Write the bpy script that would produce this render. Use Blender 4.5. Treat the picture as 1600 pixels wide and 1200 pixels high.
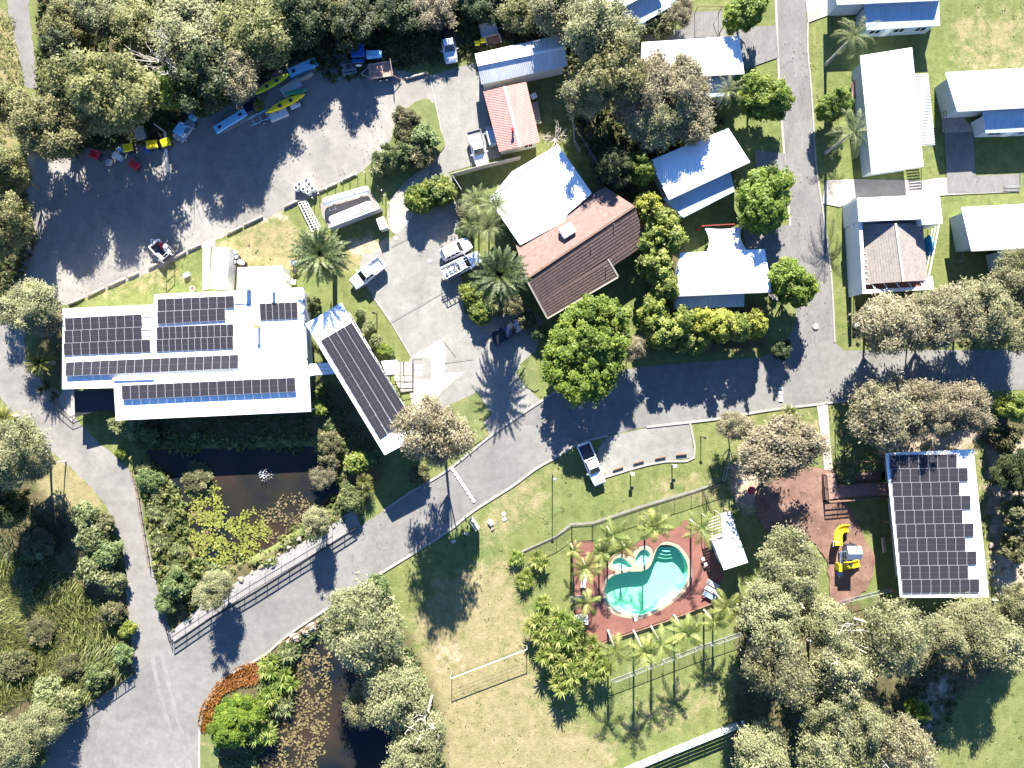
import bpy, bmesh, math, random
import numpy as np
from mathutils import Vector, Matrix, Euler
R = math.radians
for o in list(bpy.data.objects): bpy.data.objects.remove(o, do_unlink=True)
S = bpy.context.scene
C = S.collection
# ------------------------------------------------------------ camera, sky, sun, exposure
H = 96.0          # drone height above the ground
F = 1114.0        # focal length in photo pixels
cam_d = bpy.data.cameras.new('camera'); cam = bpy.data.objects.new('camera', cam_d); C.objects.link(cam)
cam.location = (0, 0, H); cam.rotation_euler = (0, 0, 0)
cam_d.sensor_width = 36; cam_d.lens = F/1600*36; cam_d.clip_start = 1; cam_d.clip_end = 3000
S.camera = cam
W = bpy.data.worlds.new('World'); S.world = W; W.use_nodes = True
wn = W.node_tree.nodes; wl = W.node_tree.links
sky = wn.new('ShaderNodeTexSky'); sky.sky_type = 'NISHITA'; sky.sun_disc = False
SUN_EL = 30.0
sky.sun_elevation = R(SUN_EL); sky.sun_rotation = R(0)
sky.air_density = 0.8; sky.dust_density = 0.0; sky.ozone_density = 9.0
wn['Background'].inputs['Strength'].default_value = 0.067
wl.new(sky.outputs[0], wn['Background'].inputs['Color'])
sd = bpy.data.lights.new('sun', 'SUN'); sun = bpy.data.objects.new('sun', sd); C.objects.link(sun)
sd.energy = 5.0; sd.angle = R(0.5); sd.color = (1.0, 0.94, 0.84)
sun.location = (0, 60, 60); sun.rotation_euler = (R(-(90-SUN_EL)), 0, 0)   # shines towards -Y (down the picture)
S.view_settings.view_transform = 'Standard'; S.view_settings.look = 'None'
S.view_settings.exposure = 2.35; S.view_settings.gamma = 1
S.render.engine = 'CYCLES'
S.cycles.max_bounces = 6; S.cycles.transparent_max_bounces = 8

# ------------------------------------------------------------ helpers
def P(px, py, z=0.0):
    k = (H-z)/F
    return Vector(((px-800)*k, (600-py)*k, z))
def PP(l, z=0.0): return [P(x, y, z) for x, y in l]

class MB:
    """collects shapes that become ONE mesh object"""
    def __init__(s): s.v = []; s.f = []; s.m = []; s.mi = 0; s.cs = []
    def add(s, vs, fs):
        n = len(s.v); s.v += [tuple(v) for v in vs]; s.cs.append((n, len(s.v), len(s.f), len(s.f)+len(fs)))
        for f in fs: s.f.append([i+n for i in f]); s.m.append(s.mi)
        return s
    def box(s, c, d, rz=0.0, rx=0.0, ry=0.0):
        M = Matrix.Translation(Vector(c)) @ Euler((rx, ry, rz)).to_matrix().to_4x4()
        x, y, z = d[0]/2, d[1]/2, d[2]/2
        vs = [M @ Vector(p) for p in ((-x,-y,-z),(x,-y,-z),(x,y,-z),(-x,y,-z),(-x,-y,z),(x,-y,z),(x,y,z),(-x,y,z))]
        return s.add(vs, [(0,3,2,1),(4,5,6,7),(0,1,5,4),(1,2,6,5),(2,3,7,6),(3,0,4,7)])
    def bar(s, a, b, w, h=None):
        a = Vector(a); b = Vector(b); h = h or w
        d = b-a; L = d.length
        if L < 1e-6: return s
        d /= L; up = Vector((0,0,1)) if abs(d.z) < .95 else Vector((1,0,0))
        x = d.cross(up).normalized(); u = x.cross(d)
        vs = []
        for p in (a, b):
            for sx, su in ((-1,-1),(1,-1),(1,1),(-1,1)): vs.append(p + x*sx*w/2 + u*su*h/2)
        return s.add(vs, [(0,1,2,3),(7,6,5,4),(0,4,5,1),(1,5,6,2),(2,6,7,3),(3,7,4,0)])
    def slab(s, top, th):
        """polygon of 3-D top points with thickness"""
        t = [Vector(p) for p in top]; n = len(t)
        ar = sum(t[i].x*t[(i+1)%n].y-t[(i+1)%n].x*t[i].y for i in range(n))
        if ar < 0: t = t[::-1]
        b = [p-Vector((0,0,th)) for p in t]
        return s.add(t+b, [list(range(n)), list(range(2*n-1, n-1, -1))] + [(i, n+i, n+(i+1)%n, (i+1)%n) for i in range(n)])
    def walls(s, poly, z0, zt):
        """solid under poly, from z0 up to per-vertex heights zt"""
        n = len(poly); zt = zt if hasattr(zt, '__len__') else [zt]*n
        return s.slab([(p[0], p[1], z) for p, z in zip(poly, zt)], 0) if False else s._pr(poly, z0, zt)
    def _pr(s, poly, z0, zt):
        q = list(zip(poly, zt)); n = len(q)
        ar = sum(q[i][0][0]*q[(i+1)%n][0][1]-q[(i+1)%n][0][0]*q[i][0][1] for i in range(n))
        if ar < 0: q = q[::-1]
        t = [(p[0], p[1], z) for p, z in q]; b = [(p[0], p[1], z0) for p, z in q]
        return s.add(t+b, [list(range(n)), list(range(2*n-1, n-1, -1))] + [(i, n+i, n+(i+1)%n, (i+1)%n) for i in range(n)])
    def tube(s, pts, rad, n=6, cap=True):
        pts = [Vector(p) for p in pts]; m = len(pts)
        rad = rad if hasattr(rad, '__len__') else [rad]*m
        vs = []; fs = []
        px = None
        for i, p in enumerate(pts):
            d = (pts[min(i+1, m-1)]-pts[max(i-1, 0)]).normalized()
            if px is None:
                px = d.cross(Vector((0,0,1)) if abs(d.z) < .9 else Vector((1,0,0))).normalized()
            px = (px - d*px.dot(d)).normalized(); py = d.cross(px)
            for k in range(n):
                a = 2*math.pi*k/n
                vs.append(p + (px*math.cos(a)+py*math.sin(a))*rad[i])
        for i in range(m-1):
            for k in range(n):
                fs.append((i*n+k, i*n+(k+1)%n, (i+1)*n+(k+1)%n, (i+1)*n+k))
        if cap: fs += [list(range(n-1,-1,-1)), list(range((m-1)*n, m*n))]
        return s.add(vs, fs)
    def lathe(s, c, prof, n=12, axis='z', rz=0.0):
        """prof: list of (radius, height)"""
        c = Vector(c); vs = []; fs = []; m = len(prof)
        for r, h in prof:
            for k in range(n):
                a = 2*math.pi*k/n
                if axis == 'z': q = Vector((r*math.cos(a), r*math.sin(a), h))
                elif axis == 'x': q = Vector((h, r*math.cos(a), r*math.sin(a)))
                else: q = Vector((r*math.sin(a), h, r*math.cos(a)))
                if rz: q = Matrix.Rotation(rz, 3, 'Z') @ q
                vs.append(c+q)
        for i in range(m-1):
            for k in range(n):
                fs.append((i*n+k, i*n+(k+1)%n, (i+1)*n+(k+1)%n, (i+1)*n+k))
        fs += [list(range(n-1,-1,-1)), list(range((m-1)*n, m*n))]
        return s.add(vs, fs)
    def loft(s, rings):
        n = len(rings[0]); vs = [p for r in rings for p in r]; fs = []
        for i in range(len(rings)-1):
            for k in range(n): fs.append((i*n+k, i*n+(k+1)%n, (i+1)*n+(k+1)%n, (i+1)*n+k))
        fs += [list(range(n-1,-1,-1)), list(range((len(rings)-1)*n, len(rings)*n))]
        return s.add(vs, fs)
    def quad(s, a, b, c, d): return s.add([a, b, c, d], [(0,1,2,3)])
    def build(s, name, mat, parent=None, world=True, smooth=False, bevel=0, fixn=False):
        if len(s.cs) > 1 and (name.endswith('post') or name in ('leg', 'slat', 'pergola_slat', 'pergola_beam', 'jerry_can_rack', 'vent_pipe', 'saddle', 'step', 'hatch', 'pin', 'trestle')):
            for v0, v1, f0, f1 in s.cs:                     # one object for every post, leg, slat
                q = MB(); q.add(s.v[v0:v1], [[i-v0 for i in f] for f in s.f[f0:f1]]); o = q.build(name, mat, parent, world, smooth, bevel, fixn)
            return o
        me = bpy.data.meshes.new(name)
        off = Vector(parent.location) if (parent and world) else Vector((0,0,0))
        if parent and world and parent.parent: off = off + Vector(parent.parent.location)
        me.from_pydata([(v[0]-off.x, v[1]-off.y, v[2]-off.z) for v in s.v], [], s.f)
        mats = mat if isinstance(mat, (list, tuple)) else [mat]
        for q in mats: me.materials.append(q)
        if len(mats) > 1: me.polygons.foreach_set('material_index', s.m)
        if fixn:
            b = bmesh.new(); b.from_mesh(me); bmesh.ops.recalc_face_normals(b, faces=b.faces); b.to_mesh(me); b.free()
        if smooth: me.polygons.foreach_set('use_smooth', [True]*len(me.polygons))
        me.update()
        o = bpy.data.objects.new(name, me); C.objects.link(o)
        if parent: o.parent = parent
        if bevel:
            b = o.modifiers.new('bevel', 'BEVEL'); b.width = bevel; b.segments = 2; b.limit_method = 'ANGLE'; b.angle_limit = R(35)
        return o

def tag(o, label=None, cat=None, group=None, kind=None):
    if label: o['label'] = label
    if cat: o['category'] = cat
    if group: o['group'] = group
    if kind: o['kind'] = kind
    return o
def thing(name, label, cat, loc=(0,0,0), rz=0.0, group=None, scale=None):
    o = bpy.data.objects.new(name, None); C.objects.link(o)
    o.empty_display_size = .5
    o.location = loc; o.rotation_euler = (0, 0, rz)
    if scale: o.scale = scale
    return tag(o, label, cat, group)
def copy_tree(o, parent=None):
    c = o.copy(); C.objects.link(c); c.parent = parent
    for ch in KIDS(o): copy_tree(ch, c)
    return c
def KIDS(o): return [x for x in bpy.data.objects if x.parent == o]
def rot_px(a, b):
    """heading (world z rotation) of the pixel direction a -> b"""
    return math.atan2(-(b[1]-a[1]), b[0]-a[0])
def lerp(a, b, t): return a+(b-a)*t
def bil(q, u, v):
    """q: NW, NE, SE, SW corners"""
    return (q[0]*(1-u)+q[1]*u)*(1-v) + (q[3]*(1-u)+q[2]*u)*v
def inset(poly, d):
    """shrink a polygon (list of Vectors) by d metres"""
    n = len(poly); ar = sum(poly[i][0]*poly[(i+1)%n][1]-poly[(i+1)%n][0]*poly[i][1] for i in range(n))
    sg = 1 if ar > 0 else -1
    out = []
    for i in range(n):
        a, b, c = Vector(poly[i-1][:2]), Vector(poly[i][:2]), Vector(poly[(i+1)%n][:2])
        e1 = (b-a).normalized(); e2 = (c-b).normalized()
        n1 = Vector((-e1.y, e1.x))*sg; n2 = Vector((-e2.y, e2.x))*sg
        k = 1+n1.dot(n2)
        out.append(b + (n1+n2)*(d/max(k, .25)))
    return out
def smooth_pts(pts, n=5, closed=True):
    out = []; m = len(pts)
    for i in range(m if closed else m-1):
        if closed: p0, p1, p2, p3 = pts[i-1], pts[i], pts[(i+1)%m], pts[(i+2)%m]
        else: p0, p1, p2, p3 = pts[max(i-1,0)], pts[i], pts[i+1], pts[min(i+2,m-1)]
        for k in range(n):
            t = k/n
            out.append(tuple(.5*((2*b)+(-a+c)*t+(2*a-5*b+4*c-d)*t*t+(-a+3*b-3*c+d)*t**3) for a, b, c, d in zip(p0, p1, p2, p3)))
    if not closed: out.append(tuple(pts[-1]))
    return out

# ------------------------------------------------------------ materials
MAT = {}
def nd(nt, t, **k):
    n = nt.nodes.new(t)
    for a, v in k.items(): setattr(n, a, v)
    return n
def ramp(nt, fac, stops):
    r = nd(nt, 'ShaderNodeValToRGB'); e = r.color_ramp.elements
    while len(e) < len(stops): e.new(.5)
    for q, (p, c) in zip(e, stops): q.position = p; q.color = (*c, 1)
    nt.links.new(fac, r.inputs[0]); return r.outputs[0]
def noise(nt, vec, scale, detail=4, rough=.6, dist=0):
    n = nd(nt, 'ShaderNodeTexNoise'); n.inputs['Scale'].default_value = scale
    n.inputs['Detail'].default_value = detail; n.inputs['Roughness'].default_value = rough; n.inputs['Distortion'].default_value = dist
    nt.links.new(vec, n.inputs['Vector']); return n.outputs['Fac']
def mixc(nt, fac, a, b, blend='MIX'):
    m = nd(nt, 'ShaderNodeMix', data_type='RGBA', blend_type=blend)
    for s_, v in ((0, fac), (6, a), (7, b)):
        if isinstance(v, (int, float)): m.inputs[s_].default_value = v
        elif isinstance(v, tuple): m.inputs[s_].default_value = (*v, 1)
        else: nt.links.new(v, m.inputs[s_])
    return m.outputs[2]
def math_(nt, op, a, b=0.0, c=0.0):
    m = nd(nt, 'ShaderNodeMath', operation=op)
    for i, v in enumerate((a, b, c)):
        if isinstance(v, (int, float)): m.inputs[i].default_value = v
        else: nt.links.new(v, m.inputs[i])
    return m.outputs[0]
def newmat(name):
    m = bpy.data.materials.new(name); m.use_nodes = True
    nt = m.node_tree; b = nt.nodes['Principled BSDF']; co = nd(nt, 'ShaderNodeTexCoord').outputs['Object']
    MAT[name] = m
    return m, nt, b, co
def mul(c, k): return tuple(min(1, x*k) for x in c)
def mk(name, col, rough=.7, var=.12, scale=1.2, metal=0.0, spec=.3, bump=0.0, bscale=12, ribs=None, spots=None, coat=0):
    """plain surface with patchy tone, optional corrugation (angle, period, depth) and stains"""
    m, nt, b, co = newmat(name)
    f = noise(nt, co, scale, 5, .62)
    c = ramp(nt, f, [(.28, mul(col, 1-var)), (.72, mul(col, 1+var))])
    if spots:
        c2, sc, th, amt = spots
        g = noise(nt, co, sc, 6, .7)
        gm = nd(nt, 'ShaderNodeMapRange'); gm.inputs[1].default_value = th; gm.inputs[2].default_value = th+.14; gm.inputs[4].default_value = amt
        nt.links.new(g, gm.inputs[0]); c = mixc(nt, gm.outputs[0], c, c2)
    b.inputs['Roughness'].default_value = rough; b.inputs['Metallic'].default_value = metal
    b.inputs['Specular IOR Level'].default_value = spec
    if coat: b.inputs['Coat Weight'].default_value = coat
    h = None
    if ribs:
        ang, per, dep = ribs
        mp = nd(nt, 'ShaderNodeMapping'); mp.inputs['Rotation'].default_value = (0, 0, ang); nt.links.new(co, mp.inputs[0])
        w = nd(nt, 'ShaderNodeTexWave', wave_type='BANDS', bands_direction='X', wave_profile='SIN')
        w.inputs['Scale'].default_value = 0.314/per; w.inputs['Distortion'].default_value = 0
        nt.links.new(mp.outputs[0], w.inputs['Vector'])
        bp = nd(nt, 'ShaderNodeBump'); bp.inputs['Strength'].default_value = .6; bp.inputs['Distance'].default_value = dep
        nt.links.new(w.outputs['Fac'], bp.inputs['Height']); nt.links.new(bp.outputs[0], b.inputs['Normal'])
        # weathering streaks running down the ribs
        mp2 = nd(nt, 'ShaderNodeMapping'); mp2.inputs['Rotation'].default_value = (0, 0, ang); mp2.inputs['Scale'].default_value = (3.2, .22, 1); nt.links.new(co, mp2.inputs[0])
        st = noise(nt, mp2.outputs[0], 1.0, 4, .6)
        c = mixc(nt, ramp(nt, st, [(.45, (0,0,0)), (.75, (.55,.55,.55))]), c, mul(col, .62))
    elif bump:
        bp = nd(nt, 'ShaderNodeBump'); bp.inputs['Strength'].default_value = .7; bp.inputs['Distance'].default_value = bump
        nt.links.new(noise(nt, co, bscale, 5, .7), bp.inputs['Height']); nt.links.new(bp.outputs[0], b.inputs['Normal'])
    nt.links.new(c, b.inputs['Base Color'])
    return m
def ground_mat(name, cols, s1, s2, s3=None, bump=.02, rough=.95, dark=None, stretch=None, cracks=0.0):
    """large patches (s1) x medium blotches (s2) x fine grain"""
    m, nt, b, co = newmat(name)
    v = co
    if stretch:
        mp = nd(nt, 'ShaderNodeMapping'); mp.inputs['Rotation'].default_value = (0,0,stretch[0]); mp.inputs['Scale'].default_value = (stretch[1], 1, 1); nt.links.new(co, mp.inputs[0]); v = mp.outputs[0]
    f = noise(nt, v, s1, 6, .65, .3)
    c = ramp(nt, f, [(.3, cols[0]), (.5, cols[1]), (.72, cols[2])])
    g = noise(nt, v, s2, 5, .7)
    c = mixc(nt, .5, c, ramp(nt, g, [(.25, (.62,.62,.62)), (.75, (1.35,1.35,1.35))]), 'MULTIPLY')
    h = noise(nt, co, s3 or 9.0, 3, .8)
    c = mixc(nt, .55, c, ramp(nt, h, [(.2, (.55,.55,.55)), (.8, (1.4,1.4,1.4))]), 'MULTIPLY')
    if dark:
        dc, ds, th = dark
        d = noise(nt, co, ds, 6, .7, .4)
        c = mixc(nt, ramp(nt, d, [(th, (0,0,0)), (th+.1, (1,1,1))]), c, dc)
    if cracks:
        wv = nd(nt, 'ShaderNodeVectorMath', operation='MULTIPLY_ADD'); nn_ = nd(nt, 'ShaderNodeTexNoise'); nn_.inputs['Scale'].default_value = .35; nn_.inputs['Detail'].default_value = 4
        nt.links.new(co, nn_.inputs['Vector']); nt.links.new(nn_.outputs['Color'], wv.inputs[0]); wv.inputs[1].default_value = (5, 5, 0); nt.links.new(co, wv.inputs[2])
        vo = nd(nt, 'ShaderNodeTexVoronoi', feature='DISTANCE_TO_EDGE'); vo.inputs['Scale'].default_value = .11; nt.links.new(wv.outputs[0], vo.inputs['Vector'])
        lm = ramp(nt, vo.outputs['Distance'], [(.001, (1,1,1)), (.006, (0,0,0))]); pm = ramp(nt, noise(nt, co, .13, 2, .5), [(.48, (0,0,0)), (.58, (cracks,)*3)])
        c = mixc(nt, mixc(nt, 1.0, lm, pm, 'MULTIPLY'), c, mul(cols[0], .55))
        vp = nd(nt, 'ShaderNodeTexVoronoi', feature='F1'); vp.inputs['Scale'].default_value = .16; nt.links.new(wv.outputs[0], vp.inputs['Vector'])
        pr = nd(nt, 'ShaderNodeSeparateColor'); nt.links.new(vp.outputs['Color'], pr.inputs[0])
        c = mixc(nt, .55, c, ramp(nt, pr.outputs[0], [(.0, (.86,.86,.87)), (.5, (1,1,1)), (1.0, (1.12,1.11,1.09))]), 'MULTIPLY')
        st = noise(nt, co, .8, 6, .75, .8); c = mixc(nt, ramp(nt, st, [(.64, (0,0,0)), (.74, (.6*cracks,)*3)]), c, mul(cols[0], .6))
    nt.links.new(c, b.inputs['Base Color']); b.inputs['Roughness'].default_value = rough; b.inputs['Specular IOR Level'].default_value = .15
    if bump:
        bp = nd(nt, 'ShaderNodeBump'); bp.inputs['Strength'].default_value = .8; bp.inputs['Distance'].default_value = bump
        nt.links.new(h, bp.inputs['Height']); nt.links.new(bp.outputs[0], b.inputs['Normal'])
    return m
def leaf_mat(name, c0, c1, c2, trans=.50, rough=.55, hue=.075):
    """leaf colour from the per-leaf 'tone' attribute, plus a different tint for every plant"""
    m, nt, b, co = newmat(name)
    at = nd(nt, 'ShaderNodeAttribute', attribute_name='tone')
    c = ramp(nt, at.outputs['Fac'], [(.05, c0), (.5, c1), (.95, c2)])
    oi = nd(nt, 'ShaderNodeObjectInfo')
    hs = nd(nt, 'ShaderNodeHueSaturation')
    nt.links.new(math_(nt, 'MULTIPLY_ADD', oi.outputs['Random'], hue*.35, .5-hue*.175), hs.inputs['Hue'])
    nt.links.new(math_(nt, 'MULTIPLY_ADD', oi.outputs['Random'], hue*2.4, 1-hue*1.2), hs.inputs['Value'])
    nt.links.new(c, hs.inputs['Color'])
    nt.nodes.remove(b)
    d = nd(nt, 'ShaderNodeBsdfDiffuse'); t = nd(nt, 'ShaderNodeBsdfTranslucent'); g = nd(nt, 'ShaderNodeBsdfGlossy')
    nt.links.new(hs.outputs[0], d.inputs[0]); nt.links.new(hs.outputs[0], t.inputs[0])
    g.inputs['Roughness'].default_value = rough; g.inputs[0].default_value = (.9,.9,.9,1)
    m1 = nd(nt, 'ShaderNodeMixShader'); m1.inputs[0].default_value = trans
    nt.links.new(d.outputs[0], m1.inputs[1]); nt.links.new(t.outputs[0], m1.inputs[2])
    m2 = nd(nt, 'ShaderNodeMixShader'); m2.inputs[0].default_value = .02
    nt.links.new(m1.outputs[0], m2.inputs[1]); nt.links.new(g.outputs[0], m2.inputs[2])
    nt.links.new(m2.outputs[0], nt.nodes['Material Output'].inputs[0])
    return m
mk('roof_white', (.78,.79,.80), .45, .05, .35, spec=.4, ribs=(0, .25, .02))
mk('roof_cream', (.74,.73,.69), .5, .06, .5, spec=.35)
mk('shade_blue', (.36,.44,.52), .5, .12, .6, ribs=(0, .22, .03))  # shade of the upper roofs put into the lower roofs' blue; also plain blue parts
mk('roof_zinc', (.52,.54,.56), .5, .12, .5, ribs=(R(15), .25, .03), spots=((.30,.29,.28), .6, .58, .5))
mk('roof_red', (.38,.18,.16), .6, .10, .6, ribs=(R(105), .3, .03))
mk('wall_white', (.72,.71,.68), .75, .06, .8)
mk('wall_cream', (.55,.53,.47), .8, .08, .8)
mk('wall_grey', (.34,.36,.38), .75, .08, .8)
mk('wall_blue', (.36,.42,.46), .75, .08, .8)
mk('brick', (.30,.16,.11), .85, .15, 3)
mk('tile_lit', (.17,.108,.092), .8, .28, 2.2, spots=((.13,.095,.08), .9, .5, .75), bump=.02, bscale=8)  # house tiles in a paler colour that holds the sunlight of the upper slope
mk('tile_shaded', (.088,.060,.053), .85, .32, 2.6, spots=((.06,.045,.04), .5, .52, .7), bump=.02, bscale=8)  # same house tiles darkened to hold the shade of the lower slope
mk('tile_grey', (.215,.19,.175), .85, .2, 2.2, spots=((.13,.115,.105), .9, .55, .7), bump=.02, bscale=8)
mk('terracotta_floor', (.26,.12,.095), .7, .2, 2)
mk('concrete_pale', (.21,.19,.175), .9, .1, 1.5, bump=.005)
mk('glass_dark', (.015,.02,.026), .08, .2, 1, spec=.6)
mk('panel_cell', (.026,.025,.031), .38, .12, 5, spec=.2)
mk('panel_frame', (.50,.51,.53), .4, .05, 2, metal=.3)
mk('metal_black', (.025,.025,.028), .45, .2, 3)
mk('metal_grey', (.33,.34,.35), .45, .15, 3, metal=.4)
mk('metal_white', (.74,.74,.75), .45, .06, 3)
mk('fence_panel', (.42,.39,.36), .7, .12, 1.2)
mk('fence_zinc', (.33,.35,.365), .5, .12, .9, ribs=(0, .2, .02))
mk('timber_grey', (.36,.32,.27), .9, .25, 3, bump=.01)
mk('timber_brown', (.16,.10,.07), .85, .25, 3, bump=.01)
mk('timber_red', (.24,.15,.125), .8, .15, 2.5, bump=.005)
mk('paint_white', (.80,.80,.81), .25, .03, 2, spec=.5, coat=.6)
mk('paint_silver', (.52,.55,.58), .3, .05, 2, metal=.5, coat=.5)
mk('paint_blue', (.02,.10,.36), .35, .1, 2, spec=.5, coat=.4)
mk('paint_sky', (.24,.52,.76), .5, .12, 2)
mk('paint_navy', (.012,.018,.05), .3, .1, 2, coat=.5)
mk('paint_black', (.012,.014,.02), .35, .1, 2, coat=.4)
mk('paint_yellow', (.78,.58,.015), .45, .12, 2)
mk('paint_lime', (.45,.48,.03), .45, .15, 2)
mk('beam_red', (.22,.04,.03), .6, .15, 2)
mk('paint_red', (.42,.02,.03), .45, .12, 2)
mk('paint_orange', (.75,.22,.02), .5, .1, 2)
mk('paint_green', (.03,.26,.14), .5, .12, 2)
mk('plastic_dark', (.03,.035,.05), .5, .15, 2)
mk('plastic_bluegrey', (.20,.26,.36), .5, .12, 2)
mk('rubber', (.02,.02,.02), .85, .2, 4)
mk('rust_tray', (.33,.20,.155), .85, .25, 2.5, spots=((.16,.10,.08), 1.5, .55, .6))
mk('tray_grey', (.22,.21,.20), .8, .25, 2.5)
mk('lamp_clear', (.75,.76,.78), .12, .02, 2, spec=.6)
mk('lamp_red', (.45,.015,.015), .2, .05, 2, spec=.6)
mk('trailer_steel', (.42,.44,.47), .4, .15, 3, metal=.6)
mk('fabric_sail', (.52,.55,.60), .9, .06, 1)
mk('fabric_teal', (.02,.14,.20), .9, .1, 1)
mk('bark_grey', (.36,.32,.27), .9, .3, 4, bump=.02)
mk('bark_dark', (.16,.13,.10), .95, .3, 4, bump=.02)
mk('bark_pale', (.55,.51,.45), .85, .2, 3, bump=.01)
mk('palm_bark', (.36,.33,.28), .9, .25, 5, bump=.02)
mk('crownshaft', (.20,.26,.10), .6, .2, 3)
mk('rock_pale', (.45,.41,.37), .95, .3, 3, bump=.05)
mk('rock_tan', (.25,.21,.17), .95, .35, 2.5, bump=.06, bscale=5)
mk('rock_dark', (.20,.17,.14), .95, .3, 2.5, bump=.04)
mk('strip_grey', (.175,.172,.145), .95, .2, 1.5)
mk('paint_line', (.80,.79,.70), .8, .1, 4, spots=((.3,.29,.27), 6, .6, .6))
mk('kerb', (.25,.242,.225), .9, .15, 2, bump=.005)
mk('lily_leaf', (.15,.165,.03), .45, .3, 1.3)
mk('lily_brown', (.125,.10,.045), .6, .35, 2.0)
# leaf palettes (dark, mid, light)
leaf_mat('leaf_gum', (.13,.14,.066), (.225,.23,.112), (.40,.385,.215))
leaf_mat('leaf_gum_brown', (.14,.128,.07), (.235,.21,.125), (.38,.34,.22))
leaf_mat('leaf_olive', (.105,.115,.04), (.20,.205,.075), (.36,.35,.15))
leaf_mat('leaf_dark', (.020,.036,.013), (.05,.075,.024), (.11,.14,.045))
leaf_mat('leaf_fig', (.05,.09,.010), (.145,.215,.024), (.28,.34,.055), hue=.03)
leaf_mat('leaf_lime', (.06,.095,.014), (.185,.235,.038), (.36,.39,.085), hue=.04)
leaf_mat('leaf_yellow', (.09,.10,.010), (.235,.265,.030), (.42,.43,.065), hue=.03)
leaf_mat('leaf_box', (.03,.06,.010), (.11,.165,.022), (.28,.30,.05), hue=.03)
leaf_mat('leaf_green', (.045,.075,.022), (.12,.165,.055), (.23,.27,.11))
leaf_mat('leaf_palm', (.03,.048,.018), (.085,.125,.042), (.25,.275,.12))
leaf_mat('leaf_king', (.07,.10,.016), (.18,.22,.050), (.37,.38,.12))
leaf_mat('leaf_fan', (.05,.09,.010), (.16,.23,.035), (.44,.45,.15))
leaf_mat('leaf_fan2', (.05,.07,.016), (.145,.18,.045), (.34,.35,.12))
leaf_mat('leaf_cycad', (.02,.03,.01), (.09,.105,.026), (.34,.33,.08))
leaf_mat('leaf_rust', (.16,.045,.008), (.27,.105,.022), (.36,.17,.04))
leaf_mat('leaf_reed', (.065,.08,.022), (.175,.19,.055), (.36,.35,.13))
leaf_mat('leaf_bush', (.05,.056,.022), (.13,.13,.055), (.26,.24,.12))
leaf_mat('leaf_under', (.03,.04,.012), (.085,.105,.03), (.20,.21,.06))
leaf_mat('leaf_pale', (.085,.11,.04), (.19,.225,.09), (.35,.37,.18))
# ------------------------------------------------------------ ground (one sheet, dips under the ponds and the pool)
POND1 = [(218,700),(300,698),(400,696),(487,694),(500,705),(522,722),(533,770),(518,800),(470,826),(425,858),(372,884),(315,890),(290,855),(283,800),(262,752),(228,722)]
POND2 = [(428,1050),(455,1018),(500,990),(535,995),(556,1036),(590,1085),(622,1140),(640,1215),(520,1250),(400,1240),(396,1180),(436,1120),(450,1075)]
POOL = [(1016,884),(1027,856),(1037,851),(1052,853),(1062,860),(1072,876),(1075,890),(1073,905),(1064,922),(1048,937),(1028,950),(1010,958),(998,961),(975,958),(960,951),(950,940),(946,925),(948,910),(955,901),(968,896),(985,893),(1003,892)]
SPA1 = [(957,878),(963,872),(972,871),(981,877),(988,886),(979,891),(968,890),(958,886)]
SPA2 = [(992,873),(1000,861),(1008,858),(1015,864),(1016,872),(1010,880),(1000,885),(993,882)]
def poly_sd(xs, ys, poly):
    """signed distance to a polygon, negative inside"""
    d = np.full(xs.shape, 1e9); ins = np.zeros(xs.shape, bool)
    n = len(poly)
    for i in range(n):
        ax, ay = poly[i][:2]; bx, by = poly[(i+1)%n][:2]
        ex, ey = bx-ax, by-ay
        t = np.clip(((xs-ax)*ex+(ys-ay)*ey)/(ex*ex+ey*ey+1e-9), 0, 1)
        d = np.minimum(d, np.hypot(xs-ax-t*ex, ys-ay-t*ey))
        with np.errstate(divide='ignore', invalid='ignore'):
            c = ((ay > ys) != (by > ys)) & (xs < (bx-ax)*(ys-ay)/(by-ay+1e-12)+ax)
        ins ^= c
    return np.where(ins, -d, d)
def zone(px): return [tuple(P(x, y)[:2]) for x, y in px]
DRY = [  # straw coloured turf: polygon, softness m, amount
 ([(690,900),(800,860),(830,980),(850,1100),(960,1160),(960,1230),(680,1230),(650,1100),(640,960)], 4, .8),
 ([(60,700),(110,720),(160,770),(150,810),(90,800),(50,770)], 3, 1.0),
 ([(330,380),(440,330),(470,360),(560,380),(620,390),(560,420),(440,430),(340,430)], 2.5, .7),
 ([(0,20),(30,60),(35,200),(0,260),(-80,260),(-80,0)], 2.5, 1.0),
 ([(1480,20),(1620,10),(1620,120),(1480,115)], 3, .55),
 ([(800,740),(870,740),(860,800),(760,860),(720,850),(740,810)], 3, .55),
 ([(1010,740),(1120,720),(1150,760),(1120,790),(1010,790)], 3, .45),
 ([(960,1080),(1130,1040),(1140,1120),(960,1180)], 3, .4),
 ([(100,420),(260,400),(320,440),(240,462),(105,475)], 2, .45),
 ([(1140,660),(1300,640),(1300,700),(1140,720)], 2, .5),
 ([(1560,640),(1640,640),(1640,1050),(1580,1000),(1540,800)], 4, .7)]
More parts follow.
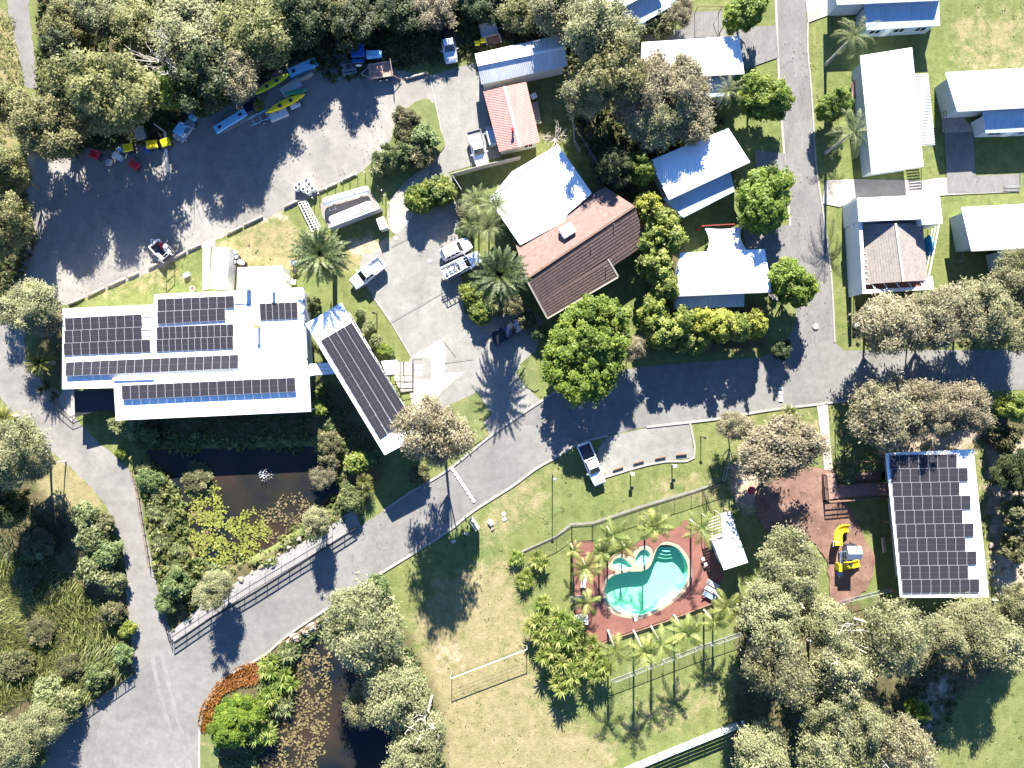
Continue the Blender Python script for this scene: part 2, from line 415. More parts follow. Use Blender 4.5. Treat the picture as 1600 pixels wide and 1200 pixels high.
BUSH = [
 ([(60,-60),(1010,-60),(960,60),(890,50),(740,92),(690,95),(520,130),(470,92),(340,170),(280,215),(110,240),(60,170)], 2.5, 1.0),
 ([(-80,230),(40,235),(45,300),(60,380),(30,440),(0,500),(-80,520)], 3, 1.0),
 ([(-80,640),(20,670),(70,780),(120,800),(200,890),(212,1045),(120,1110),(40,1160),(-80,1260)], 3, 1.0),
 ([(215,720),(262,745),(290,860),(400,880),(520,800),(540,720),(500,690),(560,700),(600,740),(560,800),(330,965),(270,990),(240,880)], 2, 1.0),
 ([(880,60),(1000,50),(1010,120),(1090,150),(1130,190),(1090,240),(1010,250),(1000,320),(940,300),(890,190)], 2.5, .7),
 ([(1150,930),(1290,930),(1400,960),(1540,950),(1640,900),(1640,1000),(1500,1090),(1400,1230),(1130,1230),(1150,1050)], 3, .9),
 ([(1310,700),(1380,690),(1640,620),(1640,920),(1560,930),(1530,700)], 3, .75),
 ([(1310,540),(1640,545),(1640,400),(1560,440),(1480,460),(1330,465)], 2, .5),
 ([(400,1010),(560,920),(640,990),(690,1100),(700,1230),(310,1230),(330,1120)], 3, .9),
 ([(1000,330),(1070,330),(1070,470),(1200,470),(1200,550),(1010,555)], 2, .8),
 ([(20,440),(95,455),(98,590),(40,600),(60,520)], 2, .9),
 ([(490,690),(600,715),(560,600),(490,600),(170,640),(215,705)], 2, .8)]
DIRT = [
 ([(1540,700),(1600,690),(1640,760),(1620,930),(1556,930)], 3, 1.0),
 ([(540,375),(610,372),(610,400),(548,398)], 1.5, .9),
 ([(1140,725),(1195,725),(1190,790),(1160,800),(1140,770)], 2, .9),
 ([(1380,680),(1530,665),(1530,705),(1385,712)], 2, .8),
 ([(40,225),(80,225),(75,300),(55,380),(45,300)], 1.5, 1.0),
 ([(395,325),(440,320),(450,345),(410,350)], 1.2, .6),
 ([(670,1010),(720,985),(730,1040),(690,1060)], 2.5, .5),
 ([(1440,1080),(1490,1020),(1500,1060),(1440,1200)], 3, .6),
 ([(0,560),(100,640),(180,740),(150,760),(60,700),(0,640)], 2, .6)]
def build_ground():
    nx, ny = 330, 250; x = np.linspace(-82, 82, nx); y = np.linspace(-62, 62, ny)
    x = np.concatenate(([-700, -200, -110], x, [110, 200, 700])); y = np.concatenate(([-700, -200, -90], y, [90, 200, 700]))
    nx, ny = len(x), len(y)
    X, Y = np.meshgrid(x, y); X = X.ravel(); Y = Y.ravel(); Z = np.zeros_like(X)
    for pl, dep, ramp_ in ((POND1, 1.2, 1.6), (POND2, 1.2, 1.6)):
        d = poly_sd(X, Y, zone(pl)); Z = np.where(d < .3, -dep*np.clip((.3-d)/ramp_, 0, 1), Z)
    for pl in (POOL, SPA1, SPA2):
        d = poly_sd(X, Y, zone(pl)); Z = np.where(d < .75, -2.2, Z)
    rng = np.random.default_rng(3)
    W3 = np.zeros((len(X), 4)); W3[:, 3] = 1
    for ch, zs in enumerate((DRY, BUSH, DIRT)):
        for pl, soft, amt in zs:
            d = poly_sd(X, Y, zone(pl)); W3[:, ch] = np.maximum(W3[:, ch], amt*np.clip(.5-d/soft/1.2, 0, 1))
    idx = np.arange(nx*ny).reshape(ny, nx)
    f = np.stack([idx[:-1,:-1], idx[:-1,1:], idx[1:,1:], idx[1:,:-1]], -1).reshape(-1, 4)
    me = bpy.data.meshes.new('ground'); np_mesh(me, np.stack([X, Y, Z], 1), f)
    a = me.color_attributes.new('cover', 'FLOAT_COLOR', 'POINT'); a.data.foreach_set('color', W3.ravel().astype(np.float32))
    m, nt, b, co = newmat('ground_cover')
    at = nd(nt, 'ShaderNodeVertexColor', layer_name='cover')
    sp = nd(nt, 'ShaderNodeSeparateColor'); nt.links.new(at.outputs[0], sp.inputs[0])
    n1 = noise(nt, co, .09, 6, .65, .4); n2 = noise(nt, co, .55, 6, .7, .3); n3 = noise(nt, co, 5.0, 4, .8)
    mpw = nd(nt, 'ShaderNodeMapping'); mpw.inputs['Rotation'].default_value = (0,0,R(68)); mpw.inputs['Scale'].default_value = (1.1,.12,1); nt.links.new(co, mpw.inputs[0])
    mow = noise(nt, mpw.outputs[0], 1.0, 3, .5)
    g = ramp(nt, n2, [(.25, (.088,.107,.038)), (.48, (.122,.143,.054)), (.75, (.162,.176,.076))])
    g = mixc(nt, .45, g, ramp(nt, n1, [(.3, (.75,.95,.8)), (.7, (1.25,1.1,1.1))]), 'MULTIPLY')
    g = mixc(nt, .5, g, ramp(nt, mow, [(.35, (.82,.86,.8)), (.65, (1.15,1.1,1.1))]), 'MULTIPLY')
    dry = ramp(nt, n2, [(.25, (.145,.14,.062)), (.5, (.205,.18,.095)), (.75, (.265,.225,.135))])
    bush = ramp(nt, n2, [(.25, (.04,.042,.02)), (.5, (.085,.075,.04)), (.75, (.15,.125,.07))])
    dirt = ramp(nt, n2, [(.25, (.22,.17,.12)), (.5, (.31,.25,.185)), (.75, (.40,.34,.27))])
    c = g
    for k, layer in enumerate((dry, bush, dirt)):
        # break the border of each cover up with noise
        w = math_(nt, 'MULTIPLY_ADD', math_(nt, 'SUBTRACT', n2, .5), 1.5, sp.outputs[k])
        w = math_(nt, 'MULTIPLY_ADD', math_(nt, 'SUBTRACT', n3, .5), .7, w)
        r = nd(nt, 'ShaderNodeMapRange'); r.inputs[1].default_value = .32; r.inputs[2].default_value = .68; nt.links.new(w, r.inputs[0])
        k2 = math_(nt, 'MINIMUM', r.outputs[0], math_(nt, 'MULTIPLY', sp.outputs[k], 3.0))
        c = mixc(nt, k2, c, layer)
    n4 = noise(nt, co, 1.3, 6, .75, .6)
    c = mixc(nt, .75, c, ramp(nt, n4, [(.3, (.72,.74,.70)), (.5, (1,1,1)), (.7, (1.25,1.22,1.2))]), 'MULTIPLY')
    c = mixc(nt, .6, c, ramp(nt, n3, [(.2, (.5,.52,.5)), (.8, (1.45,1.42,1.4))]), 'MULTIPLY')
    nt.links.new(c, b.inputs['Base Color']); b.inputs['Roughness'].default_value = 1; b.inputs['Specular IOR Level'].default_value = .05
    bp = nd(nt, 'ShaderNodeBump'); bp.inputs['Strength'].default_value = 1; bp.inputs['Distance'].default_value = .07
    nt.links.new(noise(nt, co, 3.5, 5, .8), bp.inputs['Height']); nt.links.new(bp.outputs[0], b.inputs['Normal'])
    me.materials.append(m)
    o = bpy.data.objects.new('ground', me); C.objects.link(o); tag(o, kind='structure'); return o
def np_mesh(me, v, f):
    v = np.asarray(v, np.float32); f = np.asarray(f, np.int32)
    k = f.shape[1]
    me.vertices.add(len(v)); me.vertices.foreach_set('co', v.ravel())
    me.loops.add(f.size); me.loops.foreach_set('vertex_index', f.ravel())
    me.polygons.add(len(f)); me.polygons.foreach_set('loop_start', np.arange(0, f.size, k, dtype=np.int32))
    me.update(calc_edges=True)
ground = build_ground()

# ------------------------------------------------------------ flat surfaces, each a few mm above the one below
ZL = [0.0]
def sheet(name, px, mat, sm=0, jit=0.0, holes=None, kind='structure', z=None, seed=1):
    if z is None:
        ZL[0] += .004; z = ZL[0]
    if sm: px = smooth_pts(px, sm)
    pts = [P(x, y, 0) for x, y in px]
    if jit:
        rng = random.Random(seed); q = []
        for i, p in enumerate(pts):
            n_ = pts[(i+1) % len(pts)]; k = max(1, int((n_-p).length/.5))
            for j in range(k):
                a = p.lerp(n_, j/k); q.append(a+Vector((rng.uniform(-jit, jit), rng.uniform(-jit, jit), 0)))
        pts = q
    pts = [Vector((p.x, p.y, z)) for p in pts]
    me = bpy.data.meshes.new(name)
    loops = [pts]+[[Vector((p.x, p.y, z)) for p in h] for h in (holes or [])]
    from mathutils.geometry import tessellate_polygon
    tri = tessellate_polygon(loops); vs = [p for l in loops for p in l]
    fs = []
    for a, b_, c in tri:
        ar = (vs[b_]-vs[a]).cross(vs[c]-vs[a]).z
        fs.append((a, b_, c) if ar > 0 else (a, c, b_))
    me.from_pydata([tuple(v) for v in vs], [], fs); me.materials.append(mat)
    o = bpy.data.objects.new(name, me); C.objects.link(o)
    if kind: o['kind'] = kind
    return o
ground_mat('asphalt', ((.137,.134,.127), (.157,.154,.146), (.182,.178,.170)), .12, .9, 12, bump=.006, dark=((.125,.121,.115), .35, .66), cracks=.35)
ground_mat('asphalt_old', ((.125,.122,.118), (.15,.146,.142), (.18,.174,.168)), .3, 1.6, 12, bump=.006, stretch=(0, 3), cracks=.6)
ground_mat('gravel_yard', ((.155,.148,.137), (.20,.191,.178), (.255,.243,.226)), .10, .7, 10, bump=.012, dark=((.24,.215,.19), .22, .6), cracks=.5)
ground_mat('track_gravel', ((.145,.138,.130), (.178,.170,.160), (.225,.214,.20)), .16, .7, 9, bump=.012, dark=((.12,.11,.10), .4, .62))
ground_mat('plaza_concrete', ((.168,.166,.152), (.198,.196,.180), (.232,.229,.213)), .16, 1.0, 10, bump=.004, dark=((.225,.218,.205), .4, .64), cracks=.4)
ground_mat('pavement', ((.24,.225,.205), (.28,.262,.24), (.33,.31,.285)), .3, 1.4, 10, bump=.004)
ground_mat('cream_paving', ((.30,.28,.235), (.34,.315,.27), (.38,.355,.31)), .3, 2, 10, bump=.003)
ground_mat('bark_mulch', ((.11,.064,.048), (.165,.10,.077), (.24,.155,.122)), .35, 2.2, 6, bump=.03, dark=((.09,.055,.04), .5, .6))
ground_mat('pool_deck', ((.15,.068,.054), (.175,.08,.064), (.205,.097,.079)), .3, 1.6, 9, bump=.003)
ground_mat('turf', ((.088,.107,.038), (.122,.143,.054), (.162,.176,.076)), .3, 1.2, 6, bump=.05, dark=((.22,.19,.085), .35, .56))
# yard, tracks, roads
sheet('yard', [(60,235),(110,228),(190,236),(262,205),(330,162),(400,126),(460,98),(530,84),(590,92),(625,110),(672,118),(678,160),(640,172),(616,192),(610,222),(572,264),(525,288),(470,318),(400,347),(340,374),(230,428),(100,478),(70,455),(40,470),(20,440),(42,380),(40,300)], MAT['gravel_yard'], jit=.12)
sheet('track', [(-60,470),(10,492),(42,470),(50,480),(38,530),(46,575),(60,590),(92,612),(115,650),(150,687),(185,718),(208,742),(221,790),(228,835),(239,880),(252,950),(270,1004),(212,1052),(205,1000),(198,930),(196,880),(184,840),(170,800),(146,765),(108,728),(62,692),(26,660),(0,618),(-60,560)], MAT['track_gravel'], sm=3, jit=.1)
sheet('track', [(4,-30),(42,-30),(50,60),(58,138),(40,138),(22,60)], MAT['track_gravel'], jit=.12)
ROAD_N = [(114,1119),(160,1085),(210,1052),(240,1030),(270,1004),(330,966),(400,925),(470,882),(500,862),(560,823),(600,798),(640,770),(700,734),(765,682),(800,657),(845,627),(885,603),(930,588),(1000,573),(1100,565),(1190,558)]
ROAD_S = [(312,1230),(312,1150),(318,1110),(330,1085),(352,1058),(380,1042),(415,1022),(450,992),(520,945),(575,908),(640,868),(700,830),(740,798),(800,760),(838,732),(870,714),(905,693),(950,680),(1010,667),(1075,660),(1130,653),(1200,641),(1275,632),(1310,628),(1400,621),(1500,614),(1640,606)]
SIDE_W = [(1190,558),(1222,545),(1243,510),(1244,470),(1238,400),(1230,300),(1222,200),(1216,100),(1212,0),(1211,-40)]
SIDE_E = [(1257,-40),(1258,0),(1262,80),(1268,150),(1275,260),(1284,320),(1295,400),(1300,450),(1304,535),(1320,548),(1400,546),(1640,548)]
road_poly = ROAD_N + SIDE_W[1:] + SIDE_E + ROAD_S[::-1] + [(200,1230),(60,1230),(70,1165)]
sheet('road', road_poly, MAT['asphalt'])
sheet('side_road', [(1244,470),(1238,400),(1230,300),(1222,200),(1216,100),(1212,0),(1211,-40),(1257,-40),(1258,0),(1262,80),(1268,150),(1275,260),(1284,320),(1295,400),(1300,450),(1303,530),(1250,540)], MAT['asphalt_old'])
sheet('parking_bay', [(940,745),(930,722),(935,700),(950,682),(1010,669),(1078,662),(1084,715),(1040,720),(1000,728)], MAT['plaza_concrete'])
# resurfaced and worn strips
for dx in (0, 17):
    sheet('wheel_track', smooth_pts([(232+dx,1016),(246+dx,1080),(262+dx*1.05,1140),(280+dx*1.1,1230),(288+dx*1.1,1230),(269+dx*1.05,1140),(252+dx,1080),(239+dx,1012)], 3), MAT['track_gravel'], jit=.1)
# courtyard
sheet('courtyard', [(670,118),(742,98),(756,140),(768,205),(782,245),(700,270),(712,290),(720,330),(716,380),(720,430),(726,490),(760,500),(812,470),(850,500),(838,548),(812,570),(830,612),(846,626),(800,657),(765,682),(755,657),(768,648),(746,612),(712,630),(690,650),(650,655),(640,612),(644,560),(612,505),(583,464),(560,430),(566,398),(600,392),(618,366),(614,340),(612,310),(632,285),(662,262),(690,238),(690,215),(680,162)], MAT['plaza_concrete'])
sheet('path', [(606,345),(611,310),(640,288),(668,262),(672,285),(690,300),(660,315),(640,345),(618,366)], MAT['pavement'], sm=3)
CREAM = [(640,560),(694,527),(697,566),(695,566),(695,583),(726,581),(690,612),(678,628),(690,648),(650,665),(640,612),(628,612),(626,584),(640,584)]
sheet('cream_paving', CREAM, MAT['cream_paving'])
sheet('paving', [(644,558),(674,559),(674,592),(646,592)], MAT['plaza_concrete'])
for a in ((647,569,660,578), (647,580,660,588)):
    sheet('drain_grate', [(a[0],a[1]),(a[2],a[1]),(a[2],a[3]),(a[0],a[3])], MAT['metal_grey'])
for (x, y) in ((618,373), (671,408)):
    sheet('drain_cover', [(x-4,y-3),(x+2,y-4),(x+4,y+2),(x-2,y+3)], MAT['metal_grey'])
sheet('path', [(317,378),(337,373),(337,386),(330,386),(327,452),(316,454)], MAT['pavement'])
sheet('path', [(97,610),(116,606),(118,652),(112,660),(92,626)], MAT['pavement'])
sheet('path', [(1276,634),(1293,632),(1297,690),(1301,738),(1288,740),(1283,690)], MAT['pavement'])
FOOT = [(264,990),(328,936),(386,899),(436,869),(516,821),(554,794),(564,822),(500,861),(400,924),(330,965),(273,1003)]
ground_mat('footpath_concrete', ((.19,.185,.18), (.22,.215,.21), (.25,.245,.24)), .3, 1.4, 10, bump=.004)
sheet('footpath', FOOT, MAT['footpath_concrete'])
# paved aprons of the cabins on the right
sheet('driveway', [(1284,318),(1290,282),(1335,280),(1440,282),(1468,278),(1590,272),(1592,300),(1480,305),(1470,306),(1338,308),(1312,324)], MAT['pavement'])
sheet('driveway', [(1470,140),(1497,176),(1525,206),(1508,208),(1472,208)], MAT['pavement'])
sheet('driveway', [(1475,208),(1520,206),(1524,275),(1592,272),(1592,300),(1480,303)], MAT['asphalt_old'])
sheet('driveway', [(1258,0),(1310,0),(1300,22),(1262,36)], MAT['pavement'])
sheet('driveway', [(1062,20),(1128,17),(1128,46),(1212,40),(1216,90),(1160,110),(1010,70),(1010,55),(1070,45)], MAT['asphalt_old'])
sheet('driveway', [(1180,235),(1226,240),(1232,300),(1180,300)], MAT['asphalt_old'])
sheet('driveway', [(1160,352),(1236,352),(1244,470),(1205,470),(1165,392)], MAT['asphalt_old'])
sheet('driveway', [(1498,350),(1514,332),(1534,392),(1500,392)], MAT['pavement'])
sheet('lawn', [(700,634),(745,613),(768,647),(755,658),(765,680),(722,707),(700,712),(690,650)], MAT['turf'])
sheet('lawn', [(806,580),(838,556),(842,608),(836,612),(822,604)], MAT['turf'])
sheet('lawn', [(638,168),(672,156),(686,196),(694,220),(690,236),(650,262),(612,262),(612,215)], MAT['turf'], sm=3)
sheet('lawn', [(312,1150),(345,1150),(340,1230),(313,1230)], MAT['turf'])
sheet('mulch', [(1196,734),(1240,728),(1300,735),(1308,752),(1318,785),(1338,810),(1352,845),(1366,868),(1362,900),(1342,930),(1300,940),(1292,880),(1262,840),(1200,830),(1180,790)], MAT['bark_mulch'], sm=3, jit=.15)
sheet('mulch', [(1302,735),(1385,738),(1388,700),(1378,700),(1376,752),(1304,760)], MAT['bark_mulch'])
# pool surround with real openings
deck_px = [(893,846),(927,845),(930,900),(950,882),(960,868),(1000,845),(1062,822),(1070,812),(1090,818),(1120,870),(1130,900),(1114,940),(1110,943),(1040,968),(950,998),(908,1015),(900,1000),(898,930)]
def expand(px, d):
    c = inset([P(x, y) for x, y in px], -d); return c
pool_s = smooth_pts(POOL, 3); spa1_s = smooth_pts(SPA1, 3); spa2_s = smooth_pts(SPA2, 3)
COPE = .42
deck_holes = [[Vector((p.x, p.y, 0)) for p in expand(q, .12)] for q in (pool_s,)]
basin = [(950,885),(952,876),(960,867),(972,864),(984,868),(990,860),(1000,853),(1010,851),(1018,856),(1021,864),(1024,857),(1037,845),(1056,848),(1068,858),(1078,874),(1081,892),(1079,908),(1068,927),(1050,942),(1030,955),(1006,965),(996,967),(972,964),(955,957),(944,943),(941,926),(943,908),(951,898),(962,893),(953,890)]
basin_s = smooth_pts(basin, 3)
sheet('pool_deck', deck_px, MAT['pool_deck'], holes=[PP(basin_s)])
mk('pool_tile', (.40,.66,.58), .5, .06, .5)
mk('coping', (.29,.235,.175), .8, .08, 2)
sheet('pool_coping', basin_s, MAT['coping'], holes=[PP(pool_s), PP(spa1_s), PP(spa2_s)], z=.09)
def basin_mesh(name, px, dep, mat):
    mb = MB(); q = [P(x, y) for x, y in px]; n = len(q)
    t = [(p.x, p.y, .088) for p in q]; ins = inset(q, .25); b = [(p.x, p.y, -dep) for p in ins]
    mb.add(t+b, [(i, (i+1)%n, n+(i+1)%n, n+i) for i in range(n)]+[list(range(n, 2*n))])
    o = mb.build(name, mat, fixn=False); o['kind'] = 'structure'; return o
basin_mesh('pool_basin', pool_s, 1.35, MAT['pool_tile']); basin_mesh('pool_basin', spa1_s, .45, MAT['pool_tile']); basin_mesh('pool_basin', spa2_s, .45, MAT['pool_tile'])
# outer face of the coping down to the deck
mb = MB(); q = PP(basin_s); n = len(q)
mb.add([(p.x, p.y, .088) for p in q]+[(p.x, p.y, -.3) for p in q], [(i, (i+1)%n, n+(i+1)%n, n+i) for i in range(n)])
mb.build('pool_kerb', MAT['coping'])['kind'] = 'structure'
def water_mat(name, tint, refl):
    m, nt, b, co = newmat(name); nt.nodes.remove(b)
    t = nd(nt, 'ShaderNodeBsdfTransparent'); t.inputs[0].default_value = (*tint, 1)
    g = nd(nt, 'ShaderNodeBsdfGlossy'); g.inputs['Roughness'].default_value = .06
    bp = nd(nt, 'ShaderNodeBump'); bp.inputs['Strength'].default_value = .25; bp.inputs['Distance'].default_value = .05
    nt.links.new(noise(nt, co, 2.5, 3, .6), bp.inputs['Height']); nt.links.new(bp.outputs[0], g.inputs['Normal'])
    fr = nd(nt, 'ShaderNodeFresnel'); fr.inputs[0].default_value = 1.33
    mx = nd(nt, 'ShaderNodeMixShader'); ge = nd(nt, 'ShaderNodeNewGeometry'); nt.links.new(math_(nt, 'MULTIPLY', fr.outputs[0], math_(nt, 'SUBTRACT', 1.0, ge.outputs['Backfacing'])), mx.inputs[0]); nt.links.new(t.outputs[0], mx.inputs[1]); nt.links.new(g.outputs[0], mx.inputs[2])
    nt.links.new(mx.outputs[0], nt.nodes['Material Output'].inputs[0]); return m
PW = water_mat('pool_water', (.62,.91,.75), .03)
SW = water_mat('spa_water', (.72,.90,.80), .03)
for nm, q, m_, in (('pool_water', pool_s, PW), ('spa_water', spa1_s, SW), ('spa_water', spa2_s, SW)):
    sheet(nm, q, m_, z=-.02)
# pool steps
for k, r in enumerate((2.6, 1.9, 1.2)):
    mb = MB(); c = P(1043, 853)
    pts = [(c.x+r*math.cos(a), c.y+r*math.sin(a)*.75) for a in np.linspace(R(195), R(345), 14)]
    top = -.95+.27*k
    mb._pr(pts, -1.33, [top]*len(pts)); mb.build('pool_step', MAT['pool_tile'])['kind'] = 'structure'
# pond water
m, nt, b, co = newmat('pond_water')
c = ramp(nt, noise(nt, co, .12, 3, .5), [(.38, (.007,.010,.014)), (.52, (.018,.017,.013)), (.66, (.032,.022,.016))])
nt.links.new(c, b.inputs['Base Color']); b.inputs['Roughness'].default_value = .06; b.inputs['IOR'].default_value = 1.33
bp = nd(nt, 'ShaderNodeBump'); bp.inputs['Strength'].default_value = .15; bp.inputs['Distance'].default_value = .03
nt.links.new(noise(nt, co, 3, 3, .6), bp.inputs['Height']); nt.links.new(bp.outputs[0], b.inputs['Normal'])
for q in (POND1, POND2):
    o = sheet('water', [(p.x*F/H+800, 600-p.y*F/H) for p in inset(PP(q), -.6)], m, z=-.45)
# kerbs
def strip(name, px, w, h, mat, kind='structure', side=0):
    mb = MB(); pts = [P(x, y) for x, y in px]
    n = len(pts); L = []; Rr = []
    for i in range(n):
        d = (pts[min(i+1, n-1)]-pts[max(i-1, 0)]).normalized(); nn = Vector((-d.y, d.x, 0))
        L.append(pts[i]+nn*(w*(.5+side/2))); Rr.append(pts[i]-nn*(w*(.5-side/2)))
    vs = []
    for a, b_ in zip(L, Rr): vs += [(a.x,a.y,-.05),(a.x,a.y,h),(b_.x,b_.y,h),(b_.x,b_.y,-.05)]
    fs = [(0,1,2,3), (4*n-1,4*n-2,4*n-3,4*n-4)]
    for i in range(n-1):
        for k in range(3): fs.append((4*i+k, 4*i+4+k, 4*i+5+k, 4*i+1+k))
    mb.add(vs, fs); o = mb.build(name, mat, fixn=True)
    if kind: o['kind'] = kind
    return o
strip('kerb', smooth_pts(ROAD_S[:18], 4, False), .3, .13, MAT['kerb'])
strip('kerb', smooth_pts(ROAD_S[18:25], 4, False), .3, .12, MAT['kerb'])
strip('kerb', smooth_pts([(1078,661),(1084,715),(1040,721),(1000,729),(944,746)], 3, False), .25, .12, MAT['kerb'])
strip('kerb', smooth_pts(ROAD_N[10:18], 4, False), .3, .13, MAT['kerb'])
strip('kerb', smooth_pts([(1262,36)]+SIDE_E[2:9], 4, False), .22, .1, MAT['kerb'])
strip('kerb', smooth_pts(SIDE_W[4:], 4, False), .3, .06, MAT['pavement'])
strip('kerb', [(583,464),(612,505),(643,558)], .18, .08, MAT['kerb'])
strip('kerb', [(672,122),(680,160),(692,215),(690,235)], .18, .08, MAT['kerb'])
# painted markings
def patch(name, cx, cy, wx, wy, ang, mat):
    ZL[0] += .0006
    mb = MB(); c = P(cx, cy); ca, sa = math.cos(ang), math.sin(ang); z = ZL[0]+.006
    mb.quad(*[(c.x+ca*a-sa*b_, c.y+sa*a+ca*b_, z) for a, b_ in ((-wx,-wy),(wx,-wy),(wx,wy),(-wx,wy))])
    o = mb.build(name, mat); o['kind'] = 'structure'; return o
for k in range(9):
    t = k/8; patch('road_marking', lerp(708,740,t), lerp(734,782,t), .24, .19, R(-55), MAT['paint_line'])
for k in range(4): patch('road_marking', 1219.5, 607+k*6, .26, .18, 0, MAT['paint_line'])
mb = MB(); mb.lathe(P(1274,510,.0)+Vector((0,0,ZL[0]+.006)), [(.42,0),(.42,.012)], 20); mb.build('manhole_cover', MAT['kerb'])['kind'] = 'structure'
# expansion joints in the courtyard concrete
for a, b_ in (((608,505),(700,452)), ((700,452),(722,470)), ((660,560),(640,560)), ((695,566),(740,560)), ((612,385),(716,330)), ((690,528),(712,556))):
    pa, pb = P(*a), P(*b_); mb = MB(); z = ZL[0]+.004; ZL[0] += .001
    d = (pb-pa).normalized(); nn = Vector((-d.y, d.x, 0))*.035
    mb.quad(*[(q.x, q.y, z) for q in (pa-nn, pb-nn, pb+nn, pa+nn)]); mb.build('paving_joint', MAT['asphalt'])['kind'] = 'structure'
# ------------------------------------------------------------ vegetation meshes
def unit(v): return v/np.maximum(np.linalg.norm(v, axis=-1, keepdims=True), 1e-9)
def leaf_quads(c, nrm, size, aspect, rng, along=None):
    """one leaf-shaped face (a kite) per centre"""
    n = len(c); r = rng.normal(size=(n, 3)) if along is None else along
    t = unit(np.cross(nrm, r)); b = np.cross(nrm, t)
    s = size.reshape(-1, 1)
    v = np.stack([c - t*s*aspect*.5, c - b*s*.5 + t*s*.08, c + t*s*aspect*.5, c + b*s*.5 + t*s*.08], 1).reshape(-1, 3)
    return v
def leaf_mesh(name, v, tone, mat):
    me = bpy.data.meshes.new(name); n = len(v)//4
    np_mesh(me, v, np.arange(n*4).reshape(n, 4))
    a = me.attributes.new('tone', 'FLOAT', 'POINT'); a.data.foreach_set('value', np.repeat(np.clip(tone, 0, 1), 4).astype(np.float32))
    me.materials.append(mat); return me
def crown_mesh(name, mat, seed, Rr, z0, z1, ncl, rcl, nlf, size, aspect, gap=.25, spread=.75, lobes=5, up=.5, tone0=.5, solid=.5):
    """clumps of leaves spread through an uneven dome; returns mesh and clump centres"""
    rng = np.random.default_rng(seed)
    zc, hz = z0+(z1-z0)*.42, (z1-z0)*.58
    # uneven outline: lobes
    la = rng.uniform(0, 2*np.pi, lobes); lw = rng.uniform(.10, .30, lobes)
    cs = []; tries = 0
    while len(cs) < ncl and tries < ncl*60:
        tries += 1
        d = unit(rng.normal(size=3)); d[2] = d[2]*.9+.12
        if d[2] < -.55: continue
        az = math.atan2(d[1], d[0])
        k = .80+sum(w*max(0, math.cos(az-a))**3 for a, w in zip(la, lw))*.9-.12
        rad = k*rng.uniform(spread, 1.0)*(1 if rng.random() > .25 else rng.uniform(.35, .8))
        p = np.array([d[0]*Rr*rad, d[1]*Rr*rad, zc+d[2]*hz*rad])
        if p[2] < z0*.85: continue
        if cs and np.min(np.linalg.norm(np.array(cs)-p, axis=1)) < rcl*(.75-gap): continue
        cs.append(p)
    cs = np.array(cs); V = []; T = []
    for c in cs:
        rc = rcl*rng.uniform(.65, 1.25); m = int(nlf*(rc/rcl)**2*rng.uniform(.8, 1.2))
        d = unit(rng.normal(size=(m, 3))); d[:, 2] = np.where(d[:, 2] < -.35, -d[:, 2], d[:, 2])
        rr = np.where(rng.random((m, 1)) < solid, rng.uniform(.45, 1.05, (m, 1))**.6, np.abs(rng.normal(.75, .42, (m, 1))))
        q = c + d*rr*rc*np.array([1, 1, .72])
        nrm = unit(d*.7+rng.normal(size=(m, 3))*.5+np.array([0, .25, up+.35]))
        V.append(leaf_quads(q, nrm, size*rng.uniform(.6, 1.3, m), aspect, rng))
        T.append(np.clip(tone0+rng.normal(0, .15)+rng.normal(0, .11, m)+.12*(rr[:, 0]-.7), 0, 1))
    return leaf_mesh(name, np.concatenate(V), np.concatenate(T), mat), cs
def trunk_mesh(name, mat, cs, seed, rad, z_split, lean=.4, nl=9, wob=.3, bare=0):
    rng = random.Random(seed); mb = MB()
    top = Vector((rng.uniform(-lean, lean), rng.uniform(-lean, lean), z_split))
    mb.tube([(0,0,-.3), (0,0,.4), top*.5+Vector((rng.uniform(-.2,.2),rng.uniform(-.2,.2),0)), top], [rad*1.35, rad, rad*.85, rad*.7], 8)
    ids = list(range(len(cs))); rng.shuffle(ids)
    for i in ids[:nl]:
        e = Vector(cs[i]); m1 = top.lerp(e, .4)+Vector((rng.uniform(-wob,wob),rng.uniform(-wob,wob),-wob*.3)); m2 = top.lerp(e, .75)+Vector((rng.uniform(-wob,wob),rng.uniform(-wob,wob),wob*.2))
        mb.tube([top, m1, m2, e], [rad*.5, rad*.34, rad*.2, rad*.06], 5)
        for _ in range(2):
            j = min(range(len(cs)), key=lambda q: (Vector(cs[q])-m2).length+rng.uniform(0, 2))
            e2 = Vector(cs[j]); mb.tube([m2, m2.lerp(e2, .5)+Vector((rng.uniform(-wob,wob)*.6,rng.uniform(-wob,wob)*.6,0)), e2], [rad*.18, rad*.1, rad*.03], 4)
    me = bpy.data.meshes.new(name); me.from_pydata(mb.v, [], mb.f); me.materials.append(mat)
    me.polygons.foreach_set('use_smooth', [True]*len(me.polygons)); return me
KIND = {}
def kind(key, leafm, barkm, variants, R0, Hh, z0, ncl, rcl, nlf, size, aspect=1.6, gap=.25, spread=.75, lobes=5, up=.5, tone0=.5, rad=.22, nl=9, lean=.4, solid=.5):
    vs = []
    for s in range(variants):
        cm, cs = crown_mesh(key+'_crown', MAT[leafm], hash_(key)+s*17, R0, z0, Hh, ncl, rcl, nlf, size, aspect, gap, spread, lobes, up, tone0, solid)
        tm = trunk_mesh(key+'_trunk', MAT[barkm], cs, s+hash_(key), rad, max(.3, z0*.75), lean, nl)
        vs.append((cm, tm))
    KIND[key] = (vs, R0, Hh)
def hash_(s): return sum((i+1)*ord(c) for i, c in enumerate(s)) % 1000
kind('gum', 'leaf_gum', 'bark_pale', 4, 4.6, 12.0, 4.6, 150, 1.02, 225, .165, 2.2, .42, .5, 7, .7, rad=.24, nl=16, lean=.9, solid=.12)
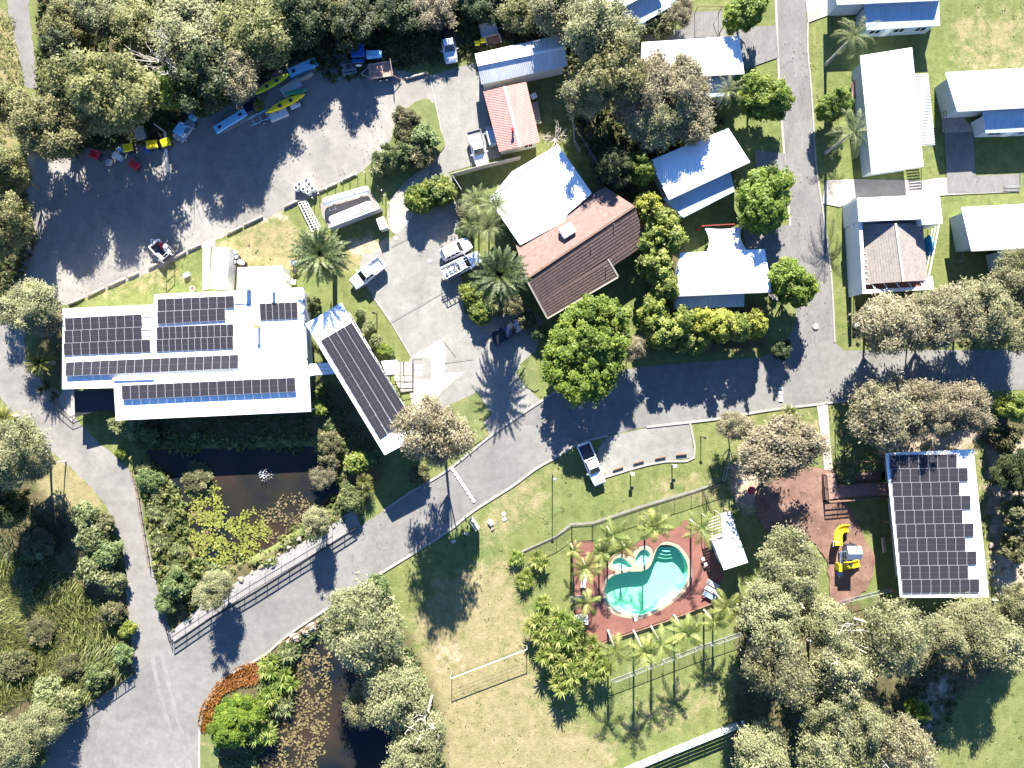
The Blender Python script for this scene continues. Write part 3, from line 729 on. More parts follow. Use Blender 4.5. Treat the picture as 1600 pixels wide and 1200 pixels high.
kind('brown_gum', 'leaf_gum_brown', 'bark_grey', 3, 4.2, 10.0, 4.0, 140, .94, 200, .16, 2.1, .42, .5, 7, .7, rad=.22, nl=16, lean=.7, solid=.12)
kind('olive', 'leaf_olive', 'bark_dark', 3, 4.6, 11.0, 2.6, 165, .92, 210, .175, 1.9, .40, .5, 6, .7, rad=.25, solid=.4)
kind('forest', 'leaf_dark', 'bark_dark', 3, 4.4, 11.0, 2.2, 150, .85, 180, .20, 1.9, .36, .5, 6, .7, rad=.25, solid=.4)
kind('fig', 'leaf_fig', 'bark_grey', 2, 6.0, 7.6, 1.4, 340, .58, 150, .20, 1.5, .26, .82, 5, 1.3, rad=.35, nl=10, solid=.6)
kind('round', 'leaf_fig', 'bark_grey', 2, 3.7, 6.8, 1.4, 150, .56, 150, .21, 1.5, .24, .72, 5, 1.2, rad=.2, nl=8, solid=.6)
kind('hedge', 'leaf_lime', 'bark_grey', 3, 2.5, 6.6, .7, 90, .52, 130, .22, 1.5, .2, .72, 4, 1.2, rad=.14, nl=7, lean=.2, solid=.6)
kind('gold', 'leaf_yellow', 'bark_grey', 2, 2.5, 6.2, .7, 90, .52, 130, .22, 1.5, .2, .72, 4, 1.2, rad=.14, nl=7, lean=.2, solid=.6)
kind('boxhedge', 'leaf_box', 'bark_dark', 2, 2.2, 3.2, .2, 110, .45, 130, .19, 1.5, .3, .75, 3, .8, rad=.1, nl=7, lean=.1, solid=.7)
kind('shrub', 'leaf_green', 'bark_dark', 4, 1.8, 2.6, .2, 60, .46, 110, .18, 1.7, .26, .55, 5, .6, rad=.08, nl=6, lean=.2, solid=.5)
kind('bush', 'leaf_bush', 'bark_dark', 3, 2.2, 3.2, .2, 66, .52, 120, .18, 1.9, .32, .5, 5, .5, rad=.08, nl=6, lean=.3, solid=.4)
kind('pale', 'leaf_pale', 'bark_grey', 2, 1.9, 2.6, .2, 60, .46, 110, .17, 2.0, .28, .55, 5, .5, rad=.08, nl=6, lean=.2, solid=.4)
kind('lime', 'leaf_lime', 'bark_grey', 2, 1.6, 2.2, .2, 48, .42, 100, .18, 1.6, .22, .65, 4, .6, rad=.06, nl=5, lean=.1, solid=.5)
def place(kindkey, name, label, cat, px, py, rpx, h, v=0, rz=0.0, group=None, zf=.62, sq=1.0):
    vs, R0, H0 = KIND[kindkey]; zc = h*zf
    base = P(px, py, zc); rm = rpx*(H-zc)/F
    t = thing(name, label, cat, (base.x, base.y, gz(base.x, base.y)), rz, group)
    t.scale = (rm/R0*sq, rm/R0/sq, h/H0)
    cm, tm = vs[v % len(vs)]
    for nm, me in (('crown', cm), ('trunk', tm)):
        o = bpy.data.objects.new(nm, me); C.objects.link(o); o.parent = t
    return t
def gz(x, y):
    """ground height at a point (ponds dip)"""
    z = 0.0
    for pl in (POND1, POND2):
        d = float(poly_sd(np.array([x]), np.array([y]), zone(pl))[0])
        if d < .3: z = -1.2*min(1, (.3-d)/1.6)
    return z
# ---------------- palms
def frond(V, T, rng, base, az, el, L, droop, n, ll, lw, tw=.5, tone=.5, plume=0):
    """feather frond: arching midrib with leaflets either side"""
    d = np.array([math.cos(az), math.sin(az), 0.0]); side = np.array([-d[1], d[0], 0.0])
    pts = []; p = np.array(base, float); e = el
    for i in range(n+1):
        pts.append(p.copy()); e2 = e-droop*(i/n)**1.2
        p = p + (d*math.cos(e2)+np.array([0,0,1])*math.sin(e2))*L/n
    pts = np.array(pts)
    for i in range(1, n):
        t = i/n; fw = unit(pts[i+1]-pts[i]); up = np.cross(side, fw)*-1
        up = unit(np.cross(fw, side)); w = math.sin(math.pi*min(1, .12+t*.9))**.6
        for s in (-1, 1):
            dd = unit(side*s*.86+fw*.55+up*rng.uniform(-.25, .25+plume)-np.array([0,0,tw])*rng.uniform(.3, .9))
            a = pts[i]; ln = ll*w*rng.uniform(.85, 1.1); b = a+dd*ln; wv = fw*lw*.5
            V.append(np.array([a-wv*.6, a+wv*.6, a+dd*ln*.6+wv*.9, b])); T.append(tone+rng.normal(0, .1)+.12*t)
    # midrib
    for i in range(n):
        wv = side*.05*(1-i/n*.7); V.append(np.array([pts[i]-wv, pts[i]+wv, pts[i+1]+wv*.9, pts[i+1]-wv*.9])+np.array([0,0,.012])); T.append(tone+.15)
def palm_crown(name, mat, seed, nf, L, ll, lw, n, el, droop, tone=(.3, .7), zb=0.0, plume=0, tw=.5):
    rng = np.random.default_rng(seed); V = []; T = []
    for k in range(nf):
        f = (k+.5)/nf; az = k*2.39996+rng.uniform(-.15, .15)
        e = el[0]+(el[1]-el[0])*f+rng.uniform(-.08, .08)
        frond(V, T, rng, (.08*math.cos(az), .08*math.sin(az), zb+(1-f)*-.0), az, e, L*rng.uniform(.85, 1.06), droop*rng.uniform(.8, 1.25), n, ll, lw, tw, tone[0]+(tone[1]-tone[0])*rng.random(), plume)
    return leaf_mesh(name, np.concatenate(V), np.array(T), mat)
PALM = {}
PALM['date'] = palm_crown('date_crown', MAT['leaf_palm'], 1, 92, 3.7, .40, .17, 30, (1.35, -.6), 1.0, (.35, .75), plume=.3, tw=.15)
PALM['date2'] = palm_crown('date_crown', MAT['leaf_palm'], 5, 92, 3.7, .40, .17, 30, (1.35, -.6), 1.0, (.15, .5), plume=.3, tw=.15)
PALM['king'] = [palm_crown('king_crown', MAT['leaf_king'], 20+s, (8, 12, 9, 13, 10, 11, 7)[s], (2.9, 2.5, 3.1, 2.7, 2.4, 3.0, 2.8)[s], .72, .13, 22, ((1.15, -.1), (1.3, .1), (1.0, -.2))[s % 3], (1.3, 1.6, 1.15)[s % 3], (.15, .8), tw=.6) for s in range(7)]
PALM['queen'] = [palm_crown('queen_crown', MAT['leaf_pale'], 40+s, 17, 3.3, .7, .08, 22, (1.2, -.2), 1.7, (.15, .6), tw=.8) for s in range(3)]
PALM['cane'] = [palm_crown('cane_crown', MAT['leaf_green'], 60+s, 24, 2.3, .5, .08, 16, (1.3, .1), 1.3, (.45, .9), tw=.5) for s in range(2)]
PALM['cycad'] = [palm_crown('cycad_crown', MAT['leaf_cycad'], 80+s, 56, 1.75, .26, .06, 18, (1.4, -.1), .9, (.25, .85), plume=.25, tw=.1) for s in range(2)]
def straps(V, T, rng, c, n, L, w, el=(1.3, -.1), droop=1.1, tone=.5):
    for k in range(n):
        az = k*2.39996+rng.uniform(-.3, .3); e = el[0]+(el[1]-el[0])*(k/n)+rng.uniform(-.12, .12)
        d = np.array([math.cos(az), math.sin(az), 0]); s = np.array([-d[1], d[0], 0]); p = np.array(c, float); l = L*rng.uniform(.75, 1.1); tn = tone+rng.normal(0, .13)
        for i in range(3):
            e2 = e-droop*(i/3)**1.3; q = p+(d*math.cos(e2)+np.array([0,0,1])*math.sin(e2))*l/3
            w0 = w*(1, 1, .7)[i]; w1 = w*(1, .7, .08)[i]
            V.append(np.array([p-s*w0/2, p+s*w0/2, q+s*w1/2, q-s*w1/2])); T.append(tn+.07*i); p = q
def strap_mesh(name, mat, seed, heads, spread, zr, n, L, w, tone=.5):
    rng = np.random.default_rng(seed); V = []; T = []; cs = []
    for k in range(heads):
        for _ in range(30):
            a = rng.uniform(0, 2*np.pi); r = spread*math.sqrt(rng.random())
            c = np.array([r*math.cos(a), r*math.sin(a), rng.uniform(*zr)*(1-.35*r/max(spread, .01))])
            if not cs or min(np.linalg.norm(c[:2]-q[:2]) for q in cs) > L*.62: break
        cs.append(c); straps(V, T, rng, c, n, L, w, tone=tone+rng.normal(0, .08))
    tm = MB()
    for c in cs: tm.tube([(c[0]*.35, c[1]*.35, -.2), (c[0]*.8, c[1]*.8, c[2]*.5), tuple(c)], [.09, .07, .06], 5)
    t = bpy.data.meshes.new(name+'_stem'); t.from_pydata(tm.v, [], tm.f); t.materials.append(MAT['palm_bark'])
    return leaf_mesh(name, np.concatenate(V), np.array(T), mat), t
STRAP = {
 'fan': [strap_mesh('fan_crown', MAT['leaf_fan'], 100+s, 9, 1.7, (2.2, 3.6), 46, 1.3, .19, .55) for s in range(3)],
 'small': [strap_mesh('rosette', MAT['leaf_fan'], 120+s, 5, 1.0, (.8, 1.6), 42, 1.15, .16, .5) for s in range(2)],
 'pond': [strap_mesh('rosette', MAT['leaf_pale'], 140+s, 4, .8, (.4, 1.0), 40, .9, .09, .5) for s in range(2)],
 'yucca': [strap_mesh('rosette', MAT['leaf_cycad'], 160+s, 3, .9, (1.2, 2.6), 60, .95, .10, .3) for s in range(2)]}
def strap_plant(key, name, label, cat, px, py, s, v=0, rz=0.0, z=1.5, group=None):
    b = P(px, py, z*s); t = thing(name, label, cat, (b.x, b.y, gz(b.x, b.y)), rz, group, (s, s, s))
    lm, tm = STRAP[key][v % len(STRAP[key])]
    for nm, me in (('foliage', lm), ('stem', tm)):
        o = bpy.data.objects.new(nm, me); C.objects.link(o); o.parent = t
    return t
def palm(key, name, label, cpx, cpy, h, s=1.0, v=0, rz=0.0, group=None, trunk_r=.14, shaft=True, base=None, cat='palm tree'):
    """crown seen at (cpx, cpy), h metres up; the trunk stands below it (or leans from base)"""
    c = P(cpx, cpy, h); b = P(*base) if base else Vector((c.x, c.y, 0))
    t = thing(name, label, cat, (b.x, b.y, 0), 0, group)
    mb = MB(); o = Vector((b.x, b.y, 0)); top = Vector((c.x, c.y, h)); up = (top-o)
    sl = min(1.3, h*.2) if shaft else 0
    e = top-up.normalized()*sl
    mb.tube([o-Vector((0,0,.2)), o+up*.03, o+up*.15, o+up*.5, e], [trunk_r*1.6, trunk_r*1.35, trunk_r, trunk_r*.9, trunk_r*.85], 8)
    mb.build('trunk', MAT['palm_bark'], t, smooth=True)
    if shaft:
        mb = MB(); mb.tube([e, e.lerp(top, .15), e.lerp(top, .5), top], [trunk_r*.9, trunk_r*1.45, trunk_r*1.3, trunk_r*.7], 8); mb.build('crownshaft', MAT['crownshaft'], t, smooth=True)
    me = PALM[key]; me = me[v % len(me)] if isinstance(me, list) else me
    q = bpy.data.objects.new('crown', me); C.objects.link(q); q.parent = t
    q.location = top-o; q.rotation_euler = (0, 0, rz); q.scale = (s, s, s)
    return t

# ---------------- trees and plants standing in the picture
n = 0
def T(k, nm, px, py, r, h, label, cat='tree', v=None, group=None, zf=.62, sq=1.0):
    global n; n += 1
    return place(k, nm, label, cat, px, py, r, h, n if v is None else v, (n*2.4) % 6.28 if sq == 1.0 else 0.0, group, zf, sq)
FW = 'trees of the wood along the top'
T('olive','woodland_tree',168,142,73,11.8,'largest pale olive tree spreading over the yellow bins in the yard corner',group=FW)
T('olive','woodland_tree',72,195,56,10.2,'broad olive tree between the gravel track end and the largest olive crown',group=FW)
T('olive','woodland_tree',10,272,38,10.2,'dark tree at the left edge above the sandy patch',group=FW)
T('olive','woodland_tree',2,352,46,10.2,'shaded dark tree on the left edge below the sandy patch',group=FW)
T('olive','woodland_tree',8,160,32,8.0,'small tree beside the grey track at the left edge',group=FW)
T('olive','woodland_tree',112,40,36,8.5,'yellowish tree on the right of the grey track at the top edge',group=FW)
T('gum','woodland_tree',150,12,43,8.5,'grey-green tree at the top edge behind the yellowish tree',group=FW)
T('olive','woodland_tree',210,50,45,8.5,'rounded olive tree above the bare grey branches',group=FW)
T('shrub','understorey_bush',196,72,18,3.5,'bright yellow-green bush among the wood above the largest olive tree','bush')
T('forest','woodland_tree',108,98,38,9.1,'dark green tree right of the middle of the grey track',group=FW)
T('lime','understorey_bush',82,118,18,2.6,'lime green bush beside the lower end of the grey track','bush')
T('round','woodland_tree',262,140,30,8.0,'small bright green round tree beside bare grey branches',group=FW)
T('gum','woodland_tree',300,35,58,8.5,'tall grey-green tree at the top edge between two olive trees',group=FW)
T('olive','woodland_tree',402,52,64,8.5,'bright olive dome-shaped tree above the stacked blue and yellow boats',group=FW)
T('forest','woodland_tree',322,122,56,9.6,'deeply shaded tree behind the blue buggy',group=FW)
T('brown_gum','woodland_tree',375,122,34,8.2,'brownish thin crowned tree behind the long sky blue box',group=FW)
T('forest','woodland_tree',478,24,47,7.0,'dark tree at the top edge right of the bright olive dome tree',group=FW)
T('olive','woodland_tree',520,8,36,6.5,'olive topped tree on the top edge above the blue tractor',group=FW)
T('forest','woodland_tree',552,24,42,6.6,'dark green tree directly behind the blue tractor',group=FW)
T('forest','woodland_tree',626,8,46,4.2,'dark green tree on the top edge left of the dark ute',group=FW)
T('brown_gum','woodland_tree',676,2,36,4,'brown flecked tree on the top edge above the dark ute',group=FW)
T('forest','woodland_tree',742,-8,40,4.2,'dark tree on the top edge above the grey trailer',group=FW)
T('olive','woodland_tree',812,16,38,5.5,'olive tree at the top edge above the zinc shed',group=FW)
T('gum','woodland_tree',872,18,46,8.5,'tall grey-green tree reaching over the zinc shed ridge',group=FW)
for i,(x,y,r,h) in enumerate([(440,-50,60,7),(530,-62,60,6),(610,-48,58,5),(690,-60,60,5),(770,-55,55,5.5),(345,-60,55,8),(850,-60,50,8)]):
    T('forest','woodland_tree',x,y,r,h,'tall dark tree of the wood standing beyond the top edge of the picture',group=FW)
T('gum','street_gum',930,52,52,13,'tall gum between the zinc shed and the shade-blue roofed cabin')
T('olive','street_gum',948,108,58,12,'olive gum right of the zinc shed in front of the white cabin roof')
T('gum','street_gum',920,150,34,10,'slender grey-green gum beside the paling fence of the red roofed shed')
T('brown_gum','street_gum',1012,140,50,9,'brownish gum overlapping the left end of the white cabin roof')
T('brown_gum','street_gum',1072,140,46,8.5,'brown flecked gum over the lower edge of the white cabin roof')
T('brown_gum','street_gum',1078,184,38,7,'sparse brownish gum above the skillion roof streaked with shade')
T('gum','street_gum',1022,192,46,8,'grey-green gum left of the sparse brownish gum')
T('forest','garden_tree',962,262,30,7,'dark bushy tree between the white house roof and the skillion cabin')
T('round','garden_tree',1000,262,26,6,'dark green garden tree touching the left end of the skillion cabin roof')
T('round','fig_tree',1190,152,44,7,'bright green round tree at the kerb beside the white topped cabin')
T('round','fig_tree',1168,16,34,7,'green round tree at the kerb on the top edge')
T('round','fig_tree',1194,304,54,7.5,'largest bright green round tree on the left kerb of the side road')
T('round','fig_tree',1238,444,40,7,'bright green round tree standing at the bend of the side road')
T('forest','fig_tree',1222,545,16,3.5,'small dark conical tree on the road corner')
T('brown_gum','shrub',1062,20,22,3.6,'olive brown shrub beside the shade-blue roof at the top edge','shrub')
T('bush','shrub',1032,42,22,3.0,'dark leafy shrub under the eave of the top shade-blue roof','shrub')
HG = 'hedge trees around the white cabin with the shade sail'
for i, (x, y, r, h, k, l) in enumerate([(1012,318,24,6.5,'gold','yellow-green hedge tree at the top end of the hedge column'),
  (1032,345,28,7,'hedge','second hedge tree from the top of the hedge column'),(1046,372,26,7,'hedge','grey-green hedge tree in the hedge column level with the shade sail'),
  (1018,378,22,6.5,'hedge','left bulge of the hedge column beside the brown tiled roof'),(1022,412,30,7,'hedge','broad green hedge tree left of the white cabin roof edge'),
  (1040,452,24,6.5,'hedge','hedge tree against the lower left corner of the white cabin roof'),(1022,486,28,6.5,'hedge','green hedge tree at the corner where the hedge turns'),
  (1034,520,30,6.5,'hedge','large pale speckled hedge tree at the roadside corner of the hedge'),(1070,506,26,6.5,'hedge','hedge tree below the shade-blue lower roof, left of the yellow ones'),
  (1102,502,28,6.5,'gold','yellow hedge tree left of the middle of the roadside row'),(1130,504,28,6.8,'gold','brightest yellow hedge tree in the roadside row'),
  (1160,512,24,6.3,'hedge','grey-green hedge tree between the yellow hedge trees'),(1184,510,22,6.3,'gold','yellow hedge tree at the road end of the row'),
  (1090,530,26,5.5,'hedge','shaded hedge tree on the road side of the yellow row')]):
    T(k,'hedge_tree',x,y,r,h,l,'hedge tree',i,HG)
T('fig','fig_tree',914,548,79,7.6,'huge bright green round fig tree at the corner of the tiled house')
T('brown_gum','shrub',984,540,20,5.5,'brown sparse shrub on the right flank of the huge fig tree','shrub')
# courtyard and house garden
for i, (x, y, r, k, l) in enumerate([(658,308,27,'boxhedge','dense bright clipped hedge bush at the left end beside the courtyard path'),(690,297,28,'boxhedge','dense bright clipped hedge bush beside the cream paling fence')]):
    T(k,'clipped_hedge',x,y,r,3.4,l,'hedge',i,'clipped hedge bushes by the courtyard')
IS = 'shrubs on the grass island of the yard'
for i, (x, y, r, k, h, l) in enumerate([(628,178,16,'bush',2.4,'brownish shrub at the top end of the grass island'),(640,192,20,'bush',2.6,'brown-green shrub under the top of the grass island'),(662,212,22,'shrub',2.8,'green shrub on the lawn side of the grass island'),
  (634,212,18,'bush',2.6,'pinkish brown shrub on the yard side of the grass island'),(660,240,22,'bush',2.6,'brown shrub at the courtyard corner of the grass island'),(632,238,22,'shrub',2.6,'rounded green shrub in the middle of the grass island'),
  (606,250,20,'shrub',2.5,'green shrub near the pointed end of the grass island'),(588,262,16,'pale',2.2,'pale green shrub at the pointed end of the grass island by the tank yard')]):
    T(k,'island_shrub',x,y,r,h,l,'shrub',i,IS)
palm('date','date_palm','large date palm with stiff grey fronds beside the white roofed office',501,398,7.2,1.12,rz=.4,trunk_r=.34,shaft=False)
palm('date2','date_palm','dark green date palm in front of the brown tiled house',781,430,8.2,1.12,rz=1.3,trunk_r=.34,shaft=False)
for i,(x,y,s,h,l) in enumerate([(745,318,1.15,5.6,'feathery pale palm at the house wall nearest the clipped hedge'),(775,320,1.2,6.0,'feathery pale palm against the white house roof'),(762,356,1.1,5.2,'feathery palm above the two parked four-wheel drives'),(738,352,.9,3.4,'low feathery palm beside the front of the white wagon')]):
    palm('cane','cane_palm',l,x,y,h,s,i,i*1.7,'cane palms in front of the house',.10,False)
T('boxhedge','garden_shrub',740,462,22,2.6,'dark rounded shrub below the date palm at the courtyard edge','shrub')
T('boxhedge','garden_shrub',752,490,22,2.4,'low clipped green shrub beside the navy ute','shrub')
T('lime','garden_shrub',728,452,10,1.4,'tiny lime green shrub on the courtyard edge below the ladder rack vehicle','shrub')
T('shrub','garden_shrub',842,520,14,2,'leafy shrub between the navy ute and the huge fig tree','shrub')
GS = 'shade plants in front of the tiled house'
for i,(x,y,r,k,h,l) in enumerate([(730,330,18,'bush',1.8,'leafy shrub between the clipped hedge and the feathery palms'),(800,350,18,'shrub',2.2,'green shrub squeezed against the corner of the white house roof'),(728,362,14,'shrub',1.6,'small shrub behind the bonnet of the white wagon'),(806,410,16,'shrub',2,'shrub under the right fronds of the dark date palm'),(770,480,20,'shrub',2.2,'shrub in the shade below the dark date palm'),(800,476,18,'bush',2.2,'dark shrub at the lower corner of the tiled house'),(826,500,15,'bush',2,'dark shrub between the navy ute and the tiled roof corner')]):
    T(k,'garden_shrub',x,y,r,h,l,'shrub',i,GS)
PB = 'plants of the flower bed beside the office'
for i,(x,y,r,k,h,l) in enumerate([(562,490,9,'pale',1.3,'pale plant at the top of the office flower bed'),(574,512,11,'pale',1.4,'pale pinkish plant in the upper office flower bed'),(588,532,12,'pale',1.5,'pale plant in the middle of the office flower bed'),(600,548,14,'round',1.8,'bright green leafy plant in the office flower bed'),(608,556,9,'shrub',1.4,'small green plant at the bottom of the office flower bed')]):
    T(k,'bed_plant',x,y,r,h,l,'plant',i,PB)
T('shrub','garden_shrub',488,478,13,1.8,'dark leafed shrub between the two solar roofs','shrub')
T('bush','garden_shrub',470,466,11,1.6,'dark shrub at the corner of the big solar roof','shrub')
T('brown_gum','roadside_gum',678,686,54,16,'tall brown-green gum over the end of the office roof at the road',zf=.78)
T('bush','roadside_shrub',652,742,18,2.2,'olive shrub at the foot of the tall roadside gum','shrub')
# pond edge
PE = 'plants around the main pond'
for i,(x,y,r,k,h,l) in enumerate([(500,640,12,'lime',1.4,'lime green clipped shrub below the corner of the long veranda roof'),(498,612,7,'lime',1.2,'small lime shrub in the gap beside the veranda roof'),(512,690,20,'bush',2,'olive shrub on the right bank of the pond'),(516,720,18,'bush',2.2,'brownish shrub over the right pond edge'),
  (502,746,20,'brown_gum',3,'sparse brown shrub hanging over the pond corner'),(562,722,20,'lime',2.6,'yellow-green rounded shrub below the office roof end'),(582,718,14,'shrub',2.2,'green shrub under the office roof end'),(548,782,20,'shrub',2.6,'dark green shrub below the blue-green cycad'),
  (494,812,22,'gum',6.6,'pale yellowish shrub at the pond end of the footpath'),(208,664,20,'pale',3,'pale green rounded bush at the deck corner under the veranda roof'),(186,664,16,'pale',2.8,'pale bush touching the dark deck'),(232,678,16,'shrub',2.6,'shaded green bush below the veranda corner'),
  (186,708,9,'lime',1.2,'small lime shrub at the pond corner beside the track'),(340,916,27,'gum',6.4,'pale straw green shrub beside the footpath'),(272,915,24,'shrub',2.6,'green shrub between the gravel track and the footpath'),(256,945,16,'shrub',2,'small green shrub at the track end by the railing'),
  (300,746,26,'bush',1.8,'dry brown shrub on the upper left pond edge'),(232,752,20,'shrub',2,'green shrub along the pond side of the gravel track')]):
    T(k,'pond_shrub',x,y,r,h,l,'shrub',i,PE)
for i,(x,y,s,l) in enumerate([(226,735,1.0,'grassy tuft plant at the top of the track side bed'),(246,770,1.0,'grassy tuft plant left of the lily pads'),(240,800,1.1,'grassy tuft beside the track bend'),(262,815,1.0,'grassy tuft at the left pond shore'),(252,848,1.1,'grassy tuft near the lower left pond shore'),(278,858,1.0,'grassy tuft at the lower left corner of the pond'),(270,885,.9,'grassy tuft above the green shrub by the footpath')]):
    strap_plant('pond','tuft_plant',l,'plant',x,y,s,i,i*1.3,.8,'tuft plants on the pond bank')
palm('cycad','cycad','blue-green cycad rosette between the pond and the office shadow',569,752,1.6,.75,0,.3,None,.2,False,cat='cycad')
palm('cycad','cycad','dark palm-like cycad right of the blue-green rosette',574,766,1.3,.6,1,.9,None,.2,False,cat='cycad')
# left edge
T('gum','paperbark_tree',56,476,42,7.5,'pale grey-green paperbark at the left end of the big solar roof',zf=.6)
T('brown_gum','paperbark_tree',70,500,32,6,'darker sparse crown below the pale paperbark at the solar roof end',zf=.6)
palm('cycad','cycad','big yellow-green spiky cycad beside the solar roof corner',64,566,2.6,1.28,0,.2,None,.25,False,cat='cycad')
strap_plant('yucca','yucca','dark spiky yucca at the track below the yellow-green cycad','plant',66,604,.9,0,.4,1.8)
strap_plant('yucca','yucca','tall thin yucca with pale flower head by the dark deck','plant',82,618,.5,1,1.4,1.8)
palm('cycad','cycad','dark cycad at the left edge beside the track',8,652,2.0,1.0,1,.2,None,.25,False,cat='cycad')
T('gum','paperbark_tree',22,712,52,11,'grey-green paperbark at the left edge below the gravel track')
T('gum','paperbark_tree',60,728,22,9,'slender grey paperbark leaning over the straw lawn')
T('forest','paperbark_tree',4,800,34,9,'dark tree on the left edge above the reeds')
WE = 'bushes along the gravel track beside the wetland'
for i,(x,y,r,k,h,l) in enumerate([(132,806,22,'pale',3,'pale green bush at the upper track bend'),(160,818,18,'bush',2.6,'dark bush hugging the track bend'),(142,842,26,'pale',3,'big grey-green bush beside the track'),(166,868,24,'shrub',3,'green bush on the track edge below the bend'),(140,890,24,'pale',3,'grey-green bush above the reed bed'),(170,905,22,'pale',2.6,'pale bush on the left track edge'),
  (176,960,20,'bush',2.4,'dark bush at the track near the reeds'),(196,985,14,'lime',1.8,'lime bush at the track edge near the railing'),(192,1020,18,'shrub',2.2,'green bush by the railing where the track meets the road'),(150,1060,22,'shrub',2.6,'green bush behind the roadside railing'),(98,1105,28,'pale',3.4,'pale yellowish bush at the corner of the wide road'),
  (70,1090,26,'pale',3.2,'pale straw bush above the corner of the wide road'),(60,1135,34,'gum',5,'silvery bush at the lower left road edge'),(20,1165,40,'gum',6,'silvery tree in the lower left corner'),(48,1186,22,'shrub',2.6,'green bush on the bottom edge at the left')]):
    T(k,'wetland_bush',x,y,r,h,l,'bush',i,WE)
for i,(x,y,r,k,h,l) in enumerate([(36,905,22,'bush',1.7,'olive bush inside the reed bed near the left edge'),(62,985,24,'bush',1.5,'olive bush in the lower half of the reed bed'),(28,1040,26,'bush',1.7,'olive bush at the lower left of the reed bed'),(104,1044,22,'bush',1.6,'olive bush at the foot of the reed bed'),(58,850,26,'bush',2.2,'shaded bush at the head of the reed bed')]):
    T(k,'wetland_bush',x,y,r,h,l,'bush',i,WE)
# bottom middle
T('round','garden_tree',368,1122,46,4.2,'bright green spreading bush on the orange flower bed')
T('gum','waterside_gum',572,985,62,12,'olive green gum at the roadside above the lower pond')
T('gum','waterside_gum',622,1082,50,11,'gum leaning over the right bank of the lower pond')
T('gum','waterside_gum',565,1108,30,8,'smaller gum hanging over the lower pond water')
T('gum','waterside_gum',660,1150,42,10,'silvery gum with pale bare branches at the lawn edge')
T('gum','waterside_gum',640,1206,44,10,'gum on the bottom edge right of the lower pond')
T('shrub','round_shrub',591,918,18,2.2,'clipped grey-green round shrub on the kerb','shrub')
for i,(x,y,k,s,l) in enumerate([(450,1020,'pond',1.2,'spiky rosette plant beside the retaining stones'),(424,1042,'small',1.1,'leafy rosette next to the orange bed'),(440,1070,'small',1.2,'yellow-green rosette at the pond bank below the road'),(418,1085,'small',1.1,'bright rosette right of the bright green bush'),(440,1110,'pond',1.4,'large pale rosette over the lower pond lilies'),(410,1150,'small',1.2,'rosette on the bank near the bottom edge')]):
    strap_plant(k,'bank_plant',l,'plant',x,y,s,i,i*1.1,.9,'rosette plants on the lower pond bank')
# right side gums
RG = 'gum trees along the road on the right'
for i,(x,y,r,k,h,l) in enumerate([(1382,496,48,'brown_gum',9,'brown-green gum under the tiled courtyard cabin'),(1466,494,50,'brown_gum',9,'wide grey-brown gum in the middle of the roadside row'),(1448,520,30,'brown_gum',7,'lower gum crown in front of the roadside row'),(1536,486,48,'gum',9.5,'grey-green gum right of the middle of the roadside row'),(1592,440,40,'gum',9,'grey-green gum at the right edge beside the blue cabin'),(1590,505,36,'gum',8,'pale gum at the right edge above the road'),
   (1364,652,52,'brown_gum',8,'large gum beside the path to the solar pavilion'),(1442,638,42,'brown_gum',8,'olive gum above the solar pavilion roof'),(1504,642,38,'brown_gum',7.5,'rounded gum next to the yellow bin'),(1588,636,26,'hedge',6,'bright yellow-green tree at the right edge below the road')]):
    T(k,'roadside_gum',x,y,r,h,l,'tree',i,RG)
T('brown_gum','park_gum',1216,700,56,9.5,'brown-grey gum spreading over the playground mulch',v=1,sq=1.22)
T('brown_gum','park_gum',1150,668,24,6,'sparse grey tree between the parking bay and the playground')
palm('cycad','cycad','small dark cycad on the verge by the concrete path',1232,646,1.4,.85,0,.5,None,.2,False,cat='cycad')
for i,(x,y,r,k,h,l) in enumerate([(1588,740,34,'forest',6,'dark shrubby tree at the right edge near the solar pavilion'),(1598,800,30,'bush',5,'dark brown shrubby tree on the right edge'),(1592,852,24,'bush',4,'brown shrub on the right edge beside the rocks'),(1572,690,22,'bush',4,'brown shrub behind the solar pavilion'),(1322,742,18,'shrub',2.2,'dark green shrub in the ramp corner of the pavilion')]):
    T(k,'scrub_bush',x,y,r,h,l,'bush',i)
LR = 'tall gums in the lower right grove'
for i,(x,y,r,k,h,l) in enumerate([(1234,888,50,'gum',11,'olive gum between the pool shed and the playground tower'),(1208,944,48,'gum',12,'gum just below the pool shed'),(1284,968,40,'gum',11,'gum above the grove beside the playground fence'),(1206,1036,50,'gum',13,'broad gum left of the grove centre'),(1304,1036,44,'gum',13,'silvery gum in the grove centre'),(1384,1000,52,'gum',13,'rounded pale gum below the solar pavilion corner'),(1292,1108,38,'gum',11,'gum in the lower left of the grove'),
   (1346,1122,36,'gum',11,'gum with bare white branches near the bottom'),(1404,1150,44,'brown_gum',12,'brownish gum at the bottom of the grove'),(1190,1172,44,'gum',12,'bright olive gum on the bottom edge beside the slatted fence'),(1290,1170,50,'gum',12,'gum on the bottom edge of the grove'),(1508,985,52,'gum',9.5,'spreading gum below the lower right corner of the pavilion'),(1556,1000,42,'gum',9.5,'gum with long shadow at the right of the grove'),(1592,956,36,'gum',8,'gum at the right edge beside the rocky slope'),
   (1470,990,28,'gum',11,'smaller gum left of the spreading gum'),(1350,1160,40,'gum',9,'pale twiggy gum on the bottom edge')]):
    T(k,'grove_gum',x,y,r,h,l,'tree',i,LR)
T('round','garden_tree',1432,1110,20,4,'small vivid green tree inside the grove')
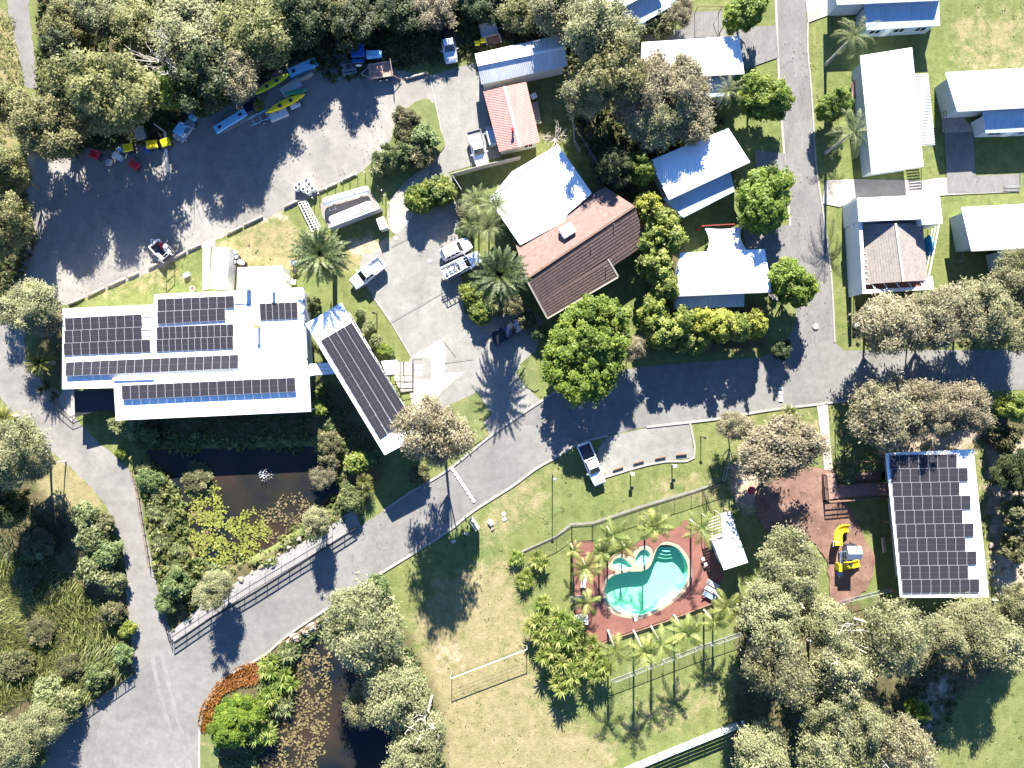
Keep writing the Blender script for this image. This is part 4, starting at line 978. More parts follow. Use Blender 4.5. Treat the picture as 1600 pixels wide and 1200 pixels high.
# pool garden
PF = 'leafy rosette clumps left of the pool'
for i,(x,y,s,k,z,l) in enumerate([(806,872,.75,'small',1.0,'leafy clump at the top left of the pool garden'),(846,876,.95,'small',1.2,'bright leafy clump at the left fence corner'),(822,908,.9,'small',1.2,'leafy clump on the left of the pool garden'),(846,944,.8,'small',1.0,'yellow leafy clump left of the deck'),
   (846,985,1.0,'fan',2.6,'tall rosette clump at the net end of the pool garden'),(880,985,1.15,'fan',2.8,'tall bright rosette clump touching the deck corner'),(868,1022,1.1,'fan',2.8,'tall rosette clump in the middle of the big cluster'),(884,1062,1.1,'fan',2.7,'rosette clump at the bottom of the big cluster'),(930,1040,1.0,'fan',2.5,'dark green rosette clump right of the big cluster'),(912,1010,.9,'fan',2.4,'rosette clump at the lower left deck corner')]):
    strap_plant(k,'rosette_clump',l,'plant',x,y,s,i,i*1.9,z,PF)
KP = 'slender palms around the pool'
for i,(x,y,h,s,l) in enumerate([(958,838,5.6,.95,'slender palm on the fence line at the top left of the pool'),(1022,822,6.6,1.1,'slender palm above the pool steps'),(1096,826,5.6,.9,'slender palm against the pool shed pergola'),(916,888,5.0,.9,'slender palm over the left deck'),(942,862,4.4,.75,'slender palm between the left deck and the spa'),(978,856,3.4,.6,'short palm beside the spa'),
   (918,942,5.8,.85,'slender palm over the white deck chairs'),(962,1016,7.2,.95,'slender palm on the lawn below the lower left of the deck'),(1006,1018,7.5,1.0,'slender palm on the lawn below the middle of the deck'),(1034,1008,6.9,.9,'slender palm with yellow fronds below the deck'),(1072,988,6.6,1.0,'slender palm below the right part of the deck'),(1136,946,6.4,1.05,'slender palm at the right corner of the deck beside the loungers'),(1116,972,5.0,.7,'small slender palm on the lawn near the pool shed'),
   (896,860,3.6,.6,'thin young palm at the left pool gate')]):
    palm('king','slender_palm',l,x,y,h,s,i,i*1.37,KP,.13)
palm('queen','feather_palm','big drooping feather palm over the top right blue cabin',1334,56,8.0,1.0,0,.3,None,.18)
palm('queen','feather_palm','big drooping feather palm beside the long white cabin roof',1334,206,8.0,1.1,1,1.3,None,.18)
palm('queen','feather_palm','feather palm between the white topped cabin and the kerb tree',1138,142,5.6,.75,2,2.2,None,.16)
T('round','fig_tree',1306,164,28,4.6,'bright green bush between the feather palm and the brown deck')
T('shrub','garden_shrub',1108,388,9,1.4,'small green shrub beside the shade sail','shrub')
# young plants with slender stems, dead branches, stumps
def dead_branches(label, px, py, r, h, seed, nbr=14, bm='bark_pale'):
    rng = random.Random(seed); b = P(px, py, h*.7); t = thing('dead_tree', label, 'dead tree', (b.x, b.y, 0))
    mb = MB(); mb.tube([(b.x, b.y, -.2), (b.x, b.y, h*.5)], [.16, .1], 6); mb.build('trunk', MAT['bark_pale'], t)
    mb = MB(); o = Vector((b.x, b.y, h*.45))
    for k in range(nbr):
        a = rng.uniform(0, 6.28); l = r*rng.uniform(.5, 1); e = o+Vector((math.cos(a)*l, math.sin(a)*l, h*rng.uniform(.2, .55)))
        m_ = o.lerp(e, .5)+Vector((rng.uniform(-.3,.3), rng.uniform(-.3,.3), rng.uniform(-.1,.4)))
        mb.tube([o, m_, e], [.07, .05, .015], 5)
        for _ in range(3):
            s_ = m_.lerp(e, rng.random()); q = s_+Vector((rng.uniform(-1,1), rng.uniform(-1,1), rng.uniform(-.2,.6)))*r*.3
            mb.tube([s_, q], [.03, .008], 4)
    mb.build('branch', MAT[bm], t); return t
dead_branches('bare silver-grey dead tree between the olive trees of the top wood', 242, 82, 3.2, 10.5, 1, 20)
dead_branches('bare grey dead branches above the blue buggy', 262, 108, 2.2, 10, 2)
dead_branches('bare white dead branches in the silvery gum by the lower pond', 664, 1130, 2.6, 11, 3, 18)
dead_branches('twisted white dead branches at the bottom of the lower right grove', 1366, 1166, 2.8, 11, 4, 20)
dead_branches('bare pale branches among the upper grove gums', 1314, 1000, 3.0, 13.5, 5, 12)

# ---------------- ground cover nobody could count
def scatter_cover(name, zones_, dens, size, mat, seed, hgt=(.05, .5), aspect=2.2, clump=True):
    rng = np.random.default_rng(seed); V = []; T_ = []
    for px in zones_:
        q = np.array(zone(px)); lo, hi = q.min(0), q.max(0)
        m = int((hi-lo).prod()*dens); p = rng.uniform(lo, hi, (m, 2)); p = p[poly_sd(p[:, 0], p[:, 1], q) < 0]
        for a in p:
            k = rng.integers(6, 16); rc = rng.uniform(.18, .5); hh = rng.uniform(*hgt)
            d = unit(rng.normal(size=(k, 3))); d[:, 2] = abs(d[:, 2])
            c = np.array([a[0], a[1], hh*.4])+d*rc*np.array([1, 1, hh])
            V.append(leaf_quads(c, unit(d+rng.normal(size=(k, 3))*.5+[0, 0, .5]), size*rng.uniform(.6, 1.4, k), aspect, rng)); T_.append(rng.normal(.45, .12)+rng.normal(0, .15, k))
    o = bpy.data.objects.new(name, leaf_mesh(name, np.concatenate(V), np.concatenate(T_), mat)); C.objects.link(o); tag(o, kind='stuff'); return o
def blades(name, zones_, dens, L, mat, seed, w=.05, lean=.9, dirn=None):
    rng = np.random.default_rng(seed); V = []; T_ = []
    for px in zones_:
        q = np.array(zone(px)); lo, hi = q.min(0), q.max(0)
        m = int((hi-lo).prod()*dens); p = rng.uniform(lo, hi, (m, 2)); p = p[poly_sd(p[:, 0], p[:, 1], q) < 0]
        nrm = np.sin(p[:, 0]*.35+1.3*np.sin(p[:, 1]*.21))+np.cos(p[:, 1]*.41)
        az = nrm*1.4+rng.normal(0, .7, len(p)); el = rng.uniform(.15, 1.2, len(p))*lean
        l = L*rng.uniform(.5, 1.2, len(p)); d = np.stack([np.cos(az)*np.cos(el), np.sin(az)*np.cos(el), np.sin(el)], 1)
        s = np.stack([-np.sin(az), np.cos(az), np.zeros(len(p))], 1)*w*rng.uniform(.6, 1.4, (len(p), 1))
        a = np.concatenate([p, np.zeros((len(p), 1))], 1); mid = a+d*l[:, None]*.55; e = a+d*l[:, None]-np.array([0, 0, 1])*(l*.12)[:, None]
        V.append(np.stack([a-s, a+s, mid+s, mid-s], 1).reshape(-1, 3)); V.append(np.stack([mid-s, mid+s, e+s*.2, e-s*.2], 1).reshape(-1, 3))
        tn = .45+.14*nrm+rng.normal(0, .16, len(p)); T_ += [tn, tn+.08]
    o = bpy.data.objects.new(name, leaf_mesh(name, np.concatenate(V), np.concatenate(T_), mat)); C.objects.link(o); tag(o, kind='stuff'); return o
tag(scatter_cover('undergrowth', [BUSH[0][0], BUSH[1][0], BUSH[4][0]], 3.2, .24, MAT['leaf_under'], 5, (.1, 1.0)), 'low dark undergrowth covering the floor of the top wood', 'undergrowth')
tag(scatter_cover('undergrowth', [[(1150,930),(1290,940),(1400,980),(1540,1000),(1500,1090),(1440,1230),(1150,1230)], [(1555,640),(1640,620),(1640,930),(1575,920)], [(1330,540),(1600,540),(1600,470),(1340,470)]], .8, .22, MAT['leaf_bush'], 6), 'scrubby undergrowth below the right hand gum trees', 'undergrowth')
tag(scatter_cover('undergrowth', [[(222,735),(262,745),(285,800),(290,860),(370,900),(330,950),(270,985),(240,880)], [(490,690),(545,700),(560,790),(520,830),(440,870),(430,862),(520,800),(533,770),(520,722)], [(185,655),(490,650),(486,690),(225,697)], [(490,600),(505,600),(600,715),(560,700),(500,690)]], 2.2, .2, MAT['leaf_green'], 7), 'leafy green undergrowth on the banks of the main pond', 'undergrowth')
tag(scatter_cover('undergrowth', [[(415,1030),(500,985),(445,1050),(445,1110),(400,1200),(345,1200),(400,1100)], [(560,940),(640,1000),(680,1100),(690,1220),(640,1220),(600,1090),(545,1000)]], 2.2, .2, MAT['leaf_green'], 8), 'leafy undergrowth on the banks of the lower pond', 'undergrowth')
def margin_cover(name, poly, dens, mat, seed, w0=-.7, w1=1.5, size=.2):
    rng = np.random.default_rng(seed); q = np.array(zone(poly)); lo, hi = q.min(0)-3, q.max(0)+3; m = int((hi-lo).prod()*dens)
    p = rng.uniform(lo, hi, (m, 2)); d = poly_sd(p[:, 0], p[:, 1], q); nz = np.sin(p[:, 0]*.9)+np.cos(p[:, 1]*1.1+p[:, 0]*.4)
    p = p[(d > w0+.25*nz) & (d < w1+.6*nz)]; V = []; T_ = []
    for a in p:
        k = rng.integers(8, 18); rc = rng.uniform(.2, .5); dd = unit(rng.normal(size=(k, 3))); dd[:, 2] = abs(dd[:, 2])
        z0 = gz(a[0], a[1]); c = np.array([a[0], a[1], max(z0, -.5)+.1])+dd*rc*np.array([1, 1, rng.uniform(.5, 1.4)])
        V.append(leaf_quads(c, unit(dd+rng.normal(size=(k, 3))*.5+[0, .2, .5]), size*rng.uniform(.6, 1.4, k), 2.2, rng)); T_.append(rng.normal(.5, .14)+rng.normal(0, .15, k))
    o = bpy.data.objects.new(name, leaf_mesh(name, np.concatenate(V), np.concatenate(T_), mat)); C.objects.link(o); tag(o, kind='stuff'); return o
tag(margin_cover('waterside_plants', POND1, 2.4, MAT['leaf_fan2'], 31), 'low yellow-green plants along the waterline of the main pond', 'waterside plants')
tag(margin_cover('waterside_plants', POND2, 2.2, MAT['leaf_green'], 32), 'low green plants along the waterline of the lower pond', 'waterside plants')
tag(scatter_cover('undergrowth', [[(222,735),(262,745),(285,800),(290,860),(330,900),(300,950),(262,960),(240,880)]], 4.0, .22, MAT['leaf_fan2'], 9, (.3, 1.3)), 'dense yellow-green plants between the gravel track and the main pond', 'undergrowth')
tag(blades('reed_bed', [[(-70,880),(60,860),(95,880),(130,920),(160,950),(185,1000),(205,1045),(120,1105),(60,1090),(-70,1150)]], 26, 1.5, MAT['leaf_reed'], 11, .045), 'tangled olive reeds filling the wetland on the left', 'reeds')
tag(blades('reed_bed', [[(-70,760),(30,790),(100,810),(110,860),(60,870),(-70,890)]], 10, 1.1, MAT['leaf_dark'], 12, .05), 'dark shaded reeds at the head of the left wetland', 'reeds')  # dark palette puts the tree shade into these reeds' colour
tag(blades('long_grass', [[(-20,20),(22,30),(38,140),(40,200),(-20,250)], [(60,20),(100,80),(110,140),(80,150),(62,130)]], 14, .8, MAT['leaf_reed'], 13, .05), 'long straw coloured grass beside the grey track', 'grass')
tag(blades('long_grass', [[(610,95),(690,85),(692,112),(640,112)], [(690,95),(742,60),(742,90),(700,104)]], 16, .45, MAT['leaf_fan'], 14, .04), 'long sunlit grass at the edge of the yard beside the tractor', 'grass')
rb = blades('flower_bed', [smooth_pts([(312,1140),(311,1115),(322,1090),(345,1062),(372,1044),(398,1032),(404,1046),(402,1068),(380,1070),(350,1085),(334,1110),(326,1140)], 3)], 110, .42, MAT['leaf_rust'], 15, .06, 1.3)
tag(rb, 'rust orange foliage filling the curved kerbside bed', 'flower bed')
def lilies(name, zones_, dens, r, mat, seed, z=-.43, holes=.0):
    rng = np.random.default_rng(seed); vs = []; fs = []
    for px, dn in zones_:
        q = np.array(zone(px)); lo, hi = q.min(0), q.max(0)
        m = int((hi-lo).prod()*dens*dn); p = rng.uniform(lo, hi, (m, 2)); d = poly_sd(p[:, 0], p[:, 1], q)
        n_ = np.sin(p[:, 0]*1.7+2*np.sin(p[:, 1]*.9))+np.cos(p[:, 1]*2.1+p[:, 0]*.6)
        p = p[(d < rng.uniform(-.9, .1, m)) & (n_ > -1.0+rng.normal(0, .5, m))]
        for a in p:
            rr = r*rng.uniform(.55, 1.25); zz = z+rng.uniform(0, .05); b0 = len(vs); tx, ty = rng.normal(0, .16, 2); a0 = rng.uniform(0, 6.28)
            for k in range(7):
                an = a0+k*.87; vs.append((a[0]+rr*math.cos(an), a[1]+rr*math.sin(an), zz+rr*(tx*math.cos(an)+ty*math.sin(an))+.03))
            fs.append(list(range(b0, b0+7)))
    me = bpy.data.meshes.new(name); me.from_pydata(vs, [], fs); me.materials.append(mat)
    o = bpy.data.objects.new(name, me); C.objects.link(o); tag(o, kind='stuff'); return o
tag(lilies('lily_pads', [([(290,790),(320,762),(340,758),(350,790),(372,800),(395,792),(412,800),(425,835),(400,866),(372,884),(315,890),(292,860)], 2.2), ([(284,758),(335,748),(345,765),(300,790),(284,790)], 1.6)], 12, .135, MAT['lily_leaf'], 21), 'yellow-green lily pads crowding the lower half of the main pond', 'lily pads')
tag(lilies('lily_pads', [([(400,800),(430,776),(470,770),(505,800),(470,826),(425,858),(405,850)], .8), ([(284,785),(330,800),(330,860),(300,880)], .9)], 16, .125, MAT['lily_brown'], 22), 'brownish lily pads at the right side of the main pond', 'lily pads')
tag(lilies('lily_pads', [([(450,1030),(500,1000),(522,1010),(524,1060),(518,1110),(512,1160),(490,1240),(420,1240),(405,1190),(445,1120),(455,1075)], 1.25)], 12, .135, MAT['lily_brown'], 23), 'brown and green lily pads in the lower pond', 'lily pads')

LAWNS = [[(640,900),(800,780),(870,745),(1110,730),(1110,760),(890,822),(815,870),(830,990),(850,1100),(1150,1030),(1150,1130),(960,1190),(700,1220),(650,1080)], [(1475,0),(1640,0),(1640,110),(1480,112)], [(110,470),(250,408),(315,385),(315,452),(240,460)], [(340,375),(470,318),(560,290),(600,370),(540,400),(470,420),(380,405)], [(1500,1110),(1640,1050),(1640,1230),(1480,1230)], [(1260,60),(1300,60),(1300,280),(1290,280)], [(1290,330),(1312,340),(1330,530),(1305,525)]]
tag(scatter_cover('lawn_weeds', LAWNS, .07, .09, MAT['leaf_fan2'], 41, (.03, .14)), 'small weeds and grass tufts dotted over the lawns', 'weeds')
def litter(name, zones_, dens, mat, seed):
    rng = np.random.default_rng(seed); V = []; T_ = []
    for px in zones_:
        q = np.array(zone(px)); lo, hi = q.min(0), q.max(0); m = int((hi-lo).prod()*dens); p = rng.uniform(lo, hi, (m, 2)); p = p[poly_sd(p[:, 0], p[:, 1], q) < 0]
        nz = np.sin(p[:, 0]*.5+1.7*np.sin(p[:, 1]*.33)); p = p[nz > rng.uniform(-1.2, 1.2, len(p))]
        c = np.concatenate([p, np.full((len(p), 1), ZL[0]+.03)], 1); V.append(leaf_quads(c, unit(rng.normal(size=(len(p), 3))*.3+[0, 0, 1]), rng.uniform(.04, .13, len(p)), 2.0, rng)); T_.append(rng.uniform(.1, .9, len(p)))
    o = bpy.data.objects.new(name, leaf_mesh(name, np.concatenate(V), np.concatenate(T_), mat)); C.objects.link(o); tag(o, kind='stuff'); return o
tag(litter('leaf_litter', LAWNS+[[(60,240),(260,210),(460,110),(600,110),(600,230),(480,310),(110,470),(40,440)], [(1310,545),(1640,545),(1640,610),(1310,628)], [(1180,735),(1380,735),(1370,930),(1290,930)], [(500,870),(640,775),(700,810),(560,910)], [(1215,0),(1258,0),(1300,530),(1245,530)]], 1.6, MAT['leaf_gum_brown'], 42), 'fallen leaves and bark scattered over the lawns, yard and roads', 'leaf litter')
# ------------------------------------------------------------ buildings
def pts3(px, z):
    z = z if hasattr(z, '__len__') else [z]*len(px)
    return [P(x, y, zz) for (x, y), zz in zip(px, z)]
def roof_part(name, parent, px, z, th, mat, bevel=0):
    mb = MB(); mb.slab(pts3(px, z), th); return mb.build(name, mat, parent)
def wall_part(parent, px, z, ins, mat, drop=.22, name='wall', z0=-.1):
    q = pts3(px, z); i = inset(q, ins); mb = MB()
    mb._pr([(p.x, p.y) for p in i], z0, [p.z-drop for p in q]); return mb.build(name, mat, parent), i
def on_wall(parent, poly, k, t0, t1, z0, z1, name, mat, frame=None, proud=.03):
    """window or door on wall side k of the inset polygon"""
    a, b = poly[k], poly[(k+1) % len(poly)]; d = (b-a); L = d.length; d = d/L
    ar = sum(poly[i].x*poly[(i+1)%len(poly)].y-poly[(i+1)%len(poly)].x*poly[i].y for i in range(len(poly)))
    nn = Vector((d.y, -d.x)) if ar > 0 else Vector((-d.y, d.x))
    c = a+d*(L*(t0+t1)/2)+nn*(proud/2); w = L*(t1-t0); rz = math.atan2(d.y, d.x)
    mb = MB(); mb.box((c.x, c.y, (z0+z1)/2), (w, proud+.04, z1-z0), rz)
    o = mb.build(name, mat, parent)
    if frame:
        fb = MB(); hw = w/2; u = Vector((d.x, d.y, 0)); c3 = Vector((c.x+nn.x*.03, c.y+nn.y*.03, 0))
        for s in (-1, 1): fb.bar(c3+u*s*hw+Vector((0,0,z0)), c3+u*s*hw+Vector((0,0,z1)), .07, .07)
        for zz in (z0, z1): fb.bar(c3-u*(hw+.035)+Vector((0,0,zz)), c3+u*(hw+.035)+Vector((0,0,zz)), .08, .071)
        fb.bar(c3+Vector((0,0,z0)), c3+Vector((0,0,z1)), .05, .069)
        f = fb.build('frame', MAT[frame], None); f.parent = o
        # frame mesh is in world coordinates: move it under the window
        f.matrix_parent_inverse = Matrix.Translation(-Vector(parent.location))
    return o
def base_of(px, z=0):
    q = pts3(px, z); c = sum(q, Vector())/len(q); return (c.x, c.y, 0)
def gable(parent, nw, ne, se, sw, r0, r1, ze, zr, mat, name='roof', tiles=0, over=.0, th=.12):
    """ridge r0-r1 (pixels); eaves nw-ne... pass corners so that slope 1 = (a,b,r1,r0), slope 2 = (r0,r1,c,d)"""
    A, B, Cc, D = P(*nw, ze), P(*ne, ze), P(*se, ze), P(*sw, ze); r0_, r1_ = P(*r0, zr), P(*r1, zr)
    mb = MB()
    for q in ((r0_, r1_, B, A), (r1_, r0_, D, Cc)):
        if tiles: tiled(mb, q[0], q[1], q[2], q[3], tiles)
        else: mb.slab(q, th)
    o = mb.build(name, mat, parent)
    cap = MB(); cap.bar(r0_+Vector((0,0,.03)), r1_+Vector((0,0,.03)), .28, .1)
    cap.build('ridge_cap', MAT['metal_white'] if mat in (MAT['roof_red'], MAT['roof_zinc']) else MAT['timber_grey'] if mat == MAT['tile_grey'] else mat, parent)
    w = MB(); i = inset([A, B, Cc, D], .35)
    w._pr([(p.x, p.y) for p in i], -.1, [ze-.06]*4)
    # gable ends
    def sh(p, q): return p.lerp(q, .04)
    g0, g1 = sh(r0_, r1_), sh(r1_, r0_)
    for (a, b, g) in ((i[3], i[0], g0), (i[1], i[2], g1)):
        w.add([(a.x, a.y, ze-.06), (b.x, b.y, ze-.06), (g.x, g.y, zr-.14)], [(0,1,2)])
    return o, w, i
def tiled(mb, ra, rb, eb, ea, n, lift=.03):
    """tile courses as overlapping strips from the ridge (ra-rb) to the eave (ea-eb)"""
    nrm = (rb-ra).cross(ea-ra).normalized()
    if nrm.z < 0: nrm = -nrm
    for k in range(n):
        t0, t1 = k/n, (k+1.12)/n
        a, b = ra.lerp(ea, t0), rb.lerp(eb, t0); c, d = rb.lerp(eb, min(t1, 1.02)), ra.lerp(ea, min(t1, 1.02))
        up = nrm*lift
        vs = [a, b, c+up, d+up, a-up, b-up, c, d]
        mb.add(vs, [(0,1,2,3), (3,2,6,7), (0,3,7,4), (1,5,6,2), (4,7,6,5)])
def solar(parent, quad, z, rows, cols, tilt=.0, skip=(), counts=None, gap=.018, gapx=None, lift=.10, mid='h', ey=None):
    """array bolted to a roof: rails, and each panel its own object.  quad: NW, NE, SE, SW pixels"""
    q = pts3(quad, z+lift); q[2].z += tilt; q[3].z += tilt
    ax = ((q[1]-q[0])+(q[2]-q[3]))*.5; ay = ((q[3]-q[0])+(q[2]-q[1]))*.5
    ux = ax.normalized(); uz = ay.cross(ux).normalized()
    if uz.z < 0: uz = -uz
    uy = uz.cross(ux)
    Rm = Matrix((ux, uy, uz)).transposed()
    org = bil(q, .5, .5)
    rails = MB()
    for r in range(rows):
        for f in (.25, .75):
            a, b = bil(q, 0, (r+f)/rows), bil(q, (counts[r]/cols if counts else 1), (r+f)/rows)
            rails.bar(a-uz*.05, b-uz*.05, .05, .05)
    if tilt > .05:
        for c in range(cols+1):
            b = bil(q, c/cols, .97); rails.bar(b-uz*.05, Vector((b.x, b.y, z)), .04, .04)
    arr = MB(); arr.v, arr.f, arr.m = rails.v, rails.f, rails.m
    a = arr.build('solar_array', MAT['metal_grey'], parent)
    w = ax.length/cols-(gapx or gap); h = ay.length/rows-gap
    me_o = MB()
    me_o.box((0,0,0), (w, h, .035)); me_o.mi = 1; e = .016; ey = ey or e
    if mid == 'h':
        for s in (-1, 1): me_o.quad(*[(x*(w/2-e), s*(h/4-e*.4)+y*(h/4-e*.65), .0205) for x, y in ((-1,-1),(1,-1),(1,1),(-1,1))])
    else:
        for s in (-1, 1): me_o.quad(*[(s*(w/4-e*.4)+x*(w/4-e*.65), y*(h/2-ey), .0205) for x, y in ((-1,-1),(1,-1),(1,1),(-1,1))])
    first = me_o.build('solar_panel', [MAT['panel_frame'], MAT['panel_cell']], None)
    used = False
    for r in range(rows):
        for c in range(cols):
            if (r, c) in skip or (counts and c >= counts[r]): continue
            o = first if not used else first.copy()
            if used: C.objects.link(o)
            used = True
            o.parent = a; p = bil(q, (c+.5)/cols, (r+.5)/rows)-Vector(parent.location)
            o.matrix_local = Matrix.Translation(p) @ Rm.to_4x4()
    return a
def cabin(label, upper, zu, lower=None, zl=None, cat='cabin', group='holiday cabins', wallm='wall_blue', roofm='roof_white', lowm='shade_blue', ins=.55, win=True, side=2):
    t = thing('holiday_cabin', label, cat, base_of(lower or upper), 0, group)
    roof_part('roof', t, upper, zu, .16, MAT[roofm])
    body = upper
    if lower:
        roof_part('lower_roof', t, lower, zl, .12, MAT[lowm])
    w, i = wall_part(t, upper, [z for z in zu], ins, MAT[wallm], .2)
    if lower:
        w2, i2 = wall_part(t, lower, zl, .35, MAT[wallm], .18, 'lower_wall')
        if win:
            for t0, t1 in ((.08, .24), (.40, .56), (.76, .92)): on_wall(t, i2, side, t0, t1, 1.0, 2.0, 'window', MAT['glass_dark'], 'metal_white')
            on_wall(t, i2, side, .60, .70, .05, 2.05, 'door', MAT['wall_white'])
    g = MB(); q = pts3(upper, zu)
    g.bar(q[3]-Vector((0,0,.05)), q[2]-Vector((0,0,.05)), .14, .12); g.build('gutter', MAT['metal_grey'], t)
    return t
# --- the long white roof with solar arrays (office / restaurant block)
A = thing('solar_roofed_building', 'large white roofed building beside the pond carrying six solar arrays', 'building', base_of([(100,480),(480,450),(483,583),(97,608)]))
RA = [(98,482),(240,476),(241,460),(474,449),(479,560),(483,583),(177,593),(178,606),(97,608)]
roof_part('roof', A, RA, 4.4, .22, MAT['roof_white'])
wall_part(A, RA, 4.4, .45, MAT['wall_white'])
VR = [(177,590),(483,580),(486,643),(181,657)]
roof_part('veranda_roof', A, VR, [5.0,5.0,4.35,4.35], .16, MAT['roof_white'])
mb = MB()
for k in range(7):
    a = bil(pts3([(184,652),(482,640),(482,640),(184,652)], 3.8), k/6, 0); mb.bar((a.x, a.y, -.3), (a.x, a.y, 4.2), .16, .16)
mb.build('veranda_post', MAT['wall_white'], A)
cw = MB(); ca, cb = P(179,593,4.4), P(482,583.5,4.4); cw.bar(Vector((ca.x,ca.y,4.55)), Vector((cb.x,cb.y,4.55)), .2, .6); cw.build('sun_block_wall', MAT['wall_white'], A)  # strip wall added to stop sun leaking between the two roofs
roof_part('parapet', A, [(177,592),(240,590),(240,593),(177,595)], 5.1, .12, MAT['metal_white'])
mb = MB(); mb.bar(P(392,455,4.45), P(393,487,4.45), .1, .1); mb.bar(P(366,474,4.45), P(392,476,4.45), .08, .08); mb.build('roof_pipe', MAT['metal_grey'], A)
mb = MB(); c = P(389,452,4.4); mb.lathe(c, [(.28,0),(.28,1.0),(.34,1.02),(.34,1.12),(.20,1.14)], 14); mb.build('vent', MAT['metal_grey'], A)
mb = MB(); c = P(428,456,4.4); mb.lathe(c, [(.18,0),(.18,.8),(.26,.82),(.26,.95)], 12); mb.build('vent', MAT['shade_blue'], A)
mb = MB(); c = P(405,511,4.4); mb.lathe(c, [(.15,0),(.13,1.3),(.22,1.32),(.22,1.5)], 12); mb.build('flue', MAT['paint_orange'], A)
mb = MB(); mb.bar(P(474,449,4.44), P(479,560,4.44), .3, .12); mb.build('fascia', MAT['metal_grey'], A)
solar(A, [(102,497),(235,490),(235,550),(99,556)], 4.4, 3, 10, 0, skip=((0,9),(1,9)))
solar(A, [(246,467),(366,462),(365,500),(246,507)], 4.4, 2, 9, .1, skip=((1,8),))
solar(A, [(245,511),(365,506),(364,545),(244,550)], 4.4, 2, 12, 0)
solar(A, [(103,566),(372,554),(374,576),(104,588)], 4.4, 1, 20, .32)
solar(A, [(190,602),(461,590),(462,612),(191,625)], 4.8, 1, 20, .05, lift=.16)
solar(A, [(406,474),(465,472),(465,498),(406,501)], 4.4, 1, 6, 0)
dk = thing('deck_canopy', 'dark flat canopy at the left end of the pond veranda', 'canopy', base_of([(116,610),(178,606),(179,648),(116,652)]))
roof_part('roof', dk, [(116,611),(177,609),(180,640),(146,644),(117,652)], 2.6, .14, MAT['metal_black'])
mb = MB()
for x, y in ((119,614),(119,648),(175,637),(146,641)): a = P(x, y, 2.5); mb.bar((a.x,a.y,-.2), (a.x,a.y,2.46), .12, .12)
mb.build('post', MAT['metal_black'], dk)
fn = thing('handrail', 'thin dark handrail from the yucca to the dark canopy', 'railing', P(95,638))
mb = MB()
for a, b in (((84,626),(114,652)), ((114,652),(130,645))):
    for z in (.5, 1.0): mb.bar(P(*a, 0)+Vector((0,0,z)), P(*b, 0)+Vector((0,0,z)), .05, .05)
mb.build('rail', MAT['metal_black'], fn); mb = MB()
for x, y in ((84,626),(99,639),(114,652),(130,645)): mb.bar(P(x,y,0), P(x,y,0)+Vector((0,0,1.0)), .06, .06)
mb.build('post', MAT['metal_black'], fn)
# annex and container
t = thing('storage_annex', 'plain white flat roofed annex joined to the top of the solar building', 'shed', base_of([(372,418),(445,450)]))
roof_part('roof', t, [(371,418),(441,415),(445,449),(370,453)], 3.3, .12, MAT['roof_white']); w, i = wall_part(t, [(371,418),(441,415),(445,449),(370,453)], 3.3, .12, MAT['wall_cream'], .12)
on_wall(t, i, 1, .3, .6, .05, 2.05, 'door', MAT['wall_white'])
t = thing('shipping_container', 'white box container standing on the pale path', 'container', base_of([(331,385),(355,450)]))
q = [(332,386),(359,387),(354,450),(328,450)]
roof_part('roof', t, q, 2.6, .06, MAT['roof_white']); w, i = wall_part(t, q, 2.6, .05, MAT['wall_white'], .06)
on_wall(t, i, 0, .05, .49, .1, 2.4, 'door', MAT['wall_white']); on_wall(t, i, 0, .51, .95, .1, 2.4, 'door', MAT['wall_white'])
mb = MB(); a, b, c, d = pts3(q, 2.6)
for k in range(1, 9):
    p, r = a.lerp(d, k/9), b.lerp(c, k/9); mb.bar((p.x, p.y, 2.61), (r.x, r.y, 2.61), .05, .03)
mb.build('roof_rib', MAT['metal_white'], t)
# --- office with the tilted solar roof
B = thing('office_building', 'long diagonal white roofed office covered by four rows of solar panels', 'building', base_of([(477,506),(533,473),(656,682),(601,711)]))
RB = [(477,506),(533,473),(656,682),(601,711)]
roof_part('roof', B, RB, 5.6, .25, MAT['roof_white']); w, i = wall_part(B, RB, 5.6, .5, MAT['wall_grey'])
for k in range(6): on_wall(B, i, 1, .06+k*.155, .16+k*.155, .9, 2.3, 'window', MAT['glass_dark'], 'metal_white')
solar(B, [(501,532),(550,504),(643,652),(593,687)], 5.6, 10, 4, 0, gap=.0, gapx=.06, mid='v', ey=.003)
# slatted links
def slat_roof(label, px, z, n, mat, name='pergola', along=0, posts=True, cat='pergola', w=.28):
    t = thing(name, label, cat, base_of(px)); q = pts3(px, z); mb = MB()
    for k in range(n):
        f = (k+.5)/n
        a, b = (bil(q, 0, f), bil(q, 1, f)) if along == 0 else (bil(q, f, 0), bil(q, f, 1))
        mb.bar(a, b, w, .1)
    mb.build('slat', mat, t); mb = MB()
    for k in range(4): mb.bar(q[k]-Vector((0,0,.12)), q[(k+1) % 4]-Vector((0,0,.12)), .12, .14)
    mb.build('frame', mat, t)
    if posts:
        mb = MB()
        for p in q: mb.bar((p.x, p.y, -.1), (p.x, p.y, z-.18), .12, .12)
        mb.build('post', mat, t)
    return t
slat_roof('white slatted walkway roof linking the two solar roofed buildings', [(474,570),(522,567),(528,583),(474,588)], 3.4, 3, MAT['metal_white'], w=.42)
slat_roof('small white slatted pergola at the office entrance', [(596,565),(620,563),(620,584),(604,585)], 3.0, 5, MAT['metal_white'], w=.34)
t = thing('entry_deck', 'brown timber entry deck with thin black rails in front of the office', 'deck', P(634,588))
mb = MB(); mb.slab([P(x,y,.22) for x,y in ((620,566),(645,565),(646,610),(626,613),(616,592))], .2); mb.build('decking', MAT['timber_grey'], t)
mb = MB()
